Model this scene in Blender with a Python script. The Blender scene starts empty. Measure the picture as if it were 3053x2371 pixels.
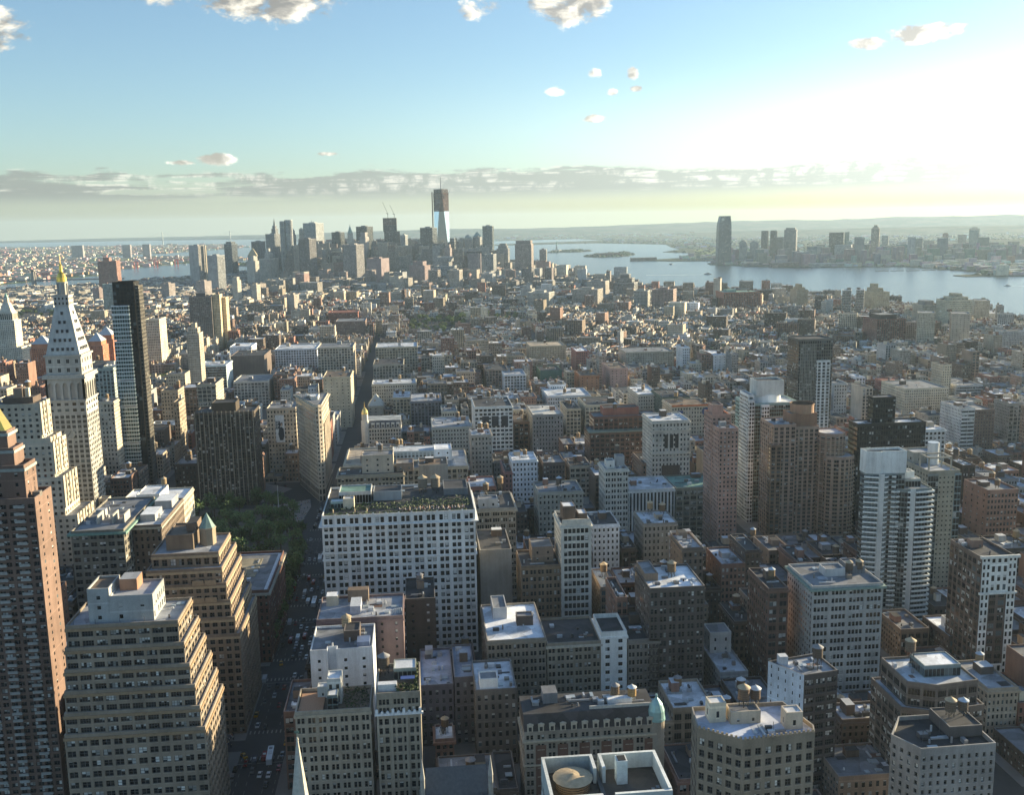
import bpy, math, random
import numpy as np
from mathutils import Vector, Matrix

# ------------------------------------------------------------------ camera, sky, sun
SC = bpy.context.scene
COL = SC.collection
CAM_POS = Vector((-2.0, 2.6, 245.8))          # x: towards the river side, y: down the avenue, z: up (metres)
YAW, PITCH, ROLL = 0.0930, -0.1726, -0.0166
FPX = 2994.7 / 3053.0                          # focal length over picture width
_f = Vector((math.sin(YAW)*math.cos(PITCH), math.cos(YAW)*math.cos(PITCH), math.sin(PITCH)))
_r = Vector((math.cos(YAW), -math.sin(YAW), 0)); _u = _r.cross(_f)
_R = _r*math.cos(ROLL) + _u*math.sin(ROLL); _U = -_r*math.sin(ROLL) + _u*math.cos(ROLL)
cd = bpy.data.cameras.new('camera'); cam = bpy.data.objects.new('camera', cd); COL.objects.link(cam)
cd.sensor_width = 36; cd.lens = 36*FPX; cd.clip_start = 1; cd.clip_end = 200000
cam.matrix_world = Matrix(((_R.x, _U.x, -_f.x, CAM_POS.x), (_R.y, _U.y, -_f.y, CAM_POS.y), (_R.z, _U.z, -_f.z, CAM_POS.z), (0, 0, 0, 1)))
SC.camera = cam

SUN_EL, SUN_BEAR = math.radians(10.5), math.radians(24)   # bearing: from +x (river side) towards +y
sun_dir = Vector((math.cos(SUN_EL)*math.cos(SUN_BEAR), math.cos(SUN_EL)*math.sin(SUN_BEAR), math.sin(SUN_EL)))
sl = bpy.data.lights.new('sun', 'SUN'); sl.energy = 5.0; sl.angle = math.radians(.5); sl.color = (1.0, .82, .52)
so = bpy.data.objects.new('sun', sl); COL.objects.link(so)
so.rotation_euler = sun_dir.to_track_quat('Z', 'Y').to_euler()
SC.view_settings.view_transform = 'Standard'; SC.view_settings.look = 'None'
SC.view_settings.gamma = 1; SC.view_settings.exposure = 1.5

class NT:
    """small helper for node trees"""
    def __init__(s, t): s.t = t; t.nodes.clear()
    def n(s, typ, **k):
        nd = s.t.nodes.new('ShaderNode'+typ)
        for a, b in k.items():
            if a == 'i':
                for q, v in b.items(): s.set(nd.inputs[q], v)
            else: setattr(nd, a, b)
        return nd
    def set(s, sock, v):
        if isinstance(v, bpy.types.NodeSocket): s.t.links.new(v, sock)
        else: sock.default_value = v
    def m(s, op, a, b=0.0, c=None, clamp=False):
        nd = s.n('Math', operation=op, use_clamp=clamp)
        s.set(nd.inputs[0], a); s.set(nd.inputs[1], b)
        if c is not None: s.set(nd.inputs[2], c)
        return nd.outputs[0]
    def mix(s, fac, a, b, blend='MIX'):
        nd = s.n('Mix', data_type='RGBA', blend_type=blend)
        s.set(nd.inputs[0], fac); s.set(nd.inputs[6], a); s.set(nd.inputs[7], b)
        return nd.outputs[2]
    def ramp(s, v, lo, hi):
        nd = s.n('MapRange', interpolation_type='SMOOTHSTEP')
        s.set(nd.inputs[0], v); s.set(nd.inputs[1], lo); s.set(nd.inputs[2], hi)
        return nd.outputs[0]
    def noise(s, vec, scale, detail=3, rough=.55):
        nd = s.n('TexNoise', i={'Vector': vec, 'Scale': scale, 'Detail': detail, 'Roughness': rough})
        return nd.outputs[0]

# world: Nishita sky plus cloud cover as it stands over the bay (bearings on the sky, at infinity)
W = bpy.data.worlds.new('World'); SC.world = W; W.use_nodes = True
nt = NT(W.node_tree)
tc = nt.n('TexCoord').outputs['Generated']
sep = nt.n('SeparateXYZ', i={0: tc})
dz = nt.m('MAXIMUM', sep.outputs[2], 0.012)
vec = nt.n('CombineXYZ', i={0: sep.outputs[0], 1: sep.outputs[1], 2: dz}).outputs[0]
sky = nt.n('TexSky', sky_type='NISHITA', sun_disc=False, sun_elevation=SUN_EL, sun_rotation=math.pi/2-SUN_BEAR,
           altitude=0, air_density=1.0, dust_density=0.7, ozone_density=3.5)
nt.t.links.new(vec, sky.inputs[0])
az = nt.m('MULTIPLY', nt.m('ARCTAN2', sep.outputs[0], sep.outputs[1]), 57.2958)       # degrees right of the avenue
el = nt.m('MULTIPLY', nt.m('ARCSINE', sep.outputs[2]), 57.2958)
ae = nt.n('CombineXYZ', i={0: az, 1: nt.m('MULTIPLY', el, 1.0), 2: 0.0}).outputs[0]
aes = nt.n('CombineXYZ', i={0: nt.m('MULTIPLY', az, .22), 1: el, 2: 3.0}).outputs[0]
sunward = nt.ramp(az, -25, 45)
lum = nt.n('RGBToBW', i={0: sky.outputs[0]}).outputs[0]
n1 = nt.noise(aes, 1.3, 5, .62); n2 = nt.noise(ae, .9, 6, .6); n3 = nt.noise(aes, 3.2, 4, .6)
# sunward glow in the low air
daz = nt.m('COSINE', nt.m('MULTIPLY', nt.m('SUBTRACT', az, 90-math.degrees(SUN_BEAR)), math.pi/180))
e_ = nt.m('DIVIDE', nt.m('SUBTRACT', el, 4.7), 2.5)
glow = nt.m('MULTIPLY', nt.m('POWER', nt.m('MAXIMUM', daz, 0.0), 3.8), nt.m('EXPONENT', nt.m('MULTIPLY', nt.m('MULTIPLY', e_, e_), -1.0)))
skyb = nt.mix(1.0, sky.outputs[0], (1.0, 1.03, 1.0, 1), 'MULTIPLY')
l_ = nt.n('RGBToBW', i={0: skyb}).outputs[0]
skyb = nt.mix(.16, skyb, nt.n('CombineColor', i={0: nt.m('MULTIPLY', l_, 1.02), 1: nt.m('MULTIPLY', l_, 1.1), 2: l_}).outputs[0])
skyc = nt.mix(1.0, skyb, nt.n('CombineColor', i={0: nt.m('MULTIPLY', glow, 4.3), 1: nt.m('MULTIPLY', glow, 4.2), 2: nt.m('MULTIPLY', glow, 3.3)}).outputs[0], 'ADD')
skyc = nt.mix(nt.m('MULTIPLY', nt.m('SUBTRACT', 1.0, nt.ramp(el, .6, 2.4)), nt.ramp(az, -6, 22)), skyc, nt.mix(1.0, skyc, (.74, .74, .50, 1), 'MULTIPLY'))
lum = nt.n('RGBToBW', i={0: skyc}).outputs[0]
lum0 = nt.m('ADD', nt.n('RGBToBW', i={0: skyb}).outputs[0], nt.m('MULTIPLY', glow, 1.6))
grey0 = nt.n('CombineColor', i={0: nt.m('MULTIPLY', lum0, .99), 1: nt.m('MULTIPLY', lum0, 1.02), 2: nt.m('MULTIPLY', lum0, .95)}).outputs[0]
grey = nt.mix(.8, skyc, nt.n('CombineColor', i={0: nt.m('MULTIPLY', lum, 1.0), 1: lum, 2: nt.m('MULTIPLY', lum, .95)}).outputs[0])
# broken bank of stratus over the horizon
top = nt.m('ADD', nt.m('MULTIPLY', n1, 2.0), 1.95)
bank = nt.m('MULTIPLY', nt.ramp(nt.m('SUBTRACT', top, el), -.02, .22), nt.ramp(el, 1.1, 1.9))
stre = nt.noise(nt.n('CombineXYZ', i={0: nt.m('MULTIPLY', az, .085), 1: nt.m('MULTIPLY', el, 1.5), 2: 8.0}).outputs[0], 1.5, 6, .62)
bank = nt.m('MULTIPLY', bank, nt.ramp(nt.m('ADD', stre, nt.m('MULTIPLY', nt.ramp(az, -16, 4), .16)), .42, .54))
low = nt.m('MULTIPLY', nt.m('MULTIPLY', nt.ramp(el, .5, 1.6), nt.m('SUBTRACT', 1.0, nt.ramp(el, 1.6, 2.8))), nt.m('ADD', .25, nt.m('MULTIPLY', n3, .5)))
rim = nt.m('MULTIPLY', nt.m('MULTIPLY', nt.ramp(stre, .40, .47), nt.m('SUBTRACT', 1.0, nt.ramp(stre, .47, .55))), nt.m('MULTIPLY', nt.ramp(nt.m('SUBTRACT', top, el), -.05, .2), nt.ramp(el, 1.5, 2.1)))
rim = nt.m('MULTIPLY', rim, nt.ramp(nt.noise(ae, 1.1, 4, .6), .42, .6))
puffs = [(-7.2,12.3,4.4,1.95,1.15),(-12.8,12.9,4.8,1.6,.85),(-20.8,9.7,2.0,1.0,1.05),(8.9,12.2,2.5,2.1,1.15),(27.0,9.05,2.1,.55,1.1),(24.4,8.75,1.1,.33,1.0),
         (12.2,7.88,.40,.38,.9),(8.1,7.05,.6,.3,.85),(11.1,6.9,.4,.2,.75),(12.4,7.05,.4,.2,.75),(10.1,5.57,.62,.24,.85),(-10.4,3.62,1.1,.36,1.0),(-12.3,3.4,.7,.15,.85),(-4.7,3.86,.8,.12,.8),(4.0,11.4,1.3,.7,.6),(10.2,7.9,.4,.3,.5)]
cum = None
for a, e, w, h, k in puffs:
    q = nt.m('ADD', nt.m('POWER', nt.m('DIVIDE', nt.m('SUBTRACT', az, a), w), 2.0), nt.m('POWER', nt.m('DIVIDE', nt.m('SUBTRACT', el, e), h), 2.0))
    q = nt.m('MULTIPLY', nt.m('SUBTRACT', 1.0, q), k)
    cum = q if cum is None else nt.m('MAXIMUM', cum, q)
ae2 = nt.n('CombineXYZ', i={0: nt.m('MULTIPLY', az, .8), 1: nt.m('MULTIPLY', el, 1.25), 2: 5.0}).outputs[0]
nf = nt.n('TexNoise', i={'Vector': ae2, 'Scale': .62, 'Detail': 9, 'Roughness': .56, 'Distortion': .35}).outputs[0]
cden = nt.m('ADD', cum, nt.m('ADD', nt.m('MULTIPLY', nt.m('SUBTRACT', nf, .5), 2.7), nt.m('MULTIPLY', nt.m('SUBTRACT', nt.noise(ae2, 2.3, 5, .6), .5), 1.7)))
cum_m = nt.ramp(cden, .0, .75)
nlit = nt.n('TexNoise', i={'Vector': nt.n('VectorMath', operation='ADD', i={0: ae2, 1: (.4, -.18, 0)}).outputs[0], 'Scale': .62, 'Detail': 5, 'Roughness': .5, 'Distortion': .35}).outputs[0]
lit = nt.ramp(nt.m('SUBTRACT', nf, nlit), -.10, .16)       # side turned to the sun
core = nt.m('SUBTRACT', 1.0, nt.m('MULTIPLY', lit, nt.m('SUBTRACT', 1.0, nt.m('MULTIPLY', nt.ramp(cden, .7, 1.3), .55))))
bankc = nt.mix(1.0, grey0, (.56, .585, .58, 1), 'MULTIPLY')
col = nt.mix(nt.m('MULTIPLY', low, .8), skyc, nt.mix(1.0, grey0, (.84, .86, .82, 1), 'MULTIPLY'))
col = nt.mix(nt.m('MULTIPLY', bank, .85), col, bankc)
bright = nt.n('CombineColor', i={0: nt.m('ADD', nt.m('MULTIPLY', lum, 1.0), 3.4), 1: nt.m('ADD', nt.m('MULTIPLY', lum, 1.0), 3.1), 2: nt.m('ADD', nt.m('MULTIPLY', lum, 1.0), 2.3)}).outputs[0]
col = nt.mix(nt.m('MULTIPLY', rim, .4), col, bright)
cshade = nt.mix(1.0, grey, (.80, .74, .68, 1), 'MULTIPLY')
col = nt.mix(cum_m, col, nt.mix(core, bright, cshade))
bg = nt.n('Background', i={0: col, 1: 0.086})
out = nt.n('OutputWorld', i={0: bg.outputs[0]})

# ------------------------------------------------------------------ materials
def material(name):
    m = bpy.data.materials.new(name); m.use_nodes = True
    return m, NT(m.node_tree)
def finish(t, bsdf, disp=None):
    t.n('OutputMaterial', i={0: bsdf})
def attr(t, name):
    a = t.n('Attribute', attribute_name=name); return a

# masonry walls; faces whose "win" attribute is set carry a grid of windows laid out in the wall's own metres
M_WALL, t = material('masonry')
ca = attr(t, 'col'); wa = attr(t, 'win')
geo = t.n('NewGeometry'); pos = geo.outputs['Position']
uv = t.n('UVMap', uv_map='uv').outputs[0]
us = t.n('SeparateXYZ', i={0: uv}); U_, V_ = us.outputs[0], us.outputs[1]
ws = t.n('SeparateColor', i={0: wa.outputs['Color']}); wf, hf, ns = ws.outputs[0], ws.outputs[1], t.m('MULTIPLY', ws.outputs[2], 8.0)
bl = wa.outputs['Alpha']
fx, fy = t.m('SUBTRACT', t.m('FRACT', U_), .5), t.m('SUBTRACT', t.m('FRACT', V_), .5)
ix, iy = t.m('FLOOR', U_), t.m('FLOOR', V_)
hx, hy = t.m('MULTIPLY', wf, .5), t.m('MULTIPLY', hf, .5)
inx, iny = t.m('LESS_THAN', t.m('ABSOLUTE', fx), hx), t.m('LESS_THAN', t.m('ABSOLUTE', fy), hy)
win = t.m('MULTIPLY', inx, iny)
seed = t.m('MULTIPLY', ca.outputs['Alpha'], 91.7)
rn = t.n('TexWhiteNoise', noise_dimensions='3D', i={0: t.n('CombineXYZ', i={0: ix, 1: iy, 2: seed}).outputs[0]})
rc = t.n('SeparateColor', i={0: rn.outputs['Color']})
r1, r2, r3 = rc.outputs[0], rc.outputs[1], rc.outputs[2]
sx = t.m('ADD', t.m('DIVIDE', fx, t.m('MAXIMUM', wf, .01)), .5); sy = t.m('ADD', t.m('DIVIDE', fy, t.m('MAXIMUM', hf, .01)), .5)
mull = t.m('MULTIPLY', t.m('LESS_THAN', t.m('ABSOLUTE', t.m('SUBTRACT', t.m('FRACT', t.m('ADD', t.m('MULTIPLY', sx, ns), .5)), .5)), .07), t.m('GREATER_THAN', ns, 1.5))
sashn = t.n('TexWhiteNoise', noise_dimensions='3D', i={0: t.n('CombineXYZ', i={0: t.m('ADD', t.m('MULTIPLY', ix, 9.0), t.m('FLOOR', t.m('MULTIPLY', sx, ns))), 1: iy, 2: t.m('ADD', seed, 3.0)}).outputs[0]}).outputs[0]
blind = t.m('MULTIPLY', t.m('LESS_THAN', r1, bl), t.m('GREATER_THAN', sy, t.m('MULTIPLY', sashn, 1.15)))
gl = t.mix(r2, (.005, .006, .008, 1), (.022, .025, .028, 1))
gl = t.mix(t.m('GREATER_THAN', r3, .93), gl, (.09, .12, .13, 1))
gl = t.mix(blind, gl, (.42, .42, .40, 1))
w1 = t.noise(pos, .06, 4, .6); w2 = t.noise(t.n('Mapping', i={0: pos, 3: (1.1, 1.1, .09)}).outputs[0], .45, 3, .6)
w3 = t.noise(pos, 1.9, 2, .7)
var = t.m('ADD', t.m('ADD', t.m('MULTIPLY', w1, .72), t.m('MULTIPLY', w2, .42)), t.m('MULTIPLY', w3, .30))
var = t.m('ADD', t.m('MULTIPLY', var, 1.55), -.11)
cellv = t.m('ADD', .95, t.m('MULTIPLY', r3, .1))
sill = t.m('MULTIPLY', t.m('MULTIPLY', t.m('LESS_THAN', fy, t.m('SUBTRACT', 0.0, hy)), t.m('GREATER_THAN', fy, t.m('SUBTRACT', -.075, hy))), t.m('MULTIPLY', inx, t.m('GREATER_THAN', wf, .05)))
belt = t.m('MULTIPLY', t.m('LESS_THAN', t.m('FRACT', t.m('MULTIPLY', t.m('ADD', iy, t.m('FLOOR', t.m('MULTIPLY', seed, .3))), .2)), .1), t.m('MULTIPLY', t.m('GREATER_THAN', fy, .36), t.m('GREATER_THAN', wf, .05)))
spand = t.m('SUBTRACT', 1.0, t.m('MULTIPLY', t.m('MULTIPLY', inx, t.m('GREATER_THAN', wf, .55)), .28))
wc = t.mix(1.0, ca.outputs['Color'], t.n('CombineColor', i={0: var, 1: var, 2: t.m('MULTIPLY', var, .99)}).outputs[0], 'MULTIPLY')
wl = t.n('RGBToBW', i={0: wc}).outputs[0]; wc = t.mix(.14, wc, t.n('CombineColor', i={0: t.m('MULTIPLY', wl, .97), 1: wl, 2: t.m('MULTIPLY', wl, 1.06)}).outputs[0])
sp = t.m('MULTIPLY', t.m('MULTIPLY', cellv, spand), t.m('ADD', t.m('ADD', 1.0, t.m('MULTIPLY', belt, .28)), t.m('MULTIPLY', sill, .45)))
wc = t.mix(1.0, wc, t.n('CombineColor', i={0: sp, 1: sp, 2: sp}).outputs[0], 'MULTIPLY')
wm = t.mix(.35, wc, (.1, .1, .1, 1))
glass_c = t.mix(mull, gl, wm)
basec = t.mix(win, wc, glass_c)
gmask = t.m('MULTIPLY', win, t.m('SUBTRACT', 1.0, t.m('MAXIMUM', mull, blind)))
b = t.n('BsdfPrincipled', i={'Base Color': basec, 'Roughness': t.m('SUBTRACT', .85, t.m('MULTIPLY', gmask, .72)), 'Specular IOR Level': t.m('ADD', .2, t.m('MULTIPLY', gmask, .15))})
finish(t, b.outputs[0])

# window panes set back in a real wall
M_PANE, t = material('window_glazing')
uv = t.n('UVMap', uv_map='uv').outputs[0]; us = t.n('SeparateXYZ', i={0: uv}); sx, sy = us.outputs[0], us.outputs[1]
isl = t.n('NewGeometry').outputs['Random Per Island']; oi = t.n('ObjectInfo').outputs['Random']
wa = attr(t, 'win'); ws = t.n('SeparateColor', i={0: wa.outputs['Color']}); ns = t.m('MULTIPLY', ws.outputs[2], 8.0); bl = wa.outputs['Alpha']
sd = t.m('FRACT', t.m('ADD', isl, t.m('MULTIPLY', oi, 7.31)))
k = t.m('FLOOR', t.m('MULTIPLY', sx, ns))
rn = t.n('TexWhiteNoise', noise_dimensions='2D', i={0: t.n('CombineXYZ', i={0: t.m('MULTIPLY', sd, 997.0), 1: k}).outputs[0]}); rc = t.n('SeparateColor', i={0: rn.outputs['Color']})
rw = t.n('TexWhiteNoise', noise_dimensions='1D', i={1: t.m('MULTIPLY', sd, 531.0)}).outputs[0]
fr = t.m('ABSOLUTE', t.m('SUBTRACT', t.m('FRACT', t.m('MULTIPLY', sx, ns)), .5))
frame = t.m('MAXIMUM', t.m('GREATER_THAN', fr, .42), t.m('MAXIMUM', t.m('LESS_THAN', t.m('ABSOLUTE', t.m('SUBTRACT', sy, .5)), .035), t.m('GREATER_THAN', t.m('ABSOLUTE', t.m('SUBTRACT', sy, .5)), .46)))
blind = t.m('MULTIPLY', t.m('LESS_THAN', rw, bl), t.m('GREATER_THAN', sy, t.m('SUBTRACT', t.m('MULTIPLY', rc.outputs[0], 1.3), .1)))
gl = t.mix(rc.outputs[1], (.005, .006, .008, 1), (.022, .025, .028, 1))
gl = t.mix(blind, gl, t.mix(rc.outputs[2], (.2,.2,.19,1), (.75,.76,.74,1)))
c = t.mix(frame, gl, (.10, .10, .10, 1))
gm = t.m('SUBTRACT', 1.0, t.m('MAXIMUM', frame, blind))
b = t.n('BsdfPrincipled', i={'Base Color': c, 'Roughness': t.m('SUBTRACT', .6, t.m('MULTIPLY', gm, .5)), 'Specular IOR Level': t.m('ADD', .25, t.m('MULTIPLY', gm, .1))})
finish(t, b.outputs[0])

# flat roofs: gravel, tar and silver paint with patches and ponding stains
M_ROOF, t = material('roofing')
ca = attr(t, 'col'); pos = t.n('NewGeometry').outputs['Position']
a1 = t.noise(pos, .11, 4, .62); a2 = t.noise(pos, .9, 3, .7)
vor = t.n('TexVoronoi', feature='F1', i={'Vector': pos, 'Scale': .16}); vc = t.n('SeparateColor', i={0: vor.outputs['Color']})
v = t.m('ADD', t.m('ADD', t.m('MULTIPLY', a1, 1.3), t.m('MULTIPLY', a2, .5)), t.m('ADD', t.m('MULTIPLY', vc.outputs[0], .55), -.2))
c = t.mix(1.0, ca.outputs['Color'], t.n('CombineColor', i={0: v, 1: v, 2: v}).outputs[0], 'MULTIPLY')
finish(t, t.n('BsdfPrincipled', i={'Base Color': c, 'Roughness': .75, 'Specular IOR Level': .3}).outputs[0])

# plain coloured things: trim, metal, plant, timber; colour from the "col" attribute
def plain(name, rough, metal=0, var=.5, scale=.8, spec=.3, stretch=None, each=False):
    m, t = material(name); ca = attr(t, 'col'); pos = t.n('NewGeometry').outputs['Position']
    if stretch: pos = t.n('Mapping', i={0: pos, 3: stretch}).outputs[0]
    v = t.m('ADD', t.m('MULTIPLY', t.noise(pos, scale, 4, .65), var*2), 1-var)
    if each: v = t.m('MULTIPLY', v, t.m('ADD', .55, t.m('MULTIPLY', t.n('ObjectInfo').outputs['Random'], .95)))
    c = t.mix(1.0, ca.outputs['Color'], t.n('CombineColor', i={0: v, 1: v, 2: v}).outputs[0], 'MULTIPLY')
    finish(t, t.n('BsdfPrincipled', i={'Base Color': c, 'Roughness': rough, 'Metallic': metal, 'Specular IOR Level': spec}).outputs[0])
    return m
M_TRIM = plain('weathered_trim', .7); M_METAL = plain('painted_metal', .4, .3, .25); M_WOOD = plain('barrel_timber', .8, 0, .45, 1.2, .2, (3, 3, .3))
M_GOLD = plain('gilding', .28, .9, .2, .5); M_LEAF = plain('foliage', .65, 0, .45, .22, .2, None, True); M_BARK = plain('bark', .9); M_CAR = plain('car_paint', .25, .2, .05, .3, .5)
M_EARTH = plain('earth_cover', .9, 0, .6, .006, .1); M_PAVE = plain('paving', .85, 0, .3, .12, .2); M_PAINT = plain('road_paint', .7, 0, .3, .5)
M_ASPH, t = material('asphalt'); pos = t.n('NewGeometry').outputs['Position']
v = t.m('ADD', t.m('MULTIPLY', t.noise(pos, .05, 5, .65), .05), t.m('MULTIPLY', t.noise(pos, 1.3, 2, .6), .02))
finish(t, t.n('BsdfPrincipled', i={'Base Color': t.n('CombineColor', i={0: t.m('ADD', v, .01), 1: t.m('ADD', v, .01), 2: t.m('ADD', v, .013)}).outputs[0], 'Roughness': .8}).outputs[0])
M_WATER, t = material('harbour_water'); pos = t.n('NewGeometry').outputs['Position']
mp = t.n('Mapping', i={0: pos, 3: (.02, .045, 1)}).outputs[0]
bmp = t.n('Bump', i={'Strength': .55, 'Distance': 6.0, 'Height': t.noise(mp, 1.0, 6, .7)})
wc = t.mix(t.noise(t.n('Mapping', i={0: pos, 3: (.0006, .002, 1)}).outputs[0], 1.0, 4, .6), (.02, .045, .065, 1), (.05, .085, .105, 1))
finish(t, t.n('BsdfPrincipled', i={'Base Color': wc, 'Roughness': .22, 'Specular IOR Level': .5, 'Normal': bmp.outputs[0]}).outputs[0])
M_HILL, t = material('wooded_land'); pos = t.n('NewGeometry').outputs['Position']
v = t.noise(pos, .0025, 6, .7)
c = t.mix(t.ramp(v, .42, .6), (.035, .055, .03, 1), (.11, .11, .085, 1))
finish(t, t.n('BsdfPrincipled', i={'Base Color': c, 'Roughness': .95, 'Specular IOR Level': .05}).outputs[0])

# ------------------------------------------------------------------ mesh building
class MB:
    """collects faces and links them as ONE mesh object"""
    def __init__(s): s.v = []; s.f = []; s.uv = []; s.col = []; s.win = []; s.sm = []
    def face(s, pts, col, uv=None, win=(0, 0, 0, 0), smooth=False):
        i = len(s.v); n = len(pts); s.v.extend(pts); s.f.append(tuple(range(i, i+n)))
        s.uv.extend(uv or [(0, 0)]*n); c = (col[0], col[1], col[2], col[3] if len(col) > 3 else .5)
        s.col.extend([c]*n); s.win.extend([win]*n); s.sm.append(smooth)
    def box(s, x0, x1, y0, y1, z0, z1, col, top=None, bottom=False):
        a, b, c, d = (x0, y0), (x1, y0), (x1, y1), (x0, y1)
        for p, q in ((a, b), (b, c), (c, d), (d, a)):
            s.face([(*p, z0), (*q, z0), (*q, z1), (*p, z1)], col)
        s.face([(*a, z1), (*b, z1), (*c, z1), (*d, z1)], top or col)
        if bottom: s.face([(*d, z0), (*c, z0), (*b, z0), (*a, z0)], col)
    def frustum(s, cx, cy, z0, z1, r0, r1, col, n=12, cap=True, rot=0, sx=1, sy=1, smooth=True, col2=None):
        P = [(cx+r0*sx*math.cos(rot+2*math.pi*k/n), cy+r0*sy*math.sin(rot+2*math.pi*k/n), z0) for k in range(n)]
        Q = [(cx+r1*sx*math.cos(rot+2*math.pi*k/n), cy+r1*sy*math.sin(rot+2*math.pi*k/n), z1) for k in range(n)]
        for k in range(n):
            j = (k+1) % n
            if r1 < 1e-4: s.face([P[k], P[j], (cx, cy, z1)], col, smooth=smooth)
            else: s.face([P[k], P[j], Q[j], Q[k]], col, smooth=smooth)
        if cap and r1 > 1e-4: s.face(Q, col2 or col)
    def bar(s, p, q, r, col, n=4):
        p, q = Vector(p), Vector(q); d = (q-p)
        if d.length < 1e-6: return
        d.normalize(); a = d.orthogonal().normalized(); b = d.cross(a)
        A = [p+(a*math.cos(2*math.pi*k/n)+b*math.sin(2*math.pi*k/n))*r for k in range(n)]; B = [x+(q-p) for x in A]
        for k in range(n):
            j = (k+1) % n; s.face([tuple(A[k]), tuple(A[j]), tuple(B[j]), tuple(B[k])], col)
        s.face([tuple(x) for x in B], col)
    def prism(s, poly, z0, z1, col, top=None):
        n = len(poly)
        for k in range(n):
            p, q = poly[k], poly[(k+1) % n]; s.face([(*p, z0), (*q, z0), (*q, z1), (*p, z1)], col)
        s.face([(*p, z1) for p in poly], top or col)
    def build(s, name, mat, parent=None, loc=(0, 0, 0), link=True):
        me = bpy.data.meshes.new(name)
        V = np.array(s.v, dtype=np.float32).reshape(-1, 3) - np.array(loc, dtype=np.float32)
        me.from_pydata(V.tolist(), [], s.f)
        uvl = me.uv_layers.new(name='uv'); uvl.data.foreach_set('uv', np.array(s.uv, dtype=np.float32).ravel())
        for nm, dat in (('col', s.col), ('win', s.win)):
            a = me.attributes.new(nm, 'FLOAT_COLOR', 'CORNER'); a.data.foreach_set('color', np.array(dat, dtype=np.float32).ravel())
        if any(s.sm): me.polygons.foreach_set('use_smooth', s.sm)
        me.materials.append(mat)
        o = bpy.data.objects.new(name, me)
        if link: COL.objects.link(o)
        if parent is not None: o.parent = parent
        else: o.location = loc
        return o
def tag(o, label=None, cat=None, group=None, kind=None):
    if label: o['label'] = label
    if cat: o['category'] = cat
    if group: o['group'] = group
    if kind: o['kind'] = kind
    return o
def empty(name, loc):
    o = bpy.data.objects.new(name, None); o.empty_display_size = 1; o.location = loc; COL.objects.link(o); return o
def project(p):
    d = Vector(p)-CAM_POS; w = d.dot(_f)
    if w < 1: return None
    return 1526.5+2994.7*d.dot(_R)/w, 1185.5-2994.7*d.dot(_U)/w, w      # in the 3053 x 2371 frame
def lerp(a, b, t): return a+(b-a)*t
# ------------------------------------------------------------------ buildings
GZ = 10.0                                       # street level above the harbour
C = dict(cream=(.60,.52,.38), white=(.72,.73,.72), paper=(.80,.82,.83), tan=(.42,.34,.25), sand=(.48,.40,.30), stone=(.52,.48,.41), brown=(.24,.175,.13), red=(.34,.15,.105),
         brick=(.27,.155,.115), dark=(.115,.085,.07), grey=(.34,.34,.34), slate=(.17,.18,.2), black=(.028,.027,.027), blue=(.14,.2,.25), pink=(.47,.29,.24), orange=(.50,.20,.10),
         bronze=(.085,.065,.05), olive=(.27,.25,.18), teal=(.22,.33,.33), pale=(.58,.58,.55), rust=(.27,.10,.06), silver=(.45,.46,.47), green=(.10,.19,.15))
RC = dict(tar=(.055,.055,.06), lgrey=(.34,.36,.40), silver=(.52,.55,.60), white=(.72,.75,.80), mid=(.19,.20,.22), brown=(.16,.12,.09), green=(.16,.28,.24))
# window grid: bay, floor, width share, height share, sashes/8, share with blinds
ST = dict(loft=(4.3,4.1,.68,.62,.375,.3), office=(2.4,3.8,.52,.56,.125,.32), apt=(3.4,2.95,.50,.50,.25,.25), res=(2.7,3.1,.40,.52,.125,.32), glass=(1.7,3.8,.90,.82,.125,.06),
          band=(6,3.7,1.02,.5,.5,.2), rib=(2.6,3.7,.5,1.02,.125,.1), old=(2.9,4.1,.42,.56,.125,.32), wide=(5.0,4.0,.80,.6,.5,.55), grid=(3.6,3.8,.62,.62,.25,.15), few=(6.5,3.9,.17,.38,.125,.32), blank=None, tiny=(3.0,3.0,.28,.4,.125,.1),
          house=(2.2,3.4,.42,.55,.125,.25), pair=(4.2,4.1,.72,.58,.25,.34))
HEROES = []        # (poly bbox, top, picture box) used to keep the filling houses from covering what the photo shows
def offset(poly, d):
    n = len(poly); L = []
    for k in range(n):
        p, q = Vector(poly[k]), Vector(poly[(k+1) % n]); e = (q-p).normalized(); nn = Vector((e.y, -e.x)); L.append((p+nn*d, e))
    R = []
    for k in range(n):
        (p, e), (q, g) = L[k-1], L[k]; den = e.x*g.y-e.y*g.x
        if abs(den) < 1e-6: R.append(tuple(q)); continue
        w = q-p; t = (w.x*g.y-w.y*g.x)/den; R.append(tuple(p+e*t))
    return R
PANES = {}
N_WIN = 0
ROOF_THINGS = {'roof_bulkhead','roof_vent','skylight','air_duct','roof_mast','roof_patch','cooling_unit','chimney_stack','plant_room','roof_deck','roof_planting','roof_canopy','roof_frame','greenhouse_awning','light_court','metal_tank'}
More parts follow.
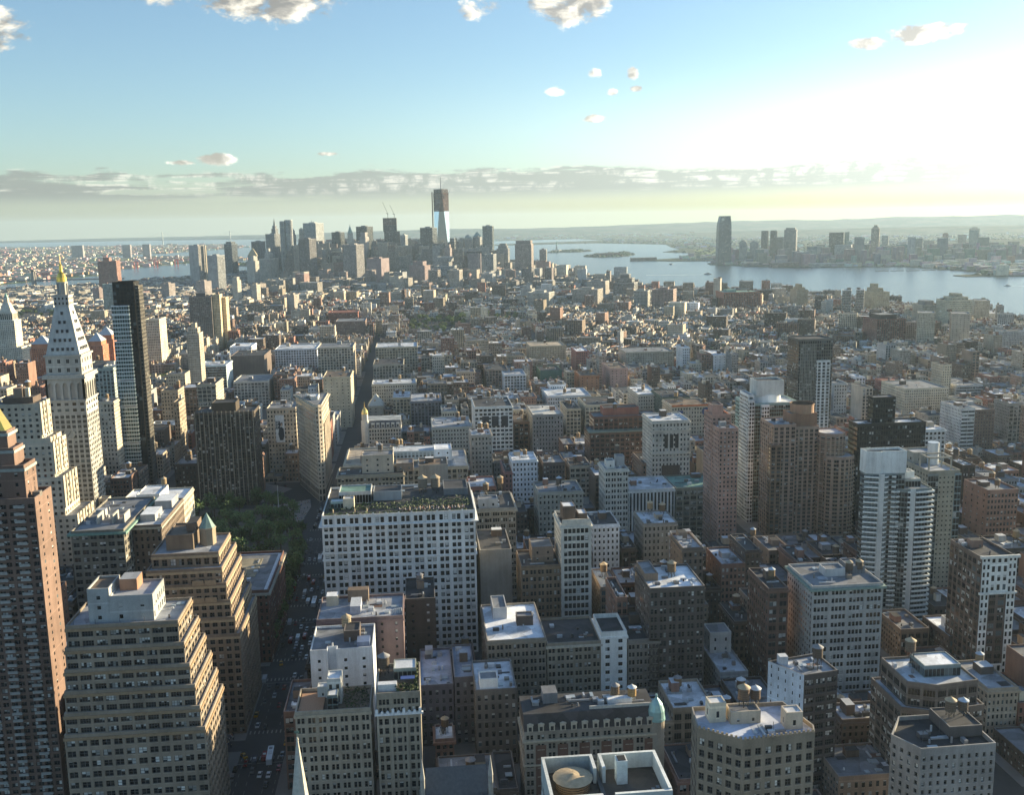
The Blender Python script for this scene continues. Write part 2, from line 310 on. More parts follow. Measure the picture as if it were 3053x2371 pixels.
class Bld:
    def __init__(s, kind, label, cat, group=None, base=None, wins=0):
        s.kind, s.label, s.cat, s.group, s.base, s.nw = kind, label, cat, group, base, wins
        s.parts = {}; s.single = []; s.panes = []; s.rnd = random.Random(hash(label) % 9973 if False else sum(map(ord, label)))
        s.box = [1e9, -1e9, 1e9, -1e9, 0]
    def mb(s, part, mat): return s.parts.setdefault(part, (MB(), mat))[0]
    def facade(s, p, q, z0, z1, col, st, geo=False, top=0.0, grp=1):
        """one wall from p to q, windows of style st; with geo the windows are real recesses"""
        m = s.mb('wall', M_WALL); L = math.hypot(q[0]-p[0], q[1]-p[1])
        if L < .05 or z1-z0 < .05: return
        zt = z1-top
        if st is None or L < 2.2 or zt-z0 < 2.4:
            m.face([(*p, z0), (*q, z0), (*q, z1), (*p, z1)], col); return
        bay, fl, wf, hf, ns, bl = st
        nc = max(1, round(L/bay)); nr = max(1, round((zt-z0)/fl))
        if top > .05: m.face([(*p, zt), (*q, zt), (*q, z1), (*p, z1)], col)
        if not geo:
            m.face([(*p, z0), (*q, z0), (*q, zt), (*p, zt)], col, [(0, 0), (nc, 0), (nc, nr), (0, nr)], (wf, hf, ns, bl)); return
        d = ((q[0]-p[0])/L, (q[1]-p[1])/L); nrm = (d[1], -d[0]); bw = L/nc; fh = (zt-z0)/nr; dep = .45
        P = lambda a, z, o=0: (p[0]+d[0]*a-nrm[0]*o, p[1]+d[1]*a-nrm[1]*o, z)
        iv = []
        for c in range(nc):
            w = bw*wf; a0 = c*bw+(bw-w)/2
            if grp == 1: iv.append((a0, a0+w))
            else:
                g = w*.10/(grp-1) if grp > 1 else 0; ww = (w-g*(grp-1)*1.6)/grp; gg = g*1.6
                for k in range(grp): iv.append((a0+k*(ww+gg), a0+k*(ww+gg)+ww))
        for r in range(nr):
            b0 = z0+r*fh; w0 = b0+fh*(1-hf)*.55; w1 = w0+fh*hf
            m.face([P(0, b0), P(L, b0), P(L, w0), P(0, w0)], col); m.face([P(0, w1), P(L, w1), P(L, b0+fh), P(0, b0+fh)], col)
            x = 0
            for a, b in iv:
                m.face([P(x, w0), P(a, w0), P(a, w1), P(x, w1)], col); x = b
                m.face([P(a, w0), P(b, w0), P(b, w0, dep), P(a, w0, dep)], col); m.face([P(a, w1, dep), P(b, w1, dep), P(b, w1), P(a, w1)], col)
                m.face([P(a, w0), P(a, w0, dep), P(a, w1, dep), P(a, w1)], col); m.face([P(b, w0, dep), P(b, w0), P(b, w1), P(b, w1, dep)], col)
                lt_ = tuple(min(1, v*1.35) for v in col[:3]); m.face([P(a-.12, w0-.28, -.16), P(b+.12, w0-.28, -.16), P(b+.12, w0, -.16), P(a-.12, w0, -.16)], lt_); m.face([P(a-.12, w0, -.16), P(b+.12, w0, -.16), P(b+.12, w0, 0), P(a-.12, w0, 0)], lt_)
                s.panes.append((P((a+b)/2, (w0+w1)/2, dep), d, b-a, w1-w0, ns if grp == 1 else .125, bl))
            m.face([P(x, w0), P(L, w0), P(L, w1), P(x, w1)], col)
    def mass(s, poly, z0, z1, col, st='old', par=1.1, roof='mid', side=None, geo=(), cornice=0, top=.9, grp=1, ccol=None, sides=None):
        """a block on a plan outline; poly is (x0,x1,y0,y1) or a counter-clockwise outline; geo lists the edges with real window recesses"""
        if len(poly) == 4 and not hasattr(poly[0], '__len__'):
            x0, x1, y0, y1 = poly; poly = [(x0, y0), (x1, y0), (x1, y1), (x0, y1)]
        for x, y in poly:
            b = s.box; b[0] = min(b[0], x); b[1] = max(b[1], x); b[2] = min(b[2], y); b[3] = max(b[3], y)
        s.box[4] = max(s.box[4], z1); n = len(poly); cc = C[col] if isinstance(col, str) else col
        cc = (*cc[:3], s.rnd.random())
        for k in range(n):
            stl = (sides or {}).get(k, side if (side and k not in (0,)) else st)
            stl = ST[stl] if isinstance(stl, str) else stl
            s.facade(poly[k], poly[(k+1) % n], z0, z1, cc, stl, geo=k in geo, top=par+top-(0.0), grp=grp)
        inn = offset(poly, -.45) if par > .05 else poly; m = s.mb('wall', M_WALL); r = s.mb('roof', M_ROOF); rc = RC[roof] if isinstance(roof, str) else roof
        if par > .05:
            for k in range(n):
                a, b2, c2, d2 = poly[k], poly[(k+1) % n], inn[(k+1) % n], inn[k]
                m.face([(*a, z1), (*b2, z1), (*c2, z1), (*d2, z1)], tuple(lerp(v, .40, .32) for v in cc[:3])); m.face([(*d2, z1-par), (*d2, z1), (*c2, z1), (*c2, z1-par)], cc)
        r.face([(*p, z1-par) for p in inn], (*rc, s.rnd.random()))
        if cornice:
            o = offset(poly, cornice); s.mb('cornice', M_TRIM).prism(o, z1-par-1.5, z1-par-.35, ccol or tuple(min(1, v*1.08) for v in cc[:3]))
        return s
    def unit(s, name, x0, x1, y0, y1, z0, h, col=(.3, .3, .32), mat=None, top=None):
        m = MB(); m.box(x0, x1, y0, y1, z0, z0+h, col, top); s.single.append((name, m, mat or M_TRIM)); return m
    def part(s, name, mat): m = MB(); s.single.append((name, m, mat)); return m
    def clutter(s, x0, x1, y0, y1, z, n, bulk=True, col=None):
        R = s.rnd; W_, D_ = x1-x0, y1-y0
        if bulk and W_ > 7 and D_ > 7:
            w, d, h = min(W_*.5, R.uniform(3.5, 7)), min(D_*.5, R.uniform(3.5, 7)), R.uniform(2.8, 5); a = R.uniform(x0+1, x1-w-1); b = R.uniform(y0+1+(D_-d)*.3, y1-d-1)
            c = col or R.choice([C['tan'], C['brick'], C['grey'], C['brown'], C['dark'], C['dark']]); s.unit('roof_bulkhead', a, a+w, b, b+d, z, h, c, M_WALL, R.choice([RC['lgrey'], RC['tar'], RC['silver']]))
        for _ in range(int(n*1.5)):
            w, d, h = R.uniform(.8, 3.2), R.uniform(.8, 3), R.uniform(.5, 2); a = R.uniform(x0+.6, max(x0+.7, x1-w-.6)); b = R.uniform(y0+.6, max(y0+.7, y1-d-.6))
            k = R.random(); c = R.choice([(.5, .52, .55), (.3, .31, .33), (.12, .12, .13), (.62, .64, .66), (.22, .2, .18), (.06, .06, .065)])
            if k < .2: s.part('roof_vent', M_METAL).frustum(a, b, z, z+h*1.2, .4, .35, c, 8)
            elif k < .32: s.unit('skylight', a, a+w*1.3, b, b+d*1.2, z, .5, (.4, .45, .48), M_METAL)
            elif k < .46:
                L = R.uniform(3, 9); q = R.random() < .5; s.unit('air_duct', a, min(x1-.5, a+(L if q else .7)), b, min(y1-.5, b+(.7 if q else L)), z+.2, .7, R.choice([(.5,.52,.55),(.3,.31,.33)]), M_METAL)
            elif k < .56: s.part('roof_mast', M_METAL).bar((a, b, z), (a, b, z+R.uniform(2.5, 6)), .09, (.15, .15, .16))
            elif k < .68: s.unit('roof_patch', a, min(x1-.5, a+w*2.2), b, min(y1-.5, b+d*1.6), z, .06, R.choice([RC['tar'], RC['lgrey'], RC['white'], (.2,.12,.09)]), M_ROOF)
            else: s.unit('cooling_unit', a, a+w, b, b+d, z, h, c, M_METAL)
    def finish(s, hero=True, vis=.62, ref=None):
        global N_WIN
        b = s.box; loc = ((b[0]+b[1])/2, (b[2]+b[3])/2, GZ); root = tag(empty(s.kind, loc), s.label, s.cat, s.group)
        for nm, (m, mat) in s.parts.items():
            if m.f: m.build(nm, mat, root, loc)
        roof = next((o for o in root.children if o.name.startswith('roof')), None); cnt = {}; over = {}
        for nm, m, mat in s.single:
            if not m.f: continue
            cnt[nm] = cnt.get(nm, 0)+1
            if cnt[nm] > 100:       # past a hundred of a kind on one building: one part for the rest
                r_ = over.setdefault(nm, (MB(), mat))[0]; o_ = len(r_.v); r_.v += m.v; r_.f += [tuple(i+o_ for i in f) for f in m.f]; r_.uv += m.uv; r_.col += m.col; r_.win += m.win; r_.sm += m.sm; continue
            m.build(nm, mat, roof if roof and nm in ROOF_THINGS else root, loc)
        for nm, (m, mat) in over.items(): tag(m.build(nm, mat, root, loc), kind='stuff')
        if s.panes:
            sc = []
            for p in s.panes:
                c, d, w, h, ns, bl = p; q = project(c); nrm = Vector((d[1], -d[0], 0)); vw = (CAM_POS-Vector(c)); f = nrm.dot(vw.normalized())
                ok = q and f > .03 and -60 < q[0] < 3110 and q[1] < 2420
                sc.append((w*h*f/q[2]**2 if ok else 0, p))
            order = sorted(range(len(sc)), key=lambda i: -sc[i][0]); ind = [i for i in order[:s.nw] if sc[i][0] > 0]; rest = MB(); chosen = set(ind)
            for i in range(len(sc)):
                c, d, w, h, ns, bl = sc[i][1]
                Q = lambda a, z: (c[0]+d[0]*a, c[1]+d[1]*a, c[2]+z)
                uvq = [(0, 0), (1, 0), (1, 1), (0, 1)]
                if i in chosen:
                    key = (round(w, 2), round(h, 2), round(d[0], 3), round(d[1], 3), ns, bl); me = PANES.get(key)
                    if me is None:
                        m = MB(); m.face([(-d[0]*w/2, -d[1]*w/2, -h/2), (d[0]*w/2, d[1]*w/2, -h/2), (d[0]*w/2, d[1]*w/2, h/2), (-d[0]*w/2, -d[1]*w/2, h/2)], (0, 0, 0), uvq, (0, 0, ns, bl))
                        o = m.build('window', M_PANE, root, (0, 0, 0)); PANES[key] = o.data
                    else: o = bpy.data.objects.new('window', me); COL.objects.link(o); o.parent = root
                    o.location = (c[0]-loc[0], c[1]-loc[1], c[2]-loc[2]); N_WIN += 1
                else: rest.face([Q(-w/2, -h/2), Q(w/2, -h/2), Q(w/2, h/2), Q(-w/2, h/2)], (0, 0, 0), uvq, (0, 0, ns, bl))
            if rest.f: tag(rest.build('window', M_PANE, root, loc), kind='stuff')
        if hero:
            P = [project((x, y, z)) for x in b[:2] for y in b[2:4] for z in (b[4],)]; P = [p for p in P if p]
            Bt = project((loc[0], b[2], GZ))
            if P:
                u0, u1, v = min(p[0] for p in P), max(p[0] for p in P), min(p[1] for p in P)
                HEROES.append((b[0], b[1], b[2], b[3], b[4], u0, u1, v, v+((Bt[1] if Bt else v)-v)*vis, ref or s.label, root))
        return root

TANK = {}
def tank(x, y, z, s=1.0, cone='tan', label=None, legs=2.6, wood=(.17, .115, .075), group='water tanks on the rooftops'):
    """timber water tank on a steel frame; stands on a roof, so a thing of its own"""
    root = tag(empty('water_tank', (x, y, z)), label, 'water tank', group)
    key = (cone, round(legs, 1), wood)
    if key not in TANK:
        f = MB(); st = (.06, .055, .05)
        for k in range(4):
            a = math.pi/4+k*math.pi/2; c = (1.35*math.cos(a), 1.35*math.sin(a)); f.bar((*c, 0), (*c, legs), .12, st); a2 = a+math.pi/2
            f.bar((*c, .2), (1.35*math.cos(a2), 1.35*math.sin(a2), legs-.1), .06, st)
        f.frustum(0, 0, legs-.15, legs, 1.95, 1.95, st, 12, smooth=False)
        b_ = MB(); b_.frustum(0, 0, legs, legs+3.7, 1.85, 1.8, wood, 16)
        for h in (.4, 1.1, 1.9, 2.8): b_.frustum(0, 0, legs+h, legs+h+.09, 1.89, 1.89, (.05, .045, .04), 16)
        r = MB(); cc = dict(tan=(.46, .36, .24), white=(.62, .65, .68), grey=(.25, .25, .26), blue=(.45, .52, .6))[cone]
        r.frustum(0, 0, legs+3.7, legs+4.95, 2.12, .12, cc, 16); r.frustum(0, 0, legs+4.95, legs+5.25, .14, .1, cc, 6)
        TANK[key] = [(n, m.build(n, mt, None, (0, 0, 0), link=False).data) for n, m, mt in (('support_frame', f, M_METAL), ('barrel', b_, M_WOOD), ('conical_roof', r, M_TRIM))]
    for n, me in TANK[key]:
        o = bpy.data.objects.new(n, me); COL.objects.link(o); o.parent = root
    root.scale = (s, s, s); root.rotation_euler = (0, 0, (x*7+y*3) % 1.5)
    return root
def turned(x0, x1, y0, y1, s, a=.44):
    # footprint turned to the lower town's own street grid, so its river side shows
    if s <= 0: return rect(x0, x1, y0, y1)
    w = (x1-x0)*(1-s)/math.cos(a); d = max((x1-x0)*s/math.sin(a), 8); c, q = math.cos(a), math.sin(a)
    A = (x0, y0); B_ = (x0+w*c, y0-w*q); C_ = (B_[0]+d*q, B_[1]+d*c); D_ = (A[0]+d*q, A[1]+d*c)
    return [A, B_, C_, D_]
def shrink(P, f):
    f = max(.16, f); cx, cy = sum(p[0] for p in P)/len(P), sum(p[1] for p in P)/len(P); return [(cx+(x-cx)*f, cy+(y-cy)*f) for x, y in P]
# ------------------------------------------------------------------ the buildings one can single out, near ones first
def rect(x0, x1, y0, y1): return [(x0, y0), (x1, y0), (x1, y1), (x0, y1)]

# tan stepped textile block beside the avenue
b = Bld('office_building', 'tan stepped office block with white blinds and pale penthouse beside the avenue', 'building', wins=100)
tiers = [(100, -136.5, -95.5, 372, 396), (91.6, -137.2, -93.6, 371, 397.5), (83.4, -137.8, -91.9, 370, 399), (75.2, -138.2, -90.3, 369, 400.5), (67, -138.6, -88.8, 368, 402), (58.8, -139, -87.2, 367, 403.5)]
for i, (z, x0, x1, y0, y1) in enumerate(tiers):
    z0 = tiers[i+1][0]-1.0 if i < 5 else GZ
    b.mass((x0, x1, y0, y1), z0, z, (.27, .215, .16), 'wide' if i < 5 else 'pair', par=1.0, roof='lgrey', geo=(0, 1), cornice=.35, ccol=(.30, .21, .13), top=.8)
PH = (.33, .34, .34); b.mass((-129, -121, 376, 391), 99, 112.5, PH, 'few', par=.8, roof='brown', ); b.mass((-121, -105, 375.5, 393), 99, 109.5, PH, 'few', par=.8, roof='lgrey', sides={1: 'old'})
b.unit('roof_bulkhead', -119, -112.5, 383, 391, 108.7, 4.6, (.33, .17, .1), M_WALL, RC['lgrey'])
for x in (-134, -126, -117, -108, -99): b.part('roof_mast', M_METAL).bar((x, 373.2, 98.9), (x, 373.2, 101.6), .12, (.1, .1, .12))
b.clutter(-103, -97, 376, 394, 98.9, 3, False)
b.finish(ref='tan stepped block')

# brown gothic setback tower with octagonal turret
b = Bld('office_tower', 'brown gothic setback tower with arched windows and an octagonal copper capped turret', 'tower', wins=100)
tt = [(97, -128, -97.5, 462, 492), (91, -129.5, -95.5, 457, 495), (84, -130, -93.8, 456, 497), (76, -130.5, -92.2, 455, 499), (68, -131, -90.5, 454, 501), (60, -131.5, -88.6, 453, 503)]
bc = (.25, .185, .13)
for i, (z, x0, x1, y0, y1) in enumerate(tt):
    b.mass((x0, x1, y0, y1), tt[i+1][0]-1 if i < 5 else GZ, z, bc, 'grid', par=1.0, roof='lgrey', geo=(0, 1), cornice=.25, ccol=(.42, .33, .22))
for k in range(2):
    for z, y0 in ((84, 455.8), (76, 454.8)):
        b.part('gable', M_TRIM).prism([(-109+k*5.6, y0-.4), (-103.8+k*5.6, y0-.4), (-106.4+k*5.6, y0+.6)], z-.8, z+1.6, (.36, .27, .18))
b.mass((-123, -110.5, 470, 490), 96, 103.5, (.2, .145, .1), 'blank', par=.6, roof='brown'); b.unit('roof_bulkhead', -114.5, -110, 476, 488, 103, 4, (.2, .14, .1), M_WALL, RC['tar'])
m = b.part('turret', M_WALL); m.frustum(-105.3, 478, 95, 104, 3.9, 3.9, (.36, .29, .2), 8, smooth=False); m.frustum(-105.3, 478, 104, 104.6, 4.2, 4.2, (.42, .34, .24), 8, smooth=False)
b.part('turret_roof', M_TRIM).frustum(-105.3, 478, 104.6, 111.5, 3.9, .05, (.20, .30, .28), 8, smooth=False)
b.finish(ref='gothic tower with octagonal turret')

# tall brick apartment tower with balconies, gold capped
b = Bld('apartment_tower', 'tall red brick apartment tower with rows of balconies at the picture edge', 'tower', wins=100)
bc = (.185, .118, .092)
b.mass((-190, -152, 396, 414), GZ, 143.5, bc, (3.6, 2.95, .66, .58, .25, .5), par=1.0, roof='tar', geo=(0,), sides={1: (9, 3.0, .14, .45, .125, .1)})
b.mass((-188, -156, 399, 411), 142.4, 156, bc, 'few', par=1, roof='tar', cornice=.4, ccol=(.3, .32, .3)); b.mass((-185, -160, 401, 411), 155, 162.5, bc, None, par=.6, cornice=.4, ccol=(.32, .34, .32)); b.mass((-183, -162.6, 403, 411.5), 162, 169, bc, None, par=.6, cornice=.6, ccol=(.34, .37, .35))
m = b.part('gilded_roof', M_GOLD)
for k in range(4): q_ = rect(-182.4, -163.2, 403.6, 411); m.face([(*q_[k], 168.5), (*q_[(k+1) % 4], 168.5), (-172.7, 407.3, 190)], (.62, .44, .12))
for bx in (-183.5, -175, -166.5, -157.8):
    for k in range(42, -1, -1):
        z = 16+k*2.95; m = b.part('balcony', M_TRIM)
        m.box(bx-1.9, bx+1.9, 394.6, 395.99, z, z+.22, (.42, .42, .40)); m.box(bx-1.9, bx+1.9, 394.6, 394.72, z+.22, z+1.15, (.33, .33, .32))
b.clutter(-155.5, -152.8, 400, 412, 142.5, 2, False)
b.finish(ref='red brick balcony tower')

# red-brown brick block with broad flat roof next to the park
b = Bld('loft_building', 'dark red brick block with broad flat roof edged in white next to the park', 'building', wins=60)
b.mass((-150, -87, 531, 598), GZ, 52, (.17, .075, .055), 'old', par=1.4, roof='mid', geo=(0,), cornice=1.3, ccol=(.40, .37, .31))
m = b.part('roof_edging', M_TRIM); m.box(-89.9, -88.2, 532.5, 596.5, 50.7, 50.95, (.62, .66, .72)); m.box(-148, -89.9, 532.5, 533.6, 50.7, 50.95, (.62, .66, .72)); m.box(-148, -89.9, 595.4, 596.5, 50.7, 50.95, (.6, .64, .7))
m = b.part('light_court', M_ROOF); m.box(-110, -98, 556, 588, 50.6, 51.0, (.30, .27, .20))
b.clutter(-128, -95, 538, 590, 50.6, 12)
b.finish(ref='flat roofed red brick block')

b = Bld('loft_building', 'dark stone block with green copper cornice behind the stepped office block', 'building', wins=60)
b.mass((-187, -160, 531, 596), GZ, 89.5, (.2, .18, .145), 'pair', par=1, roof='mid', geo=(0,), cornice=1.6, ccol=(.16, .27, .23)); b.clutter(-185, -163, 536, 590, 88.5, 12)
for x in (-178, -170, -164): b.unit('chimney_stack', x, x+.8, 545, 556, 88.5, 5, (.4, .38, .34), M_WALL)
b.finish(ref='block with green copper cornice')
b = Bld('loft_building', 'brown brick block with several white roof levels and bulkheads beside the park trees', 'building', wins=40)
b.mass((-159.8, -144.5, 546, 600), GZ, 86.8, (.17, .13, .1), 'old', par=1, roof='silver', geo=(0, 1), sides={1: 'old'}, cornice=.6, ccol=(.4, .36, .29))
b.unit('roof_bulkhead', -158, -150, 556, 572, 85.8, 4, C['grey'], M_WALL, RC['white']); b.unit('roof_bulkhead', -156, -146.5, 580, 596, 85.8, 5, C['grey'], M_WALL, RC['white']); b.clutter(-158, -146, 547, 598, 85.8, 8, False)
b.finish(ref='brown block with white roof levels')
b = Bld('office_building', 'limestone block with white roof and sunlit flank behind the brown block by the park', 'building', wins=30)
b.mass((-190, -152, 612, 660), GZ, 78, (.45, .41, .33), 'grid', par=1, roof='white', sides={1: 'old'}, cornice=.5); b.mass((-178, -164, 622, 645), 77, 84, C['pale'], 'few', par=.6, roof='white'); b.clutter(-188, -154, 615, 655, 77, 8, False)
b.finish(ref='white roofed limestone block')

# stepped cream block in front of the clock tower
b = Bld('office_building', 'cream limestone block stepping down in sunlit setbacks before the clock tower', 'building', wins=0)
cr = (.46, .41, .32)
for z, z0, x0, x1, y0, y1 in ((130, 105, -290, -259.3, 701, 722), (106, 102, -294, -254.3, 700, 723.5), (103, 78, -294, -252.6, 699, 727), (79, 51, -298, -247.5, 697.5, 728), (52, GZ, -300, -240, 696, 734)):
    b.mass((x0, x1, y0, y1), z0, z, cr, (4.2, 4.2, .40, .5, .125, .1), par=.8, roof='mid', sides={1: (4.2, 4.2, .42, .52, .125, .1)})
    for k in range(int((y1-y0)/6)):
        b.part('pier', M_WALL).box(x1, x1+.7, y0+k*6+.3, y0+k*6+1.3, max(z0, z-22), z+.8, cr)
b.mass((-284, -264, 704, 719), 130, 134, C['dark'], 'blank', par=.4, roof='tar'); b.unit('roof_bulkhead', -278, -272, 708, 715, 133.6, 6, C['brown'], M_WALL); b.unit('chimney_stack', -271, -268.5, 710, 713, 133.6, 6, C['cream'], M_WALL)
b.finish(ref='cream stepped block')

# the clock tower
b = Bld('clock_tower', 'white marble clock tower with sloping roof, gilded cupola and one sunlit side', 'tower')
mc = (.40, .39, .36); X0, X1, Y0, Y1 = -279.5, -251.5, 772, 800; cx, cy = (X0+X1)/2, (Y0+Y1)/2
trip = (4.3, 3.85, .66, .56, .375, .1)
b.mass((X0, X1, Y0, Y1), GZ, 110, mc, trip, par=.0, roof='mid')
def ring(z0, z1, o, c=mc, part='cornice'): b.mb(part, M_TRIM).prism(offset(rect(X0, X1, Y0, Y1), o), z0, z1, c)
b.mass(offset(rect(X0, X1, Y0, Y1), .01), 110, 120, mc, (5.2, 4.6, .5, .5, .125, .1), par=0)
ring(119.2, 120.4, .8)
b.mass(offset(rect(X0, X1, Y0, Y1), -1.6), 120.4, 136, (.36, .35, .33), None, par=0)      # loggia: recessed wall behind arches
for e, (p, q) in enumerate(zip(rect(X0, X1, Y0, Y1), rect(X0, X1, Y0, Y1)[1:]+rect(X0, X1, Y0, Y1)[:1])):
    m = b.part('loggia', M_WALL); d = Vector((q[0]-p[0], q[1]-p[1])).normalized(); nn = Vector((-d.y, d.x))
    def slab(a, c, z0, z1):
        A = Vector(p)+d*a; B_ = Vector(p)+d*c; A2 = A+nn*1.55; B2 = B_+nn*1.55
        m.prism([tuple(A), tuple(B_), tuple(B2), tuple(A2)], z0, z1, mc)
    L = 28; w = 3.6; gap = (L-5*w)/6
    for k in range(6): slab(k*(w+gap), k*(w+gap)+gap, 120.4, 133)
    for k in range(5):
        c0 = gap+k*(w+gap); A = c0+w/2
        for j in range(5):      # stepped arch heads
            t0, t1 = j/5, (j+1)/5; h0 = 131.2+1.8*math.sqrt(max(0, 1-(1-t0)**2)); xx = w/2*t0; x2 = w/2*t1
            slab(c0+xx, c0+x2, h0, 133); slab(c0+w-x2, c0+w-xx, h0, 133)
    slab(0, L, 133, 137)
ring(136.2, 137.6, 1.6); ring(137.6, 139.2, 1.2)
b.mass(offset(rect(X0, X1, Y0, Y1), -1.2), 139.2, 154, mc, (6.5, 5.5, .34, .45, .25, .1), par=0, top=1.5); ring(152.6, 154, -.2)
m = b.part('tower_roof', M_WALL); z0, z1, r0, r1 = 154, 190, 12.2, 5.0; rcx = (.43, .44, .43)
Rr = lambda r: [(cx-r, cy-r), (cx+r, cy-r), (cx+r, cy+r), (cx-r, cy+r)]
for k in range(4):
    A, B_ = Rr(r0), Rr(r1); m.face([(*A[k], z0), (*A[(k+1) % 4], z0), (*B_[(k+1) % 4], z1), (*B_[k], z1)], rcx)
for row in range(5):
    z = 157+row*6.6; r = lerp(r0, r1, (z-z0)/(z1-z0)); nd = 5-row
    for k in range(nd):
        o = (k-(nd-1)/2)*3.6
        for (ax, ay) in ((0, -1), (1, 0)):
            dm = b.part('dormer', M_TRIM); X = cx+ax*r+(o if ax == 0 else 0); Y = cy+ay*r+(o if ay == 0 else 0)
            dm.box(X-.85-(.6 if ax else 0), X+.85-(.6 if ax else 0), Y-.85+(.6 if ay else 0), Y+.85+(.6 if ay else 0), z, z+2.4, (.05, .05, .055), rcx)
b.mass(Rr(5.4), 190, 198, (.45, .44, .42), (2.6, 4, .4, .55, .125, 0), par=0); b.mb('cornice', M_TRIM).prism(Rr(5.9), 197.4, 198.2, mc)
m = b.part('lantern', M_WALL); m.frustum(cx, cy, 198.2, 207, 3.3, 3.3, (.42, .40, .36), 8, smooth=False)
for k in range(8): m.bar((cx+3.6*math.cos(k*math.pi/4), cy+3.6*math.sin(k*math.pi/4), 198.2), (cx+3.6*math.cos(k*math.pi/4), cy+3.6*math.sin(k*math.pi/4), 207), .45, mc, 6)
m.frustum(cx, cy, 206.6, 207.6, 4.3, 4.3, mc, 8, smooth=False)
m = b.part('gilded_cupola', M_GOLD); g = (.85, .58, .14)
for z0, z1, ra, rb in ((207.6, 211, 3.6, 3.5), (211, 213.5, 3.5, 2.5), (213.5, 215, 2.5, 1.3), (215, 219.5, 1.2, 1.0), (219.5, 221, 1.3, .5), (221, 228, .35, .05)): m.frustum(cx, cy, z0, z1, ra, rb, g, 12)
for ax, ay in ((0, -1), (1, 0)):           # clock dials
    f = b.part('clock_face', M_TRIM); n = 28; R0 = 4.1; zc = 94
    def ptc(a, r, o): return (cx+(r*math.cos(a) if ay else ax*(14+o)), cy+(r*math.cos(a) if ax else ay*(14+o)), zc+r*math.sin(a))
    for k in range(n):
        a0, a1 = 2*math.pi*k/n, 2*math.pi*(k+1)/n; ordr = (lambda L_: L_)
        f.face(ordr([ptc(a0, 3.3, .35), ptc(a1, 3.3, .35), ptc(0, 0, .35)]), (.36, .37, .36)); f.face([ptc(a0, 3.3, .35), ptc(a0, R0, .5), ptc(a1, R0, .5), ptc(a1, 3.3, .35)], (.44, .42, .38)); f.face([ptc(a0, R0, .5), ptc(a0, R0, 0), ptc(a1, R0, 0), ptc(a1, R0, .5)], mc)
    h = b.part('clock_hand', M_METAL); h.bar(ptc(0, 0, .6), ptc(1.0, 2.9, .6), .22, (.08, .08, .08)); h.bar(ptc(0, 0, .6), ptc(-2.2, 2.0, .6), .28, (.08, .08, .08))
    for k in range(12): h.bar(ptc(k*math.pi/6, 2.7, .6), ptc(k*math.pi/6, 3.2, .6), .14, (.1, .1, .1))
b.finish(vis=.95, ref='clock tower')
b = Bld('office_building', 'low cream wing with tall arches at the foot of the clock tower', 'building')
b.mass((-251, -236, 774, 810), GZ, 34, (.62, .53, .37), (3.2, 8, .4, .7, .125, 0), par=1, roof='tan' if 0 else 'brown', cornice=.6); b.mass((-250, -243, 776, 784), 33, 42, cr, 'old', par=.8)
b.finish(ref='cream wing below the clock tower')

# slim dark glass tower of stacked boxes
b = Bld('apartment_tower', 'slim dark glass tower with projecting greenish glass boxes and white floor lines', 'tower')
x0, x1, y0, y1 = -271, -252.5, 930, 948
b.mass((x0, x1, y0, y1), GZ, 199.5, (.026, .024, .022), (3, 3.4, .8, .8, .125, 0), par=1, roof='tar', sides={1: (4, 3.4, .5, .75, .125, .05)})
b.mass((x1-.05, x1+3.4, y0+2, y1-1), GZ, 196, (.10, .09, .075), (2.4, 3.4, .5, .6, .125, .05), par=.5)
gb = (.17, .25, .25)
for z0, z1 in ((24, 52), (54, 86), (88, 110), (112, 146), (148, 170), (171, 178)):
    p = b.part('glass_box', M_WALL); s_ = b.part('floor_line', M_TRIM)
    pol = [(x0-1.6, y0-2.6), (x1-5.2, y0-2.6), (x1-5.2, y0-.02), (x0-1.6, y0-.02)]
    nf = max(1, round((z1-z0)/3.4))
    for k in range(4):
        a, c = pol[k], pol[(k+1) % 4]; L = math.hypot(c[0]-a[0], c[1]-a[1]); nc = max(1, round(L/2.2)); p.face([(*a, z0), (*c, z0), (*c, z1), (*a, z1)], (*gb, .3), [(0, 0), (nc, 0), (nc, nf), (0, nf)], (.42, 1.02, .125, .04))
    p.face([(*q, z1) for q in pol], gb)
    for k in range(nf+1): s_.prism(offset(pol, .18), z0+k*(z1-z0)/nf-.42, z0+k*(z1-z0)/nf+.42, (.70, .74, .74))
b.finish(vis=.9, ref='slim dark glass tower')

# dark brown apartment slab behind the park
b = Bld('apartment_tower', 'dark brown apartment slab with pale vertical window strips behind the park trees', 'tower', wins=0)
bx0, bx1, by0, by1 = -192, -142, 855, 885; dk = (.085, .066, .05)
b.mass((bx0, bx1, by0, by1), GZ, 92, dk, (2.5, 2.8, .74, .74, .125, .2), par=1, roof='tar', sides={1: (2.5, 2.8, .5, .6, .125, .1), 3: (2.5, 2.8, .5, .6, .125, .1)})
for k in range(14):
    x = bx0+1+k*(bx1-bx0-2)/13; b.part('pier', M_WALL).box(x-.32, x+.32, by0-.7, by0-.01, 14, 93, (.27, .235, .19))
b.mass((-178, -158, 862, 880), 91, 99, dk, None, par=.6, roof='tar'); b.clutter(-190, -145, 857, 884, 91, 9, False)
b.finish(vis=.95, ref='dark brown apartment slab')

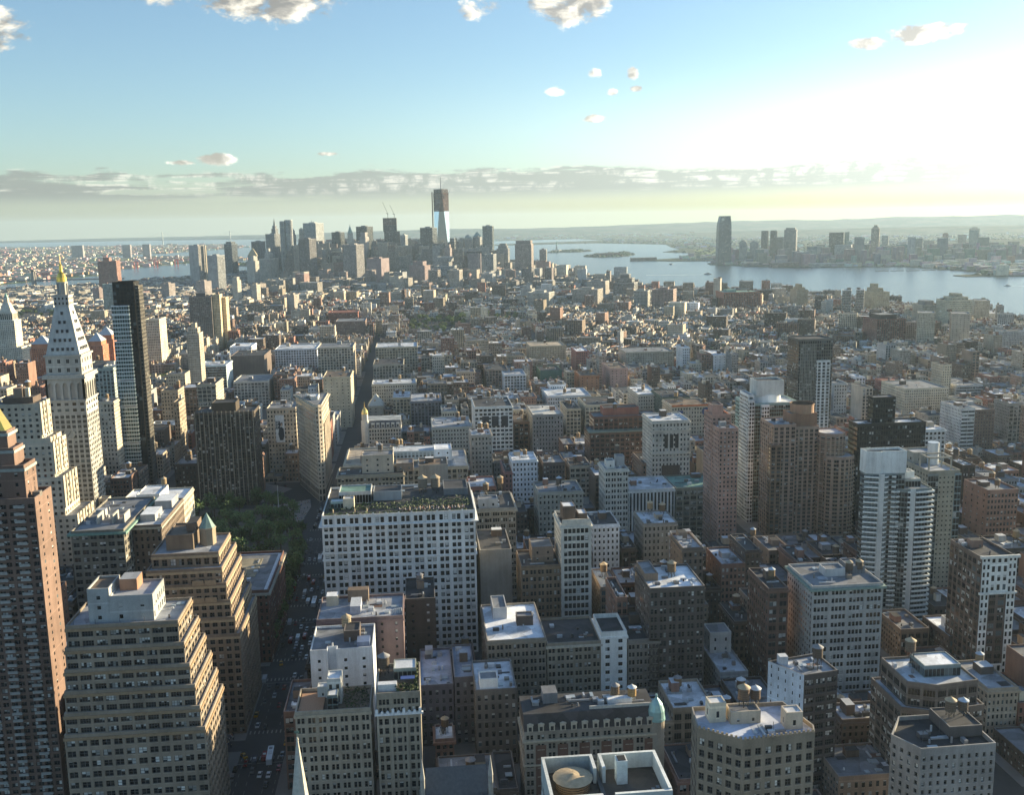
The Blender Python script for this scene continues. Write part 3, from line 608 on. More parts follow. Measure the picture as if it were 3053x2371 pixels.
# the wedge shaped building at the fork
b = Bld('wedge_building', 'narrow wedge shaped limestone building with sunlit river side at the avenue fork', 'building')
wc = (.47, .40, .31); nose = (-89.5, 855)
def wedge(o=0.0): return offset([(-91.2, 856.6), (-88.3, 855.6), (-85.6, 858), (-85.0, 919), (-114.5, 919)], o)
P0 = wedge()
for z0, z1, st in ((GZ, 22, (3.3, 6, .6, .7, .25, .1)), (23, 78, (3.0, 3.75, .42, .5, .125, .15)), (79.2, 95.5, (3.0, 4.0, .45, .62, .125, .1))):
    b.mass(P0, z0-(1.2 if z0 > GZ else 0), z1, wc, st, par=.5 if z1 > 90 else 0, roof='mid', sides={0: st, 1: st, 2: st, 4: st}, top=.2)
for z, o in ((22, .7), (78, .6), (93.2, 1.6)): b.mb('cornice', M_TRIM).prism(wedge(o), z, z+1.1, (.50, .44, .34))
for y in range(866, 915, 11): b.part('bay', M_WALL).box(-86.5, -84.2, y, y+4, 24, 78, wc)
b.mass([(-97, 884), (-91, 884), (-91, 900), (-101, 900)], 94, 98, C['pale'], None, par=.4, roof='silver'); b.clutter(-108, -90, 885, 914, 94.9, 14, False)
b.finish(vis=1.0, ref='wedge shaped building')
b = Bld('loft_building', 'tan building with a tall fashion billboard on its wall left of the wedge building', 'building')
b.mass((-146, -119, 951, 990), GZ, 77, C['sand'], 'old', par=1, cornice=.5, roof='mid'); b.clutter(-144, -121, 954, 986, 76, 6)
bb = b.part('billboard', M_TRIM); bb.box(-138.5, -130.2, 950.3, 950.95, 44, 70, (.62, .66, .68))
m = b.part('billboard_figure', M_TRIM)
for pts in ([(-131.9, 46), (-134.9, 46), (-136.2, 52), (-135.2, 57.5), (-133, 59), (-131, 57), (-130.6, 50)], [(-134.1, 59.4), (-133.2, 60.6), (-131.9, 60.2), (-131.8, 62.4), (-132.8, 63.2), (-134.2, 62.2)]):
    m.face([(x, 950.2, z) for x, z in (pts if pts is not None else [])][::-1], (.02, .03, .05))
m.face([(x, 950.22, z) for x, z in ((-138.2, 57), (-134.2, 57), (-134.2, 64.5), (-138.2, 64.5))], (.02, .03, .045))
for k in range(4): m.face([(x, 950.15, z) for x, z in ((-137.6, 62.9-k*1.6), (-135.2-(k % 2)*.7, 62.9-k*1.6), (-135.2-(k % 2)*.7, 63.7-k*1.6), (-137.6, 63.7-k*1.6))], (.6, .63, .65))
m.face([(x, 950.15, z) for x, z in ((-133.6, 59.6), (-132.2, 59.8), (-132.2, 62.2), (-133.6, 62))], (.42, .32, .26))
b.finish(ref='billboard building', vis=.95)
b = Bld('loft_building', 'low brick building with white roof squeezed between billboard and wedge buildings', 'building')
b.mass((-129, -117, 932, 950), GZ, 37, C['brown'], 'old', par=.8, roof='white', cornice=.5); b.finish(ref='low brick building left of the wedge', vis=.95)

# broad white office block with the roof terrace
b = Bld('office_building', 'broad white terracotta office block with a planted roof terrace and paired windows', 'building', wins=100)
wt = (.70, .70, .68); x0, x1, y0, y1 = -56.5, 26, 530, 590
st = (6.75, 4.05, .70, .62, .125, .36)
b.mass((x0, x1, y0, y1), GZ, 67.0, wt, st, par=0, geo=(0, 1), grp=2, top=.1); b.mass((x0, x1, y0, y1), 67, 86.4, wt, st, par=0, geo=(0, 1), grp=2, top=.1); b.mass((x0, x1, y0, y1), 86.4, 92.2, wt, (6.75, 5, .66, .70, .125, .2), par=1.1, geo=(0, 1), grp=2, top=.1, roof='tar')
for z, o in ((66.9, .7), (70.8, .6), (86.0, 1.7)): b.mb('cornice', M_TRIM).prism(offset(rect(x0, x1, y0, y1), o), z, z+.55, (.76, .77, .77))
for k in range(13):
    x = x0+.1+k*(x1-x0-.2)/12; p = b.part('pier', M_WALL); p.box(max(x0, x-.95), min(x1, x+.95), y0-.55, y0-.003, 16, 86, wt); p.box(max(x0, x-.5), min(x1, x+.5), y0-.25, y0-.002, 87, 92.9, wt)
b.mass((-49, -31, 556, 572), 91, 98, (.45, .47, .48), 'glass', par=.6, roof='green'); b.mass((-30, -14, 560, 574), 91, 96.5, (.30, .33, .36), None, par=.4, roof='tar')
b.mass((-53, -42, 548, 553), 91, 95, (.3, .42, .42), 'glass', par=.3, roof='silver'); b.mass((-46, -40, 545.5, 551), 91, 97, C['cream'], None, par=.3, roof='lgrey')
b.mass((10, 24, 566, 586), 91, 95, C['slate'], None, par=.4, roof='tar')
b.clutter(-54, 24, 575, 588, 91.1, 10, False)
p = b.part('roof_planting', M_LEAF); R = b.rnd
for k in range(1700):
    x, y = (R.uniform(-55, 24.5), R.choice([R.uniform(532, 534.5), R.uniform(541, 546), R.uniform(549, 554)])) if k < 1500 else (R.uniform(-8, 24), R.uniform(541, 562))
    s_ = R.uniform(.3, .8); z = 91.2+R.random()*R.uniform(.3, 1.5); a = R.uniform(0, 6.3); g_ = R.uniform(.6, 1.3)
    p.face([(x-s_*math.cos(a), y-s_*math.sin(a), z), (x+s_*math.cos(a), y+s_*math.sin(a), z+R.uniform(-.3, .3)), (x+s_*math.cos(a)*.4, y+s_*.6, z+s_)], (.04*g_, .065*g_, .03*g_))
b.finish(vis=.98, ref='white terrace block')
ROOF_BAR = (x0, x1, y0, y1, 91.1)

# blocks between the camera and the white block, along the avenue
b = Bld('loft_building', 'purplish brick block with grey roof full of plant boxes before the white terrace block', 'building', wins=40)
b.mass((-53, -13, 451, 480), GZ, 65.5, (.19, .13, .13), 'few', par=1.1, roof='lgrey', geo=(0,), sides={3: 'old', 1: 'few'}, cornice=.3)
b.unit('roof_bulkhead', -50, -44.5, 470, 476, 64.4, 5, C['cream'], M_WALL, RC['white']); b.unit('plant_room', -38, -33, 458, 470, 64.4, 4, (.36, .38, .45), M_TRIM, RC['silver']); b.unit('plant_room', -40, -30, 474, 479, 64.4, 6, C['brown'], M_WALL)
for k in range(6): b.part('roof_vent', M_METAL).bar((-18.5+k*.9, 455+k*.4, 64.4), (-18.5+k*.9, 455+k*.4, 67), .35, (.6, .62, .64), 8)
b.clutter(-34, -15, 454, 478, 64.4, 12, False); b.finish(ref='purplish brick block', vis=.9)
b = Bld('loft_building', 'dark brick block with a slim roof tank on a mast before the white terrace block', 'building', wins=20)
b.mass((-12.5, 2.5, 478, 508), GZ, 63, (.075, .058, .05), 'few', par=1, roof='tar'); b.clutter(-11, 1, 480, 504, 62, 7); b.finish(ref='dark brick block before the terrace block', vis=.9)
b = Bld('loft_building', 'narrow white painted party wall building with few windows beside the avenue', 'building', wins=30)
b.mass([(-53, 420), (-45.5, 420), (-45.5, 423.2), (-41.8, 423.2), (-41.8, 420), (-26, 421), (-26, 447), (-53, 447)], GZ, 64, (.66, .70, .75), None, par=1, roof='mid', side=None, sides={0: 'few', 4: 'few', 7: 'few', 5: None}, geo=(0, 4), top=2.5)
b.mass((-39, -32, 430, 440), 63, 68, C['dark'], None, par=.4, roof='tar'); b.unit('roof_canopy', -33, -27.4, 423, 430, 63, 2.4, (.2, .26, .4), M_METAL); b.clutter(-51, -28, 424, 444, 63, 6, False); b.finish(ref='white party wall building', vis=.95)
b = Bld('loft_building', 'tan corner block with timber decked roof beside the avenue near the church spire', 'building', wins=90)
b.mass((-54, -25, 371, 391), GZ, 60.5, (.36, .31, .24), (4.4, 4.0, .66, .62, .25, .2), par=1.2, roof='brown', geo=(0,), sides={3: 'old'}, grp=2, cornice=.5)
b.part('roof_deck', M_WOOD).box(-53, -43.5, 373, 388, 59.3, 59.7, (.42, .25, .16)); b.mass((-42, -36.5, 378, 386), 59, 70, C['pale'], 'old', par=.4, roof='white'); b.mass((-46.5, -42.3, 384, 388), 59, 64, C['pale'], 'few', par=.3, roof='silver')
b.mass((-41.5, -37.5, 372, 377.5), 59, 66, (.12, .17, .18), 'glass', par=.1, roof='silver'); p = b.part('roof_planting', M_LEAF)
for k in range(260):
    x, y = b.rnd.uniform(-36, -26), b.rnd.uniform(373, 389); z = 59.4+b.rnd.random()*1.8; s_ = b.rnd.uniform(.3, .7); a = b.rnd.uniform(0, 6.3)
    p.face([(x-s_*math.cos(a), y-s_*math.sin(a), z), (x+s_*math.cos(a), y+s_*math.sin(a), z), (x, y+s_*.5, z+s_)], (.05, .075, .03))
b.finish(ref='tan corner block', vis=.98)
b = Bld('office_building', 'slim tan gothic office building with white terracotta band and roof garden', 'building', wins=100)
b.mass((-22.5, -5.5, 370, 397), GZ, 57.3, (.34, .29, .22), (2.6, 3.9, .66, .66, .125, .25), par=0, geo=(0,), roof='mid', sides={3: 'old', 1: None}); b.mass((-22.5, -5.5, 370.3, 397), 57.3, 66.5, (.34, .29, .22), (5.2, 4.2, .7, .66, .25, .2), par=1.3, geo=(0,), grp=3, roof='brown', sides={1: None, 3: 'old'})
m = b.part('terracotta_band', M_TRIM); m.box(-23.4, -4.6, 369.3, 370.3, 57.4, 58.3, (.74, .76, .78))
for k in range(9): x = -22.6+k*2.1; m.prism([(x-.55, 369.2), (x+.55, 369.2), (x, 370.2)], 58.3, 59.2+(.9 if k in (0, 3, 5, 8) else 0), (.76, .78, .8))
for x in (-22.4, -17.2, -11.2, -6.2): b.part('pier', M_WALL).box(x-.3, x+.6, 369.5, 369.97, 12, 57.3, (.36, .31, .24))
b.mass((-16, -7, 384, 393), 65, 70, (.3, .34, .3), 'glass', par=.2, roof='silver'); b.part('greenhouse_awning', M_METAL).box(-13.2, -7.6, 379, 381.8, 67.6, 67.8, (.10, .16, .42)); b.unit('roof_bulkhead', -22, -14.6, 374, 377, 65.2, 3, (.7, .72, .72), M_WALL, RC['white'])
p = b.part('roof_planting', M_LEAF)
for k in range(420):
    x, y = b.rnd.choice([(b.rnd.uniform(-15, -6.3), b.rnd.uniform(371, 376)), (b.rnd.uniform(-8, -6.3), b.rnd.uniform(371, 396)), (b.rnd.uniform(-16, -6.3), b.rnd.uniform(393.5, 396))]); z = 65.3+b.rnd.random()*2.2; s_ = b.rnd.uniform(.3, .8); a = b.rnd.uniform(0, 6.3)
    p.face([(x-s_*math.cos(a), y-s_*math.sin(a), z), (x+s_*math.cos(a), y+s_*math.sin(a), z), (x, y+s_*.5, z+s_)], (.06, .095, .035))
b.finish(ref='slim tan gothic building', vis=.99)

# stone church with its spire
b = Bld('church', 'stone church with a tall pale spire and weathervane beside the avenue', 'church')
sc_ = (.50, .49, .44)
b.mass((-53.5, -46.5, 341, 348), GZ, 36, sc_, 'few', par=0); m = b.part('spire', M_TRIM); m.frustum(-50, 344.5, 36, 63, 3.6, .35, sc_, 8, smooth=False); m.frustum(-50, 344.5, 63, 64, .55, .3, sc_, 8); 
b.part('weathervane', M_METAL).bar((-50, 344.5, 64), (-50, 344.5, 67), .1, (.12, .2, .18)); b.part('weathervane', M_METAL).box(-50.9, -49.2, 344.4, 344.6, 65.6, 66.4, (.15, .25, .22))
m = b.mb('wall', M_WALL); m.box(-46.4, -20, 334, 352, GZ, 24, sc_)
r = b.part('slate_roof', M_TRIM); r.face([(-46.4, 333.5, 24), (-20, 333.5, 24), (-20, 343, 34), (-46.4, 343, 34)], (.16, .17, .19)); r.face([(-20, 352.5, 24), (-46.4, 352.5, 24), (-46.4, 343, 34), (-20, 343, 34)], (.16, .17, .19)); m.face([(-20, 334, 24), (-20, 352, 24), (-20, 343, 33.6)], sc_)
b.finish(ref='church spire', vis=.5)

# gothic church at the lower edge
b = Bld('church', 'dark stone church with steep slate roofs and two slim pinnacles at the bottom edge', 'church'); k_ = (.20, .18, .16)
m = b.mb('wall', M_WALL); m.box(-4, 18, 343.5, 362, GZ, 33, k_); m.box(-4.6, .4, 336, 343.4, GZ, 31, k_); m.box(13.4, 18.6, 336, 343.4, GZ, 31, k_)
r = b.part('slate_roof', M_TRIM); rc = (.10, .105, .115)
r.face([(-4.5, 343, 33), (18.5, 343, 33), (18.5, 352.7, 44), (-4.5, 352.7, 44)], rc); r.face([(18.5, 362.5, 33), (-4.5, 362.5, 33), (-4.5, 352.7, 44), (18.5, 352.7, 44)], rc)
for xa, xb in ((-4.6, .4), (13.4, 18.6)): xm = (xa+xb)/2; r.face([(xa-.3, 335.7, 31), (xm, 335.7, 37), (xm, 346, 37), (xa-.3, 346, 31)][::-1], rc); r.face([(xm, 335.7, 37), (xb+.3, 335.7, 31), (xb+.3, 346, 31), (xm, 346, 37)][::-1], rc); m.face([(xa, 336, 31), (xb, 336, 31), (xm, 336, 36.5)], k_)
for x in (-5.6, 19.6): q = b.part('pinnacle', M_TRIM); q.frustum(x, 345, GZ, 44, 1.0, .9, (.34, .33, .30), 8, smooth=False); q.frustum(x, 345, 44, 52, 1.0, .08, (.40, .39, .36), 8, smooth=False)
b.finish(ref='dark stone church', vis=.1)
# hotel with the copper corner dome
b = Bld('hotel_building', 'brick and limestone hotel with dark mansard roof and pale copper corner dome', 'building', wins=100)
hb = (.29, .245, .195)
b.mass((35, 88.5, 371, 390), GZ, 46, hb, (4.4, 3.7, .62, .6, .25, .15), par=0, geo=(0,), grp=2, sides={3: 'old', 1: 'old'})
m = b.part('brick_infill', M_WALL)
for k in range(12):
    x = 35+2.2+k*4.42
    if k % 2: m.box(x-2.1, x+2.1, 370.86, 370.995, 14, 40, (.15, .075, .055))
b.mb('cornice', M_TRIM).prism(offset(rect(35, 88.5, 371, 390), .8), 41.6, 42.4, (.46, .40, .31)); b.mb('cornice', M_TRIM).prism(offset(rect(35, 88.5, 371, 390), .5), 31.2, 31.8, (.46, .40, .31))
m = b.part('mansard_roof', M_ROOF); 
m.face([(35, 371.2, 46), (88.5, 371.2, 46), (88.5, 374, 52), (35, 374, 52)], (.07, .06, .06)); m.face([(35, 390, 52), (35, 390, 46), (35, 371.2, 46), (35, 374, 52)], (.07, .06, .06)); m.face([(88.5, 371.2, 46), (88.5, 390, 46), (88.5, 390, 52), (88.5, 374, 52)], (.07, .06, .06)); m.face([(35, 374, 52), (88.5, 374, 52), (88.5, 390, 52), (35, 390, 52)], RC['tar'])
for k in range(12):
    x = 37.4+k*4.4; d_ = b.part('dormer', M_TRIM); d_.box(x-1.1, x+1.1, 370.7, 373, 46, 48.6, (.5, .44, .35)); d_.box(x-.6, x+.6, 370.62, 370.7, 46.3, 48, (.02, .02, .025)); d_.prism([(x-1.3, 370.6), (x+1.3, 370.6), (x, 371.6)], 48.6, 49.4, (.5, .44, .35))
m = b.part('corner_turret', M_WALL); m.frustum(89, 373.5, GZ, 47, 3.4, 3.4, hb, 16); m = b.part('copper_dome', M_METAL); dc = (.33, .52, .50)
for za, zb, ra, rb in ((47, 48, 3.7, 3.7), (48, 51, 3.5, 3.3), (51, 53.6, 3.3, 2.4), (53.6, 55.3, 2.4, 1.2), (55.3, 56.2, 1.2, .4), (56.2, 57.6, .5, .45)): m.frustum(89, 373.5, za, zb, ra, rb, dc, 16)
b.part('parapet', M_TRIM).box(62, 87, 375, 375.6, 52, 53.3, (.5, .48, .44)); b.unit('plant_room', 70, 80, 378, 381, 52, 2.2, (.62, .66, .7), M_TRIM, RC['white']); b.unit('roof_bulkhead', 44, 50, 382, 389, 52, 4.5, C['slate'], M_WALL); b.clutter(38, 86, 377, 389, 52, 16, False)
b.finish(ref='hotel with copper corner dome', vis=.99)

# rooftop enclosure close below the window
b = Bld('office_tower', 'grey tower top with open walled roof enclosure at the bottom picture edge', 'tower')
gw = (.50, .54, .53)
b.mass((22, 47.5, 189.5, 205.5), GZ, 126, gw, 'office', par=.0, roof=(.10, .085, .07))
for xa, xb, ya, yb, zt in ((22, 33.3, 204.8, 205.5, 129.6), (34.6, 47.5, 204.8, 205.5, 129.6), (22, 22.7, 190.2, 204.8, 129.6), (46.8, 47.5, 190.2, 204.8, 129.6), (32.6, 33.3, 199.5, 204.8, 129.6), (34.6, 35.3, 199.5, 204.8, 129.6), (22, 33, 189.5, 190.2, 129.4), (35.5, 47.5, 189.5, 190.2, 129.4)):
    b.unit('screen_wall', xa, xb, ya, yb, 126, zt-126, gw, M_WALL, (.70, .73, .72))
m = b.part('ventilation_shaft', M_TRIM); m.box(37.6, 39.9, 198.5, 201.2, 126, 131.4, (.60, .66, .66), (.66, .70, .70)); m.box(37.9, 39.6, 198.8, 200.9, 131.4, 131.5, (.03, .03, .03)); b.unit('roof_steel', 33.5, 34.4, 191, 204, 126, .5, (.12, .12, .12), M_METAL)
for k in range(5): b.unit('cooling_unit', 41+k*1.1, 41.7+k*1.1, 192+k*.7, 193+k*.7, 126, .9, (.25, .26, .27), M_METAL)
b.finish(ref='walled roof enclosure', vis=.3)

# tan crenellated loft with painted white roof
b = Bld('loft_building', 'tan loft block with notched parapet and pale painted roof in the lower right', 'building', wins=100)
b.mass([(83.5, 296), (95.5, 286.5), (119.8, 289), (121, 293), (117, 310), (85.5, 310)], GZ, 84.5, (.25, .21, .16), (3.4, 3.9, .58, .60, .25, .15), par=1.4, roof=(.46, .50, .60), geo=(0, 1, 2), top=1.2)
m = b.part('crenellation', M_TRIM)
for (p, q) in (((83.5, 296), (95.5, 286.5)), ((95.5, 286.5), (119.8, 289))):
    L = math.hypot(q[0]-p[0], q[1]-p[1]); n = int(L/1.5)
    for k in range(n):
        x, y = lerp(p[0], q[0], (k+.5)/n), lerp(p[1], q[1], (k+.5)/n)
        m.box(x-.32, x+.32, y-.28, y+.32, 84.4, 85.3, (.34, .28, .2))
b.mass((89, 94.5, 301, 306), 83, 90, C['cream'], 'few', par=.3, roof='white'); b.mass((95.5, 105.5, 299, 305), 83, 87.5, C['sand'], 'few', par=.6, roof='mid'); b.mass((112, 117.5, 293.5, 298.5), 83, 89, C['sand'], 'few', par=.3, roof='white'); b.clutter(96, 112, 289, 297, 83.1, 6, False)
b.finish(ref='notched parapet loft', vis=.5)
def simple(kind, x0, x1, y0, y1, z, col, st, roof, label, ref=None, side='res', wins=0, geo=(), grp=1, cornice=0, n=5, tops=(), vis=.8, par=1.0, extra=None, cat=None, ccol=None, top=.9, turn=0):
    """a block with optional narrower tops: tops = [(inset or box, z, colour, style)]"""
    b = Bld(kind, label, cat or ('tower' if 'tower' in kind else 'building'), wins=wins)
    b.mass(turned(x0, x1, y0, y1, turn) if turn else (x0, x1, y0, y1), GZ, z, col, st, par=par, roof=roof, side=side, geo=geo, grp=grp, cornice=cornice, ccol=ccol, top=top)
    zz = z-par
    for t in tops:
        box, z1, c, s_ = t; bx = box if hasattr(box, '__len__') else (x0+box, x1-box, y0+box, y1-box)
        b.mass(bx, zz, z1, c, s_, par=.6, roof='mid'); 
        if not hasattr(box, '__len__'): zz = z1-.6
    if n: b.clutter(x0+1, x1-1, y0+1, y1-1, z-par, n, not tops)
    if extra: extra(b)
    b.finish(vis=vis, ref=ref or label); return b
LB, OT, AT, OB = 'loft_building', 'office_tower', 'apartment_tower', 'office_building'
# --- lower right
simple(LB, 181, 216, 442, 474, 73, (.43,.41,.385), (8.6,4.0,.80,.56,.125,.15), 'mid', 'pale grid fronted loft tower with green cornice and tank pair in the lower right', 'pale grid fronted loft', 'res', 100, (0,), 4, 1.3, 10, (((193,203,456,464),76,'silver',None),((206,214,458,470),76,'slate',None)), .99, ccol=(.22,.30,.27))
b = Bld(LB, 'slim block with blank white flank and dark brick front before the pale grid loft', 'building', wins=40)
b.mass([(137.5,380),(147,365.5),(162,368),(160,385)], GZ, 66, (.10,.085,.08), 'wide', par=1, roof='lgrey', geo=(1,), sides={0:'few',3:'few'}); b.mb('wall', M_WALL)
m = b.part('painted_flank', M_WALL); m.face([(137.35,379.9,20),(146.9,365.35,20),(146.9,365.35,66.05),(137.35,379.9,66.05)], (.62,.68,.76,.3), [(0,0),(5,0),(5,12),(0,12)], (.14,.4,.125,.1))
b.unit('roof_bulkhead', 141, 144.5, 376.5, 380, 65, 4, (.62,.66,.72), M_WALL, RC['white']); b.clutter(146, 158, 369, 382, 65, 8, False); b.finish(ref='slim block with white flank', vis=.95)
b = Bld(LB, 'brown grey setback loft with glass penthouse and roof tank near the right edge', 'building', wins=60)
b.mass([(181,352),(193,347),(214,350),(214,378),(181,378)], GZ, 57, (.16,.13,.11), 'wide', par=1, roof='silver', geo=(1,0)); b.mass([(184,354),(194,349.5),(212,352),(212,376),(184,376)], 56, 66.5, (.17,.14,.12), 'wide', par=1, roof='silver'); b.mass((193,208,358,370), 65.5, 70.5, (.20,.26,.27), 'glass', par=.4, roof='white'); b.clutter(185,210,354,374,65.5,7,False); b.finish(ref='setback loft with glass penthouse')
b = Bld(LB, 'grey brick block with sunken roof courts and tank cones at the lower right corner', 'building', wins=60)
b.mass([(157.5,313),(163,302.5),(190,303),(190,325),(166,325)], GZ, 68, (.28,.27,.26), 'res', par=1.6, roof='tar', geo=(0,1)); b.mass((177,189,310,324), 67, 71, (.1,.09,.09), None, par=.4, roof='tar'); b.clutter(166,188,304,322,66.5,12,False); b.finish(ref='grey block with sunken roof courts', vis=.4)
b = Bld(LB, 'narrow ornate white fronted loft with long brown brick flank near the right edge', 'building', wins=0)
b.mass((270,288,450.4,480), GZ, 80, (.14,.10,.08), 'loft', par=1, roof='tar', side=None)
wf_ = b.part('white_front', M_WALL); wc_ = (.66,.66,.62,.3)
for xa, xb, za, zb, g_ in ((270,274.4,GZ,81,(1.6,4)),(283.6,288,GZ,81,(1.6,4)),(274.4,283.6,62,81,(2.6,4.6)),(274.4,283.6,GZ,24,(2.6,4.6))):
    nc, nr = max(1, round((xb-xa)/g_[0]/1.4)), max(1, round((zb-za)/g_[1])); wf_.face([(xa,449.9,za),(xb,449.9,za),(xb,449.9,zb),(xa,449.9,zb)], wc_, [(0,0),(nc,0),(nc,nr),(0,nr)], (.5,.62,.125,.1)); wf_.face([(xa,449.9,zb),(xb,449.9,zb),(xb,450.4,zb),(xa,450.4,zb)], wc_)
b.mb('cornice', M_TRIM).box(269.2,288.8,449.2,450.4,61,62,(.66,.66,.62)); b.mb('cornice', M_TRIM).box(269,289,448.8,450.4,79.6,81,(.66,.66,.62)); b.clutter(271,287,454,478,79,9); b.finish(ref='ornate white fronted loft', vis=.9)
simple(LB, 268, 300, 472, 500, 30, 'dark', 'old', 'white', 'low dark block with bright white roof deck and cabin by the right edge', 'low dark block with white deck', n=6, tops=(((272,281,480,488),35,'white','few'),))
simple(LB, 157, 192, 352, 376, 29, 'brown', 'old', 'mid', 'low brown block with cluttered grey roof in the lower right corner', 'low cluttered block', n=16)
simple(LB, 138, 152, 446, 484, 30, 'grey', 'old', 'silver', 'low stepped grey block with pale roof left of the slim white flanked block', 'low stepped grey block', n=6, tops=(((140,151,470,482),40,'pale','few'),))
# --- between the hotel and the white terrace block
simple(LB, 26, 54, 450, 496, 51, (.26,.22,.17), 'pair', 'white', 'tan block with bright L shaped white roof behind the copper domed hotel', 'tan block with L shaped roof', 'old', 70, (0,), 2, .5, 5, (((31,38,478,495),56,'silver',None),((42,50,468,474),55,'dark',None)), .95)
b = Bld(LB, 'tan loft with dark sunken roof and bright white end bay behind the copper domed hotel', 'building', wins=100)
b.mass((54.6, 80.5, 450, 481), GZ, 48, (.30,.255,.19), 'pair', par=1.2, roof='tar', geo=(0,), grp=2, cornice=.7, ccol=(.5,.46,.38)); b.mass((80.5, 93, 449.4, 472), GZ, 52.5, (.74,.74,.70), (6.2,4.1,.34,.5,.25,.1), par=2.2, roof='tar', geo=(0,), cornice=.6, ccol=(.8,.8,.77)); b.clutter(56,79,455,478,46.8,6,False); b.finish(ref='loft with white end bay', vis=.95)
simple(LB, 93.6, 109, 450, 480, 47.5, (.22,.19,.16), 'pair', 'tar', 'narrow brown loft with cornice right of the white end bay', 'narrow brown loft by the white bay', 'old', 60, (0,), 2, .7, 5)
simple(LB, 104, 131, 450, 482, 73, (.105,.085,.075), 'loft', 'white', 'big dark brown loft slab with bright white cluttered roof and timber tank', 'dark loft slab with white roof', 'old', 60, (0,), 2, .4, 12, (((104.4,111,462,481),76,'brown',None),))
simple(LB, 18, 36, 410, 440, 46, (.15,.13,.115), 'old', 'silver', 'dark block with white plant sheds crowded on its roof beside the hotel', 'dark block with white sheds', n=14, tops=(((20,28,412,420),50,'white',None),))
simple(LB, -6, 9, 430, 470, 40, (.15,.13,.15), 'old', (.36,.40,.50), 'low bluish grey roofed block right of the slim gothic building', 'bluish grey roofed block', n=10)
simple(LB, 9.5, 19, 430, 466, 43, (.16,.14,.15), 'old', (.28,.31,.38), 'narrow low block with flat grey roof behind the bluish roofed block', 'narrow grey roofed block', n=4)
b = Bld(LB, 'slim white fronted loft with pediment and arched top windows in the middle', 'building', wins=100)
b.mass((73, 90, 530, 556), GZ, 82, (.56,.54,.48), (15,4.3,.80,.66,.25,.15), par=1.4, roof='tar', geo=(0,), grp=6, cornice=.8, sides={3:'res',1:None}); b.part('pediment', M_TRIM).prism([(73.5,529.3),(89.5,529.3),(81.5,530.4)], 82, 84.4, (.6,.57,.5)); b.mass((75,82,536,546), 80.6, 90, 'dark', None, par=.3, roof='white'); b.mass((84,89,538,548), 80.6, 85, 'dark', None, par=.3, roof='white'); b.clutter(74,89,532,552,80.6,5,False); b.finish(ref='slim pedimented loft', vis=.98)
simple(LB, 105, 122, 610, 640, 55.5, (.70,.71,.72), 'old', 'tar', 'small white fronted block with dark cornice beside the slim pedimented loft', 'small white fronted block', None, 40, (0,), 1, .6, 6)
simple(LB, 51, 73, 532, 560, 58, (.24,.17,.11), 'pair', 'tar', 'stepped tan brown block left of the slim pedimented loft', 'stepped tan brown block', 'old', 40, (0,), 2, .3, 5, (((58,70,540,556),66,'brown','few'),))
simple(LB, 29, 47, 545, 585, 64, (.30,.27,.24), None, 'tar', 'blank walled grey building beside the white terrace block', 'blank walled grey building', None, n=4)
simple(LB, 31, 56, 611, 650, 69, (.33,.30,.25), 'wide', 'tar', 'ornate arcaded tan loft right behind the white terrace block', 'ornate arcaded loft', 'old', 70, (0,), 3, 1.2, 12, (((33,45,615,625),74,'silver','few'),))
simple(LB, 138, 160, 611, 640, 54.5, (.27,.25,.22), 'old', 'silver', 'grey block with pale roof and wide windows right of the small white block', 'grey block with pale roof', 'old', 40, (0,), 1, .5, 8)
simple(LB, 80, 112, 691, 722, 56, (.36,.35,.30), 'old', 'mid', 'wide grey front with arched top floor and white corner piers', 'grey arched front', 'old', 40, (0,), 1, .8, 8)
simple(LB, 128, 145, 691, 716, 71, (.56,.54,.48), 'pair', 'lgrey', 'narrow pale tower block with bracketed corner columns and roof sheds', 'narrow pale columned block', 'old', 60, (0,), 2, .9, 5, (((130,136,696,704),76,'pale','few'),((138,144,700,708),78,'grey',None)))
simple(LB, 145.5, 179, 691, 728, 55, (.60,.60,.58), 'rib', 'silver', 'low block with row of tall white framed windows and silver roof', 'low block with white framed windows', 'old', 0, (), 1, .5, 10)
simple(LB, 180, 211, 691, 728, 55, (.24,.23,.18), 'wide', 'green', 'low olive block with green edged roof before the brick towers', 'low olive block', 'old', n=8)
# --- towers on the right
BT = (.42,.245,.19)
def r1x(b): b.mass((199.5,213,671,690), GZ, 112, BT, 'apt', par=1, roof='tar'); b.mass((201,209,676,686), 111, 118, BT, None, par=.5, roof='tar')
simple(AT, 200, 213.5, 655, 671, 105.5, BT, 'res', 'silver', 'plain red brick apartment tower left of the pale teal glass tower', 'plain red brick tower', 'apt', n=8, extra=r1x, vis=.9)
b = Bld(AT, 'tall teal glass apartment tower with white gridded corner strips and pale drum top', 'tower')
b.mass((251,291,745,778), GZ, 105, (.24,.36,.36), (1.8,3.0,.90,.80,.125,.12), par=1, roof='silver', sides={3:(3.2,3.0,.66,.62,.125,.1)})
for xa, xb in ((250.4,254.6),(260.4,266.5)): b.mass((xa,xb,742.6,745.0), GZ, 108 if xa<255 else 104, (.66,.68,.68), (2.1,3.0,.72,.62,.125,.1), par=.6)
b.mass((250.4,254.6,745.02,766), GZ, 112, (.66,.68,.68), (2.8,3.0,.66,.62,.125,.1), par=.6); m = b.part('plant_drum', M_WALL); m.frustum(270,760,104,110,11,11,C['white'],18,sx=1,sy=.8); b.mass((259,281,752,768),109.5,121.5,(.55,.56,.53),None,par=1.2,roof='tar'); b.finish(ref='teal glass tower', vis=.95)
b = Bld(AT, 'large brown apartment tower with curved balconies and terracotta drum on its roof', 'tower')
bb_ = (.40,.275,.20); apt2 = (3.9,2.95,.60,.60,.25,.15)
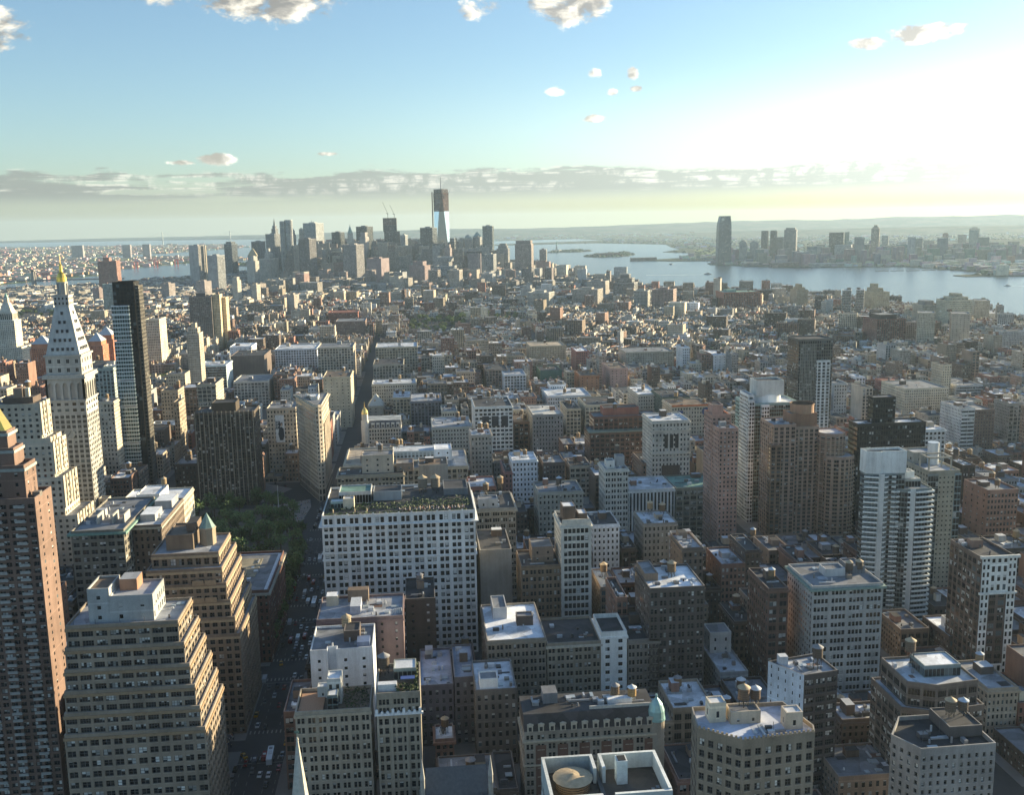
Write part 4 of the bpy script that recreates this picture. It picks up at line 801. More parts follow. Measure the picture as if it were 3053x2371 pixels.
b.mass((253,270,696,724), GZ, 98, bb_, apt2, par=1, roof='lgrey'); b.mass((270,289,700,722), GZ, 95, bb_, apt2, par=1, roof='lgrey'); b.mass((250,258,692,697), GZ, 84, (.24,.16,.105), apt2, par=.8, roof='lgrey')
pol = [(288,696),(291,691.5),(297,689),(303,690),(306.5,694),(307,712),(288,712)]; b.mass(pol, GZ, 91, bb_, apt2, par=1, roof='silver')
pol2 = [(290,688),(293.5,685),(299,683.5),(306,684.2),(311,687.5),(312,700),(290,700)]; b.mass(pol2, GZ, 75, bb_, apt2, par=1, roof='silver')
for po, zt in ((pol,88),(pol2,72)):
    for k in range(int((zt-14)/2.95)-1, -1, -1): b.part('balcony', M_TRIM).prism(offset(po,1.0), 14+k*2.95, 14.4+k*2.95, (.38,.29,.21))
b.mass((268,288,702,718), 94, 104.5, (.30,.165,.10), None, par=.6); m = b.part('roof_drum', M_WALL); m.frustum(279,709,104,110.5,8.6,8.6,(.36,.215,.13),24,cap=False); m.frustum(279,709,104,108,8.0,8.0,(.2,.12,.08),24); m.frustum(279,709,110.3,111.1,9,9,(.36,.22,.13),24,cap=False); m.frustum(279,709,108.0,110.9,8.2,8.2,(.12,.08,.06),24,cap=False)
b.clutter(255,268,698,722,97,6,False); b.finish(ref='brown tower with terracotta drum', vis=.95)
simple(OT, 314, 366, 691, 706, 97.5, (.045,.042,.036), (1.8,3.7,.7,.6,.125,.12), 'silver', 'black slab office tower with a narrower black block on its roof', 'black slab tower', (1.8,3.7,.7,.6,.125,.1), n=8, tops=(((327,344,695,704),116,(.04,.038,.033),(1.8,3.7,.7,.6,.125,.1)),), vis=.9)
b = Bld(AT, 'white apartment tower with angled rows of white balconies near the right edge', 'tower')
ww = (.62,.65,.64); gl = (1.9,2.95,.9,.74,.125,.12)
b.mass([(249,536),(256,533.5),(271,533.6),(271,543),(249,543)], GZ, 102, (.2,.24,.24), gl, par=0); b.mass([(248.6,535.6),(256,533),(258,534.2),(271.4,533.2),(271.4,543.5),(248.6,543.5)], 102, 115, ww, None, par=1.4, roof='tar')
b.mass([(266,534),(272,531),(287,532.2),(287,549),(266,549)], GZ, 93, (.2,.24,.24), gl, par=1, roof='lgrey'); b.mass((272,283,538,547), 92, 97, (.3,.33,.33), 'glass', par=.3, roof='lgrey'); b.mass((273,280,540,546), 97, 101, ww, None, par=.4, roof='mid')
for xa, xb in ((255.6,258.6),(273.6,276.6)): b.mass((xa,xb,530.9 if xa>260 else 532.4,534), GZ, 102 if xa<260 else 93.2, (.55,.57,.56), None, par=0)
nfl = 31
for seg in ([(248.2,536.2),(255.6,532.8)],[(258.6,532.6),(262.2,535.2),(265.8,533.2)],[(265.8,533.2),(269.6,534.2),(273.6,530.8)],[(276.6,530.6),(287.4,531.6),(287.5,541)]):
    for k in range(nfl-1, -1, -1):
        z = 14+k*2.95; m = b.part('balcony', M_TRIM)
        if seg[0][0] < 260 and z > 100: continue
        if seg[0][0] > 260 and z > 91: continue
        for p, q in zip(seg, seg[1:]):
            d = Vector((q[0]-p[0], q[1]-p[1])).normalized(); nn = Vector((d.y, -d.x))*.9
            m.prism([(p[0]+nn.x, p[1]+nn.y), (q[0]+nn.x, q[1]+nn.y), q, p], z, z+.95, (.66,.69,.68))
for p in ((262.2,535.0),(269.7,533.9)): b.part('balcony_post', M_TRIM).box(p[0]-.18, p[0]+.18, p[1]-1.0, p[1]-.6, 14, 92, (.66,.69,.68))
b.finish(ref='white balcony tower', vis=.95)
b = Bld(AT, 'beige concrete apartment slab with small round windows beside the white balcony tower', 'tower')
b.mass((302,322,565,604), GZ, 94, (.31,.29,.23), None, par=1.2, roof='lgrey', side=(3.4,2.9,.5,.5,.25,.1))
b.mass((301.5,308,564.2,565), GZ, 92, (.22,.25,.25), 'glass', par=0); b.mass((318.5,322.5,564.2,565), GZ, 92, (.24,.32,.34), 'glass', par=0); m = b.part('punched_front', M_WALL); m.face([(308.02,564.6,GZ),(318.48,564.6,GZ),(318.48,564.6,91),(308.02,564.6,91)], (.34,.31,.24,.4), [(0,0),(4,0),(4,27),(0,27)], (.34,.36,.125,.0))
b.mass((304,320,588,602), 93, 100, (.30,.29,.25), 'few', par=1, roof='lgrey'); m = b.part('metal_tank', M_METAL); m.frustum(315,585,93,107,3.4,3.4,(.55,.60,.64),20); 
fr = b.part('roof_frame', M_TRIM)
for p in ((303,567),(317,567),(317,578),(303,578)): fr.box(p[0]-.4,p[0]+.4,p[1]-.4,p[1]+.4,93,101.6,(.36,.34,.29))
fr.box(302.6,317.4,566.6,567.4,101,102,(.36,.34,.29)); fr.box(302.6,317.4,577.6,578.4,101,102,(.36,.34,.29)); fr.box(302.6,303.4,567.4,577.6,101,102,(.36,.34,.29)); fr.box(316.6,317.4,567.4,577.6,101,102,(.36,.34,.29))
b.finish(ref='beige slab with round windows', vis=.95)
def r7x(b):
    b.mass((380,393,928,931), GZ, 110, (.66,.66,.64), (4.2,3.2,.6,.66,.125,.1), par=.5)
    for k in range(12): b.part('mullion', M_METAL).bar((364+k*1.35, 930.4, 60), (364+k*1.35, 930.4, 126), .16, (.5,.5,.46))
simple(AT, 362, 396, 931, 960, 131, (.16,.15,.13), (2.2,3.2,.7,.66,.125,.1), 'tar', 'dark bronze glass tower with white gridded strip standing behind the teal tower', 'dark bronze glass tower', (2.2,3.2,.8,.7,.125,.1), n=0, extra=r7x, vis=.9)
# --- middle of the picture, right of the avenue
simple(OB, -61, -15, 691, 716, 74, (.32,.28,.21), 'wide', 'tar', 'beige stepped block with arcaded top floors behind the white terrace block', 'beige arcaded block', 'old', 40, (0,), 2, 1.0, 8, (((-44,-22,698,714),86,'sand','few'),((-20,-8,700,714),79,'brown','few')))
simple(LB, -4.5, 17, 725, 750, 71, (.36,.35,.32), None, 'brown', 'large blank grey party wall right of the beige arcaded block', 'blank grey party wall', None, n=3)
b = Bld(OB, 'long limestone block with wide cornice, skylights and white penthouse beside the avenue', 'building')
b.mass([(-62,778),(-56,771),(-13,771),(-13,832),(-62,832)], GZ, 62, (.46,.42,.34), 'loft', par=1.2, roof='tan' if 0 else (.40,.34,.27), cornice=1.6); b.mass((-50,-26,780,800),60.8,67,(.32,.25,.2),None,par=.5,roof='tar'); b.mass((-25,20,786,806),60.8,68,(.60,.62,.58),(3,6,.6,.2,.125,0),par=.5,roof='silver'); b.mass((8,22,780,800),60.8,70,'paper','few',par=.4,roof='white')
b.mass((-13.0,34,771,832),GZ,58,(.40,.36,.28),'loft',par=1,roof='lgrey',cornice=.8); b.clutter(-58,-14,782,828,61,9,False); b.finish(ref='long limestone block with skylights', vis=.9)
b = Bld(OB, 'ornate pale block with mansard dormers and small gilded corner dome beside the avenue', 'building')
b.mass((-60,-22,1011,1040), GZ, 42, (.55,.53,.47), (2.7,4,.5,.6,.125,.1), par=0, cornice=.8); m = b.part('mansard_roof', M_ROOF); m.face([(-60,1011,42),(-22,1011,42),(-22,1014,49.5),(-60,1014,49.5)], (.12,.13,.15)); m.face([(-22,1011,42),(-22,1040,42),(-22,1040,49.5),(-22,1014,49.5)], (.12,.13,.15)); m.face([(-60,1014,49.5),(-22,1014,49.5),(-22,1040,49.5),(-60,1040,49.5)], (.35,.38,.4)); m.face([(-60,1040,42),(-60,1011,42),(-60,1014,49.5),(-60,1040,49.5)], (.12,.13,.15))
for k in range(6): d_ = b.part('dormer', M_TRIM); x = -50+k*5; d_.box(x-1.4,x+1.4,1010.3,1013,42.5,46.5,(.7,.7,.66)); d_.box(x-.8,x+.8,1010.2,1010.3,43,45.8,(.03,.03,.035)); d_.prism([(x-1.8,1010.1),(x+1.8,1010.1),(x,1011)],46.5,47.6,(.72,.72,.68))
m = b.part('corner_turret', M_WALL); m.frustum(-58,1012.5,GZ,50,4,4,(.58,.56,.5),8,smooth=False); m.frustum(-58,1012.5,50,57,3.2,3.2,(.6,.58,.5),8,smooth=False); m = b.part('gilded_dome', M_GOLD)
for za,zb,ra,rb in ((57,58,3.5,3.4),(58,61,3.3,2.4),(61,63.5,2.4,.8),(63.5,70,.5,.05)): m.frustum(-58,1012.5,za,zb,ra,rb,(.75,.55,.2),10)
b.finish(ref='gilded corner dome building')
T = '''LB|49|85|931|985|75.5|.66,.65,.61|pair|tar|tall white loft with dark recessed window bays in the middle distance|tall white loft with dark bays|1
LB|41|59|851|880|65.5|.40,.36,.31|old|silver|slim grey loft tower with segmental pediment before the tall white loft|slim grey pedimented loft|0
LB|69|89|771|800|61|.66,.68,.70|old|white|white stepped block with terraces low in the middle|white terraced block|1
LB|63|69|771|812|52|.30,.16,.14|old|tar|narrow reddish block left of the white terraced block|narrow reddish block|0
LB|115|132|771|800|54.5|.40,.33,.25|pair|tar|tan arched loft with cluttered roof below the brown setback store block|tan arched loft|0
LB|178|211|790|830|50|.30,.19,.13|old|tar|brown rear block beside the ornate white tower|brown rear block|0
OB|145|194|851|880|64|.15,.095,.07|loft|mid|big brown setback store block with green trimmed ledges|brown setback store block|0
LB|181|212|771|805|88.5|.58,.53,.45|old|silver|ornate cream white tower with arched loggia windows right of centre|ornate cream tower|1
LB|256|297|1000|1040|57|.50,.44,.34|old|brown|cream block with orange trimmed roof and blue disc on its wall|cream block with orange roof trim|0
LB|104|133|931|985|66|.27,.26,.25|old|pale|plain grey brown loft with white top floor in the middle|plain grey brown loft|0
LB|89|108|960|1000|54|.20,.125,.09|loft|brown|brown loft with orange brick rear in the middle distance|brown loft with orange rear|0
LB|97|113|1050|1095|49|.55,.49,.36|old|mid|small cream arched block behind the brown loft|small cream arched block|0
LB|148|163|1010|1055|56|.50,.42,.30|pair|tar|narrow cream arched block with dark roof|narrow cream arched block|0
LB|168|204|1010|1060|59|.56,.48,.34|pair|tar|wide cream loft with rows of arched windows|wide cream arched loft|0
LB|147|198|1150|1205|45|.58,.60,.60|old|silver|long silver roofed row in the middle distance|long silver roofed row|0
OB|9|47|960|1015|51|.45,.45,.40|old|lgrey|broad pale roofed block with white sheds right of the gilded dome building|broad pale roofed block|0
LB|21|37|1050|1090|50|.56,.52,.42|old|mid|narrow cream block with peaked roof front|narrow cream peaked block|0
OB|-12|22|1100|1155|53|.18,.18,.20|grid|lgrey|dark gridded loft with pale frames right of the avenue|dark gridded loft|0
LB|-34|-13|1180|1230|44|.52,.44,.30|loft|silver|cream narrow loft beside the peaked roof house|cream narrow loft|0
LB|-63|-45|1180|1206|35|.36,.33,.27|few|lgrey|tan house with steep pyramid roof beside the avenue|steep pyramid roofed house|0
OB|-61|-6|1250|1290|50|.50,.48,.42|old|silver|pale low block with white corner shed beside the avenue|pale block with corner shed|0
OB|-65|-23|1400|1460|54|.36,.33,.27|loft|tar|grey tan loft with dark roof along the avenue|grey tan avenue loft|0
OB|-65|-3|1500|1560|66|.42,.37,.28|pair|silver|large arcaded limestone block far along the avenue|large arcaded limestone block|0
OB|-114|-82|1180|1235|71|.52,.45,.32|few|brown|tall tan block with blank wall left of the avenue|tall tan blank walled block|0
OB|-229|-163|1620|1680|53|.66,.68,.70|pair|silver|broad white office block left of the avenue in the distance|broad white distant block|0
OB|-150|-98|1500|1560|68|.48,.41,.32|loft|mid|cream office block beside the avenue with sunlit flank|cream block with sunlit flank|0
OB|-206|-138|2350|2410|48|.34,.13,.10|band|rust|long red library block far down the avenue|long red block|0
AT|-170|-109|2100|2170|50|.22,.145,.12|res|mid|broad brown apartment block far down the avenue|broad brown avenue apartments|0
AT|-440|-398|2000|2040|114|.19,.165,.145|apt|mid|wide grey brown apartment slab in the left middle distance|wide grey brown slab|0
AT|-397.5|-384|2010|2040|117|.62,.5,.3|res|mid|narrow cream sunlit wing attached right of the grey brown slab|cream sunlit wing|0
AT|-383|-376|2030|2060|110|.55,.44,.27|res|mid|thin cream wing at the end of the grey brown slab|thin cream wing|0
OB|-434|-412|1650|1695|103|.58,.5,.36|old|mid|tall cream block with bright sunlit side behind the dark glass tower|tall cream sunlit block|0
AT|-304|-288|1350|1376|109|.42,.36,.28|res|mid|slim tan tower with stepped top left of the avenue|slim tan stepped tower|0
OB|-332|-297|1000|1060|113|.34,.4,.38|grid|tar|greenish gridded block with dark mansard left of the clock tower|greenish gridded block|0
OB|-309|-293|1010|1050|114|.62,.58,.46|old|white|cream block with white roof right of the clock tower|cream white roofed block|0
OB|-286|-271|905|925|96|.45,.40,.32|old|mid|tan grey block below the cream white roofed block|tan grey block by the clock tower|0
LB|-221|-203|1010|1050|93|.42,.38,.3|wide|tar|dark arcaded loft with sunlit tan gable behind the brown slab|dark arcaded loft|0
OB|-306|-269|1420|1470|57|.42,.52,.56|glass|silver|pale blue glass block in the left middle distance|pale blue glass block|0
LB|-299|-265|1620|1670|59|.76,.77,.78|few|white|white painted block with small dark windows left of the avenue|white painted distant block|0
OB|-277|-228|1500|1570|59|.15,.115,.10|blank|tar|windowless dark brown hall block left of the avenue|windowless dark hall|0
OB|-242|-198|1320|1380|48|.56,.54,.48|pair|mid|cream lower block with arched windows behind the brown slab|cream arched block behind the slab|0
OB|183|243|1650|1710|43|.45,.37,.25|res|tan|stepped tan apartment block in the centre distance|stepped tan centre block|0
LB|246|267|1560|1610|44|.34,.13,.10|old|white|red brick stepped block with white terraces|red brick stepped block|0
LB|256|280|1330|1390|49|.47,.29,.24|few|brown|pink walled block standing right of centre|pink walled block|0
OB|326|404|1560|1620|40|.44,.38,.29|res|mid|long tan block with many small windows right of centre|long tan block|0
LB|402|413|1500|1540|53|.70,.70,.70|old|white|white notched block right of the long tan block|white notched block|0
LB|435|455|1450|1500|47|.72,.72,.72|few|white|white stepped block above the curved pale roof|white stepped far block|0
LB|112|141|1330|1380|45|.70,.72,.73|pair|lgrey|bright white arched block in the centre distance|bright white arched block|0
LB|90|120|1370|1420|47|.36,.26,.2|loft|tar|brown arched loft left of the bright white block|brown arched loft|0
OB|175|207|1450|1500|31|.08,.20,.16|blank|tar|building wrapped in dark green scaffold netting|green netted building|0
LB|213|239|1320|1370|42|.36,.17,.09|few|brown|orange brown brick block with flat roof right of centre|orange brown brick block|0
OB|250|276|1130|1190|47|.52,.48,.40|old|white|pale long block with white roof beside the cross avenue|pale long white roofed block|0
OB|269|300|1090|1145|50|.10,.13,.10|grid|tar|dark block with curved pale roof edge right of centre|dark block with curved roof edge|0
AT|557|610|1100|1160|49|.56,.50,.38|res|mid|broad cream apartment block near the right edge|broad cream apartments|0
AT|584|611|1180|1235|40|.36,.14,.11|res|rust|dull red block behind the broad cream apartments|dull red block|0
AT|676|711|1200|1260|33|.45,.47,.48|band|mid|grey stepped apartment block close to the right edge|grey stepped apartments|0
AT|513|526|900|940|64|.62,.6,.57|band|mid|white striped balcony wing near the right edge|white striped wing|0
AT|526.5|546|900|950|62|.20,.13,.10|res|mid|brown slab attached to the white striped wing|brown slab by the striped wing|0
LB|424|442|800|840|67|.62,.64,.62|grid|white|white gridded loft behind the white balcony tower|white gridded far loft|0
AT|883|918|1900|1940|63|.07,.055,.05|res|tar|very dark apartment tower on the right before the river|very dark river tower|0
AT|829|883|1750|1810|62|.22,.09,.07|loft|tar|dark red gridded block on the right before the river|dark red gridded block|0
AT|879|924|1700|1760|77|.44,.38,.28|res|mid|tan ribbed tower pair near the right edge|tan ribbed tower|0
AT|942|989|1700|1760|74|.40,.34,.27|few|mid|tan tower with blank sides near the right edge|tan blank sided tower|0
AT|1072|1123|2050|2100|58|.46,.40,.30|old|tar|tan block with arched attic near the river on the right|tan block with arched attic|0
AT|1100|1153|2000|2050|71|.58,.5,.34|old|mid|cream stepped apartment block near the river at right|cream stepped river block|0
AT|1215|1263|2100|2150|61|.40,.36,.28|res|mid|tan river apartment block at the right edge|tan river block|0
AT|1001|1032|2300|2330|76|.66,.66,.62|glass|white|left one of two white glass towers by the river|left white river tower|0
AT|1036|1064|2302|2332|76|.66,.66,.62|glass|white|right one of two white glass towers by the river|right white river tower|0
AT|1099|1142|2350|2400|65|.46,.38,.24|res|mid|tan ziggurat stepped apartments by the river|tan river ziggurat|0
OB|776|871|2500|2570|62|.36,.14,.09|loft|green|big red brick warehouse with green roof near the river|red brick warehouse|0
OB|839|868|2800|2825|80|.42,.37,.30|few|lgrey|lone square tan tower standing near the river piers|lone square tan tower|0
AT|969|997|2500|2550|64|.36,.3,.2|res|mid|narrow stepped tan block near the river|narrow stepped river block|0
OB|950|967|2300|2340|49|.5,.42,.34|old|white|pinkish corner block near the river|pinkish corner block|0'''
EX = {}
def pyr(b, x0, x1, y0, y1, z, h, c, part='pyramid_roof'):
    m = b.part(part, M_TRIM); cx, cy = (x0+x1)/2, (y0+y1)/2; P = rect(x0, x1, y0, y1)
    for k in range(4): m.face([(*P[k], z), (*P[(k+1) % 4], z), (cx, cy, z+h)], c)
EX['steep pyramid roofed house'] = lambda b: pyr(b, -63, -45, 1180, 1206, 34.9, 13, (.42,.44,.42))
def ex_c(b):
    m = b.part('roof_trim', M_TRIM); m.box(256,297,999.4,999.95,55,57.4,(.55,.17,.06)); d = b.part('wall_disc', M_TRIM)
    for k in range(20):
        a0, a1 = k*math.pi/10, (k+1)*math.pi/10; d.face([(292,999.6,50),(292+4.2*math.cos(a0),999.6,50+4.2*math.sin(a0)),(292+4.2*math.cos(a1),999.6,50+4.2*math.sin(a1))][::-1] if 0 else [(292+4.2*math.cos(a0),999.6,50+4.2*math.sin(a0)),(292+4.2*math.cos(a1),999.6,50+4.2*math.sin(a1)),(292,999.6,50)], (.04,.06,.16))
    b.part('wall_panel', M_TRIM).box(262,268,999.5,999.9,48.5,51.5,(.05,.08,.2))
EX['cream block with orange roof trim'] = ex_c
def ex_o(b):
    m = b.part('loggia', M_TRIM)
    for k in range(3): m.box(191.2+k*4.3, 194+k*4.3, 770.75, 770.97, 66, 77, (.06,.055,.05)); m.frustum(192.6+k*4.3, 770.95, 77, 77.1, 1.4, 1.4, (.06,.055,.05), 8)
    m.box(189,204,770.7,770.95,22,52,(.13,.10,.08)); m.box(180.4,212.6,770,770.9,61,62,(.6,.55,.46)); m.box(180.4,212.6,770,770.9,80,81,(.6,.55,.46))
EX['ornate cream tower'] = ex_o
def ex_b(b): b.mass((150,194,860,884), 63, 76, (.17,.085,.06), 'loft', par=1, roof='mid'); b.mb('ledge', M_TRIM).box(144,195,850,862,63.4,64.3,(.24,.27,.22)); b.mass((160,192,868,884), 75, 82, (.33,.125,.085), None, par=.6, roof='tar'); b.mass((194.1,208,851,884), GZ, 76, (.33,.2,.12), 'few', par=1)
EX['brown setback store block'] = ex_b
def ex_w(b):
    m = b.part('recessed_bay', M_TRIM)
    for k in range(3): m.box(56+k*9, 62.5+k*9, 930.7, 930.97, 56, 66, (.05,.05,.055))
EX['tall white loft with dark bays'] = ex_w
EX['slim tan stepped tower'] = lambda b: (b.mass((-301,-290,1354,1370),108,116,(.45,.38,.28),'old',par=.5), b.mass((-299,-293,1357,1367),115.5,122,(.45,.38,.28),None,par=.5))
EX['wide grey brown slab'] = lambda b: b.mass((-428,-410,2008,2030),113,121,(.12,.11,.11),None,par=.5)
EX['red brick warehouse'] = lambda b: (b.mass((790,815,2520,2550),61,67,(.2,.34,.3),None,par=.4,roof='green'),)
EX['tan river ziggurat'] = lambda b: (b.mass((1105,1130,2360,2395),64,74,(.46,.38,.24),'res',par=.5), b.mass((1110,1121,2368,2390),73.5,84,(.46,.38,.24),'res',par=.5))
EX['narrow stepped river block'] = lambda b: (b.mass((973,990,2505,2540),63,70,(.42,.33,.2),'res',par=.5), b.mass((976,985,2510,2535),69.5,78,(.42,.33,.2),'res',par=.5))
EX['cream stepped river block'] = lambda b: (b.mass((1112,1146,2006,2044),70,77,(.58,.5,.34),'old',par=.5), b.mass((1122,1136,2012,2040),76.5,84,(.58,.5,.34),'old',par=.5))
EX['tan block with arched attic'] = lambda b: b.mass((1080,1100,2060,2090),57,66,(.3,.28,.25),None,par=.5)
EX['dark red gridded block'] = lambda b: b.mass((838,870,1760,1800),61,69,(.07,.05,.045),None,par=.5)
KN = dict(LB=LB, OT=OT, AT=AT, OB=OB)
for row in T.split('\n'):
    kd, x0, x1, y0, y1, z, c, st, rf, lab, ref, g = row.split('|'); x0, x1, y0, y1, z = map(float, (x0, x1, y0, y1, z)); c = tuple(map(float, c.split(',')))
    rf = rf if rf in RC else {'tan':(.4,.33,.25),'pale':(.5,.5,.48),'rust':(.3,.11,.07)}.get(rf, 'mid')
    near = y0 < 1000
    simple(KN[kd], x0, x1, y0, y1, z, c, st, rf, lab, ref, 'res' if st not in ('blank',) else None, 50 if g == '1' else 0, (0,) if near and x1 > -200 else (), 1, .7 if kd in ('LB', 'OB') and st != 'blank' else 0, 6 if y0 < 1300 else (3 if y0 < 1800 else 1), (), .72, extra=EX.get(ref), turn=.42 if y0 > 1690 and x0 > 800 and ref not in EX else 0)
# --- left middle distance
b = Bld('office_tower', 'cream tower with stepped colonnaded crown and green lantern at the left edge', 'tower'); k_ = (.58, .54, .44)
b.mass((-640,-600,1580,1625), GZ, 72, k_, 'res', par=.8); b.mass((-636,-609,1585,1612), 71, 112, k_, 'res', par=0); b.mass((-633,-612,1588,1609), 112, 124, k_, (3,10,.5,.8,.125,0), par=0); m = b.part('crown', M_WALL)
m.frustum(-622.5,1598.5,124,138,12.5,6,k_,4,rot=math.pi/4,smooth=False); m.frustum(-622.5,1598.5,138,146,4.5,4.2,k_,8,smooth=False); b.part('lantern', M_METAL).frustum(-622.5,1598.5,146,153,3.6,.4,(.18,.32,.28),8); b.finish(ref='cream lantern tower')
for i, (x0, x1, y, lab) in enumerate(((-473,-451,1480,'orange brick tower with glass pyramid top just right of the clock tower, front one'),(-477,-452,1535,'orange brick tower with glass pyramid top just right of the clock tower, rear one'),(-559,-531,1500,'orange brick tower with glass pyramid top between cream tower and clock tower'),(-540,-514,1560,'orange brick tower with glass pyramid top half hidden by the clock tower'))):
    z = (82, 85, 78, 80)[i]; b = Bld(AT, lab, 'tower', 'pyramid topped orange brick towers'); b.mass((x0,x1,y,y+28), GZ, z, (.45,.17,.085), 'res', par=0); b.mass((x0+2,x1-2,y+2,y+26), z, z+6, (.50,.19,.09), None, par=0); pyr(b, x0+1.5, x1-1.5, y+1.5, y+26.5, z+6, 12, (.42,.46,.50)); b.finish(ref=lab[:20])
simple(AT, -1088, -1026, 3600, 3650, 138, (.27,.14,.11), 'res', 'mid', 'big reddish brown curved apartment tower before the far bay on the left', 'reddish tower by the bay', n=0, tops=(((-1072,-1052,3610,3640),150,(.25,.13,.1),None),))
simple(OB, -869, -842, 2900, 2940, 96, (.26,.36,.36), 'grid', 'silver', 'greenish glass block right of the reddish tower on the left', 'greenish block by reddish tower', n=2)
# --- the downtown skyline: x0|x1|y0|y1|z|colour|style|side|label|tops (inset, z)
D = '''-931|-868|4300|4340|174|.36,.32,.28|none|rib|windowless tan telephone slab with two sunlit ribs, leftmost in the skyline|
-739|-682|3700|3760|148|.33,.33,.33|res|rib|broad grey federal block right of the tan slab|
-906|-848|4950|4990|168|.16,.20,.24|glass|glass|dark blue tower with stepped rounded top behind the grey block|8,178
-671|-624|4120|4155|112|.50,.45,.36|res|old|courthouse tower with steep pyramid roof in the skyline|5,132
-755|-694|4800|4850|179|.14,.15,.17|glass|rib|dark flat topped tower behind the courthouse pyramid|
-634|-559|4200|4260|118|.48,.43,.35|old|old|ornate tiered municipal block below the silver ribbon tower|22,140,30,158
-710|-641|4950|4990|211|.21,.21,.22|rib|rib|dark broad tower with slim stepped pinnacle behind the silver ribbon tower|
-680|-650|4945|4949|236|.24,.24,.25|rib|rib|pinnacle tower with tapering top left of the silver ribbon tower|5,250
-589|-562|4900|4935|206|.36,.33,.28|old|old|octagonal topped stone tower just right of the silver ribbon tower|4,222
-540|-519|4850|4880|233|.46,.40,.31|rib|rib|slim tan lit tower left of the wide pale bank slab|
-526|-432|4900|4935|259|.40,.42,.42|grid|grid|wide pale bank slab with a mast on top|
-467|-399|4150|4190|195|.15,.12,.115|rib|rib|dark brown slab standing before the wide pale bank slab|
-415|-371|4300|4340|149|.30,.28,.27|res|rib|grey block right of the dark brown slab|
-386|-328|4800|4850|215|.09,.095,.105|glass|glass|black tower left of the ornate spired skyscraper|
-271|-194|4780|4825|239|.075,.085,.10|glass|glass|tall black glass tower right of the ornate spired skyscraper|
-234|-195|4350|4390|196|.36,.31,.27|res|old|tan stepped tower before the tall black glass tower|5,215
-282|-201|4000|4050|172|.30,.26,.25|rib|rib|large brownish federal slab with sunlit right edge|
-66|-32|4600|4640|199|.52,.53,.53|rib|rib|slim white ribbed tower in the skyline|
23|98|4490|4540|230|.16,.19,.22|glass|glass|blue grey glass tower left of the tallest tower|
-177|-97|3700|3760|126|.23,.13,.12|none|none|dark reddish telephone block in front of the tower with cranes|
-24|52|3650|3710|100|.26,.13,.11|res|old|reddish brown stepped block below the tallest tower|14,114
69|158|3900|3970|86|.52,.53,.52|band|band|white stepped ziggurat block at the foot of the tallest tower|20,104,12,121
117|147|4100|4140|150|.30,.20,.17|old|old|brown stepped tower at the right foot of the tallest tower|4,163
152|180|4500|4540|172|.22,.24,.26|glass|glass|grey round shouldered tower right of the tallest tower|3,182
223|259|4600|4650|176|.30,.29,.28|grid|grid|domed grey tower left of the pyramid topped tower|
261|305|4620|4670|184|.33,.31,.29|grid|grid|pyramid topped grey tower in the skyline|
295|345|4454|4494|233|.22,.27,.28|band|glass|flat topped banded glass tower right of the pyramid topped tower|
344|399|4300|4350|138|.30,.27,.25|grid|grid|stepped tower with domed top right of the banded glass tower|6,150,12,159
199|252|3900|3950|132|.30,.20,.18|res|res|brown block with dark flat hat below the domed grey tower|
254|303|3800|3850|131|.34,.33,.32|rib|grid|grey ribbed block below the banded glass tower|
387|460|3950|4000|162|.40,.29,.23|grid|grid|square tan gridded tower with notched top at the skyline right|4,176
502|533|4100|4135|136|.36,.33,.31|rib|rib|grey cylinder like tower at the right end of the skyline|
464|521|3900|3950|95|.34,.15,.10|res|res|orange brick block at the right end of the skyline|
110|156|3400|3450|93|.44,.36,.27|grid|grid|tan gridded block in front of the white ziggurat|
570|647|2900|2960|69|.26,.24,.22|band|band|dark striped stepped office block by the river bend|10,81,22,92
501|571|2950|3010|72|.36,.29,.23|old|old|brown tan warehouse left of the dark striped block|
297|372|2700|2770|60|.50,.46,.38|grid|grid|large cream printing loft right of centre|
426|516|2750|2810|62|.42,.35,.27|grid|grid|long tan printing loft before the river bend|
565|612|2600|2650|65|.44,.41,.34|grid|grid|greyish cream loft right of the dark striped block|
602|671|2550|2600|71|.32,.17,.12|grid|old|brown brick loft near the river bend|
299|341|2900|2950|57|.40,.38,.34|res|grid|grey block with stepped gable right of centre|8,66
-1020|-985|3300|3340|62|.28,.17,.14|res|res|red brown housing slab far left before the bay|
-820|-780|3350|3390|70|.30,.22,.18|res|res|brown housing slab right of the reddish tower|
-700|-655|3300|3340|78|.32,.24,.2|res|res|brown housing slab below the grey federal block|
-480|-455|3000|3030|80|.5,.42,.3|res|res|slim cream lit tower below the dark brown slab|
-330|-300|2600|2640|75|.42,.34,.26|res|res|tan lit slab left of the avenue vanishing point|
-560|-535|3150|3180|86|.52,.44,.32|res|res|slim stepped lit tower below the silver ribbon tower|4,96'''
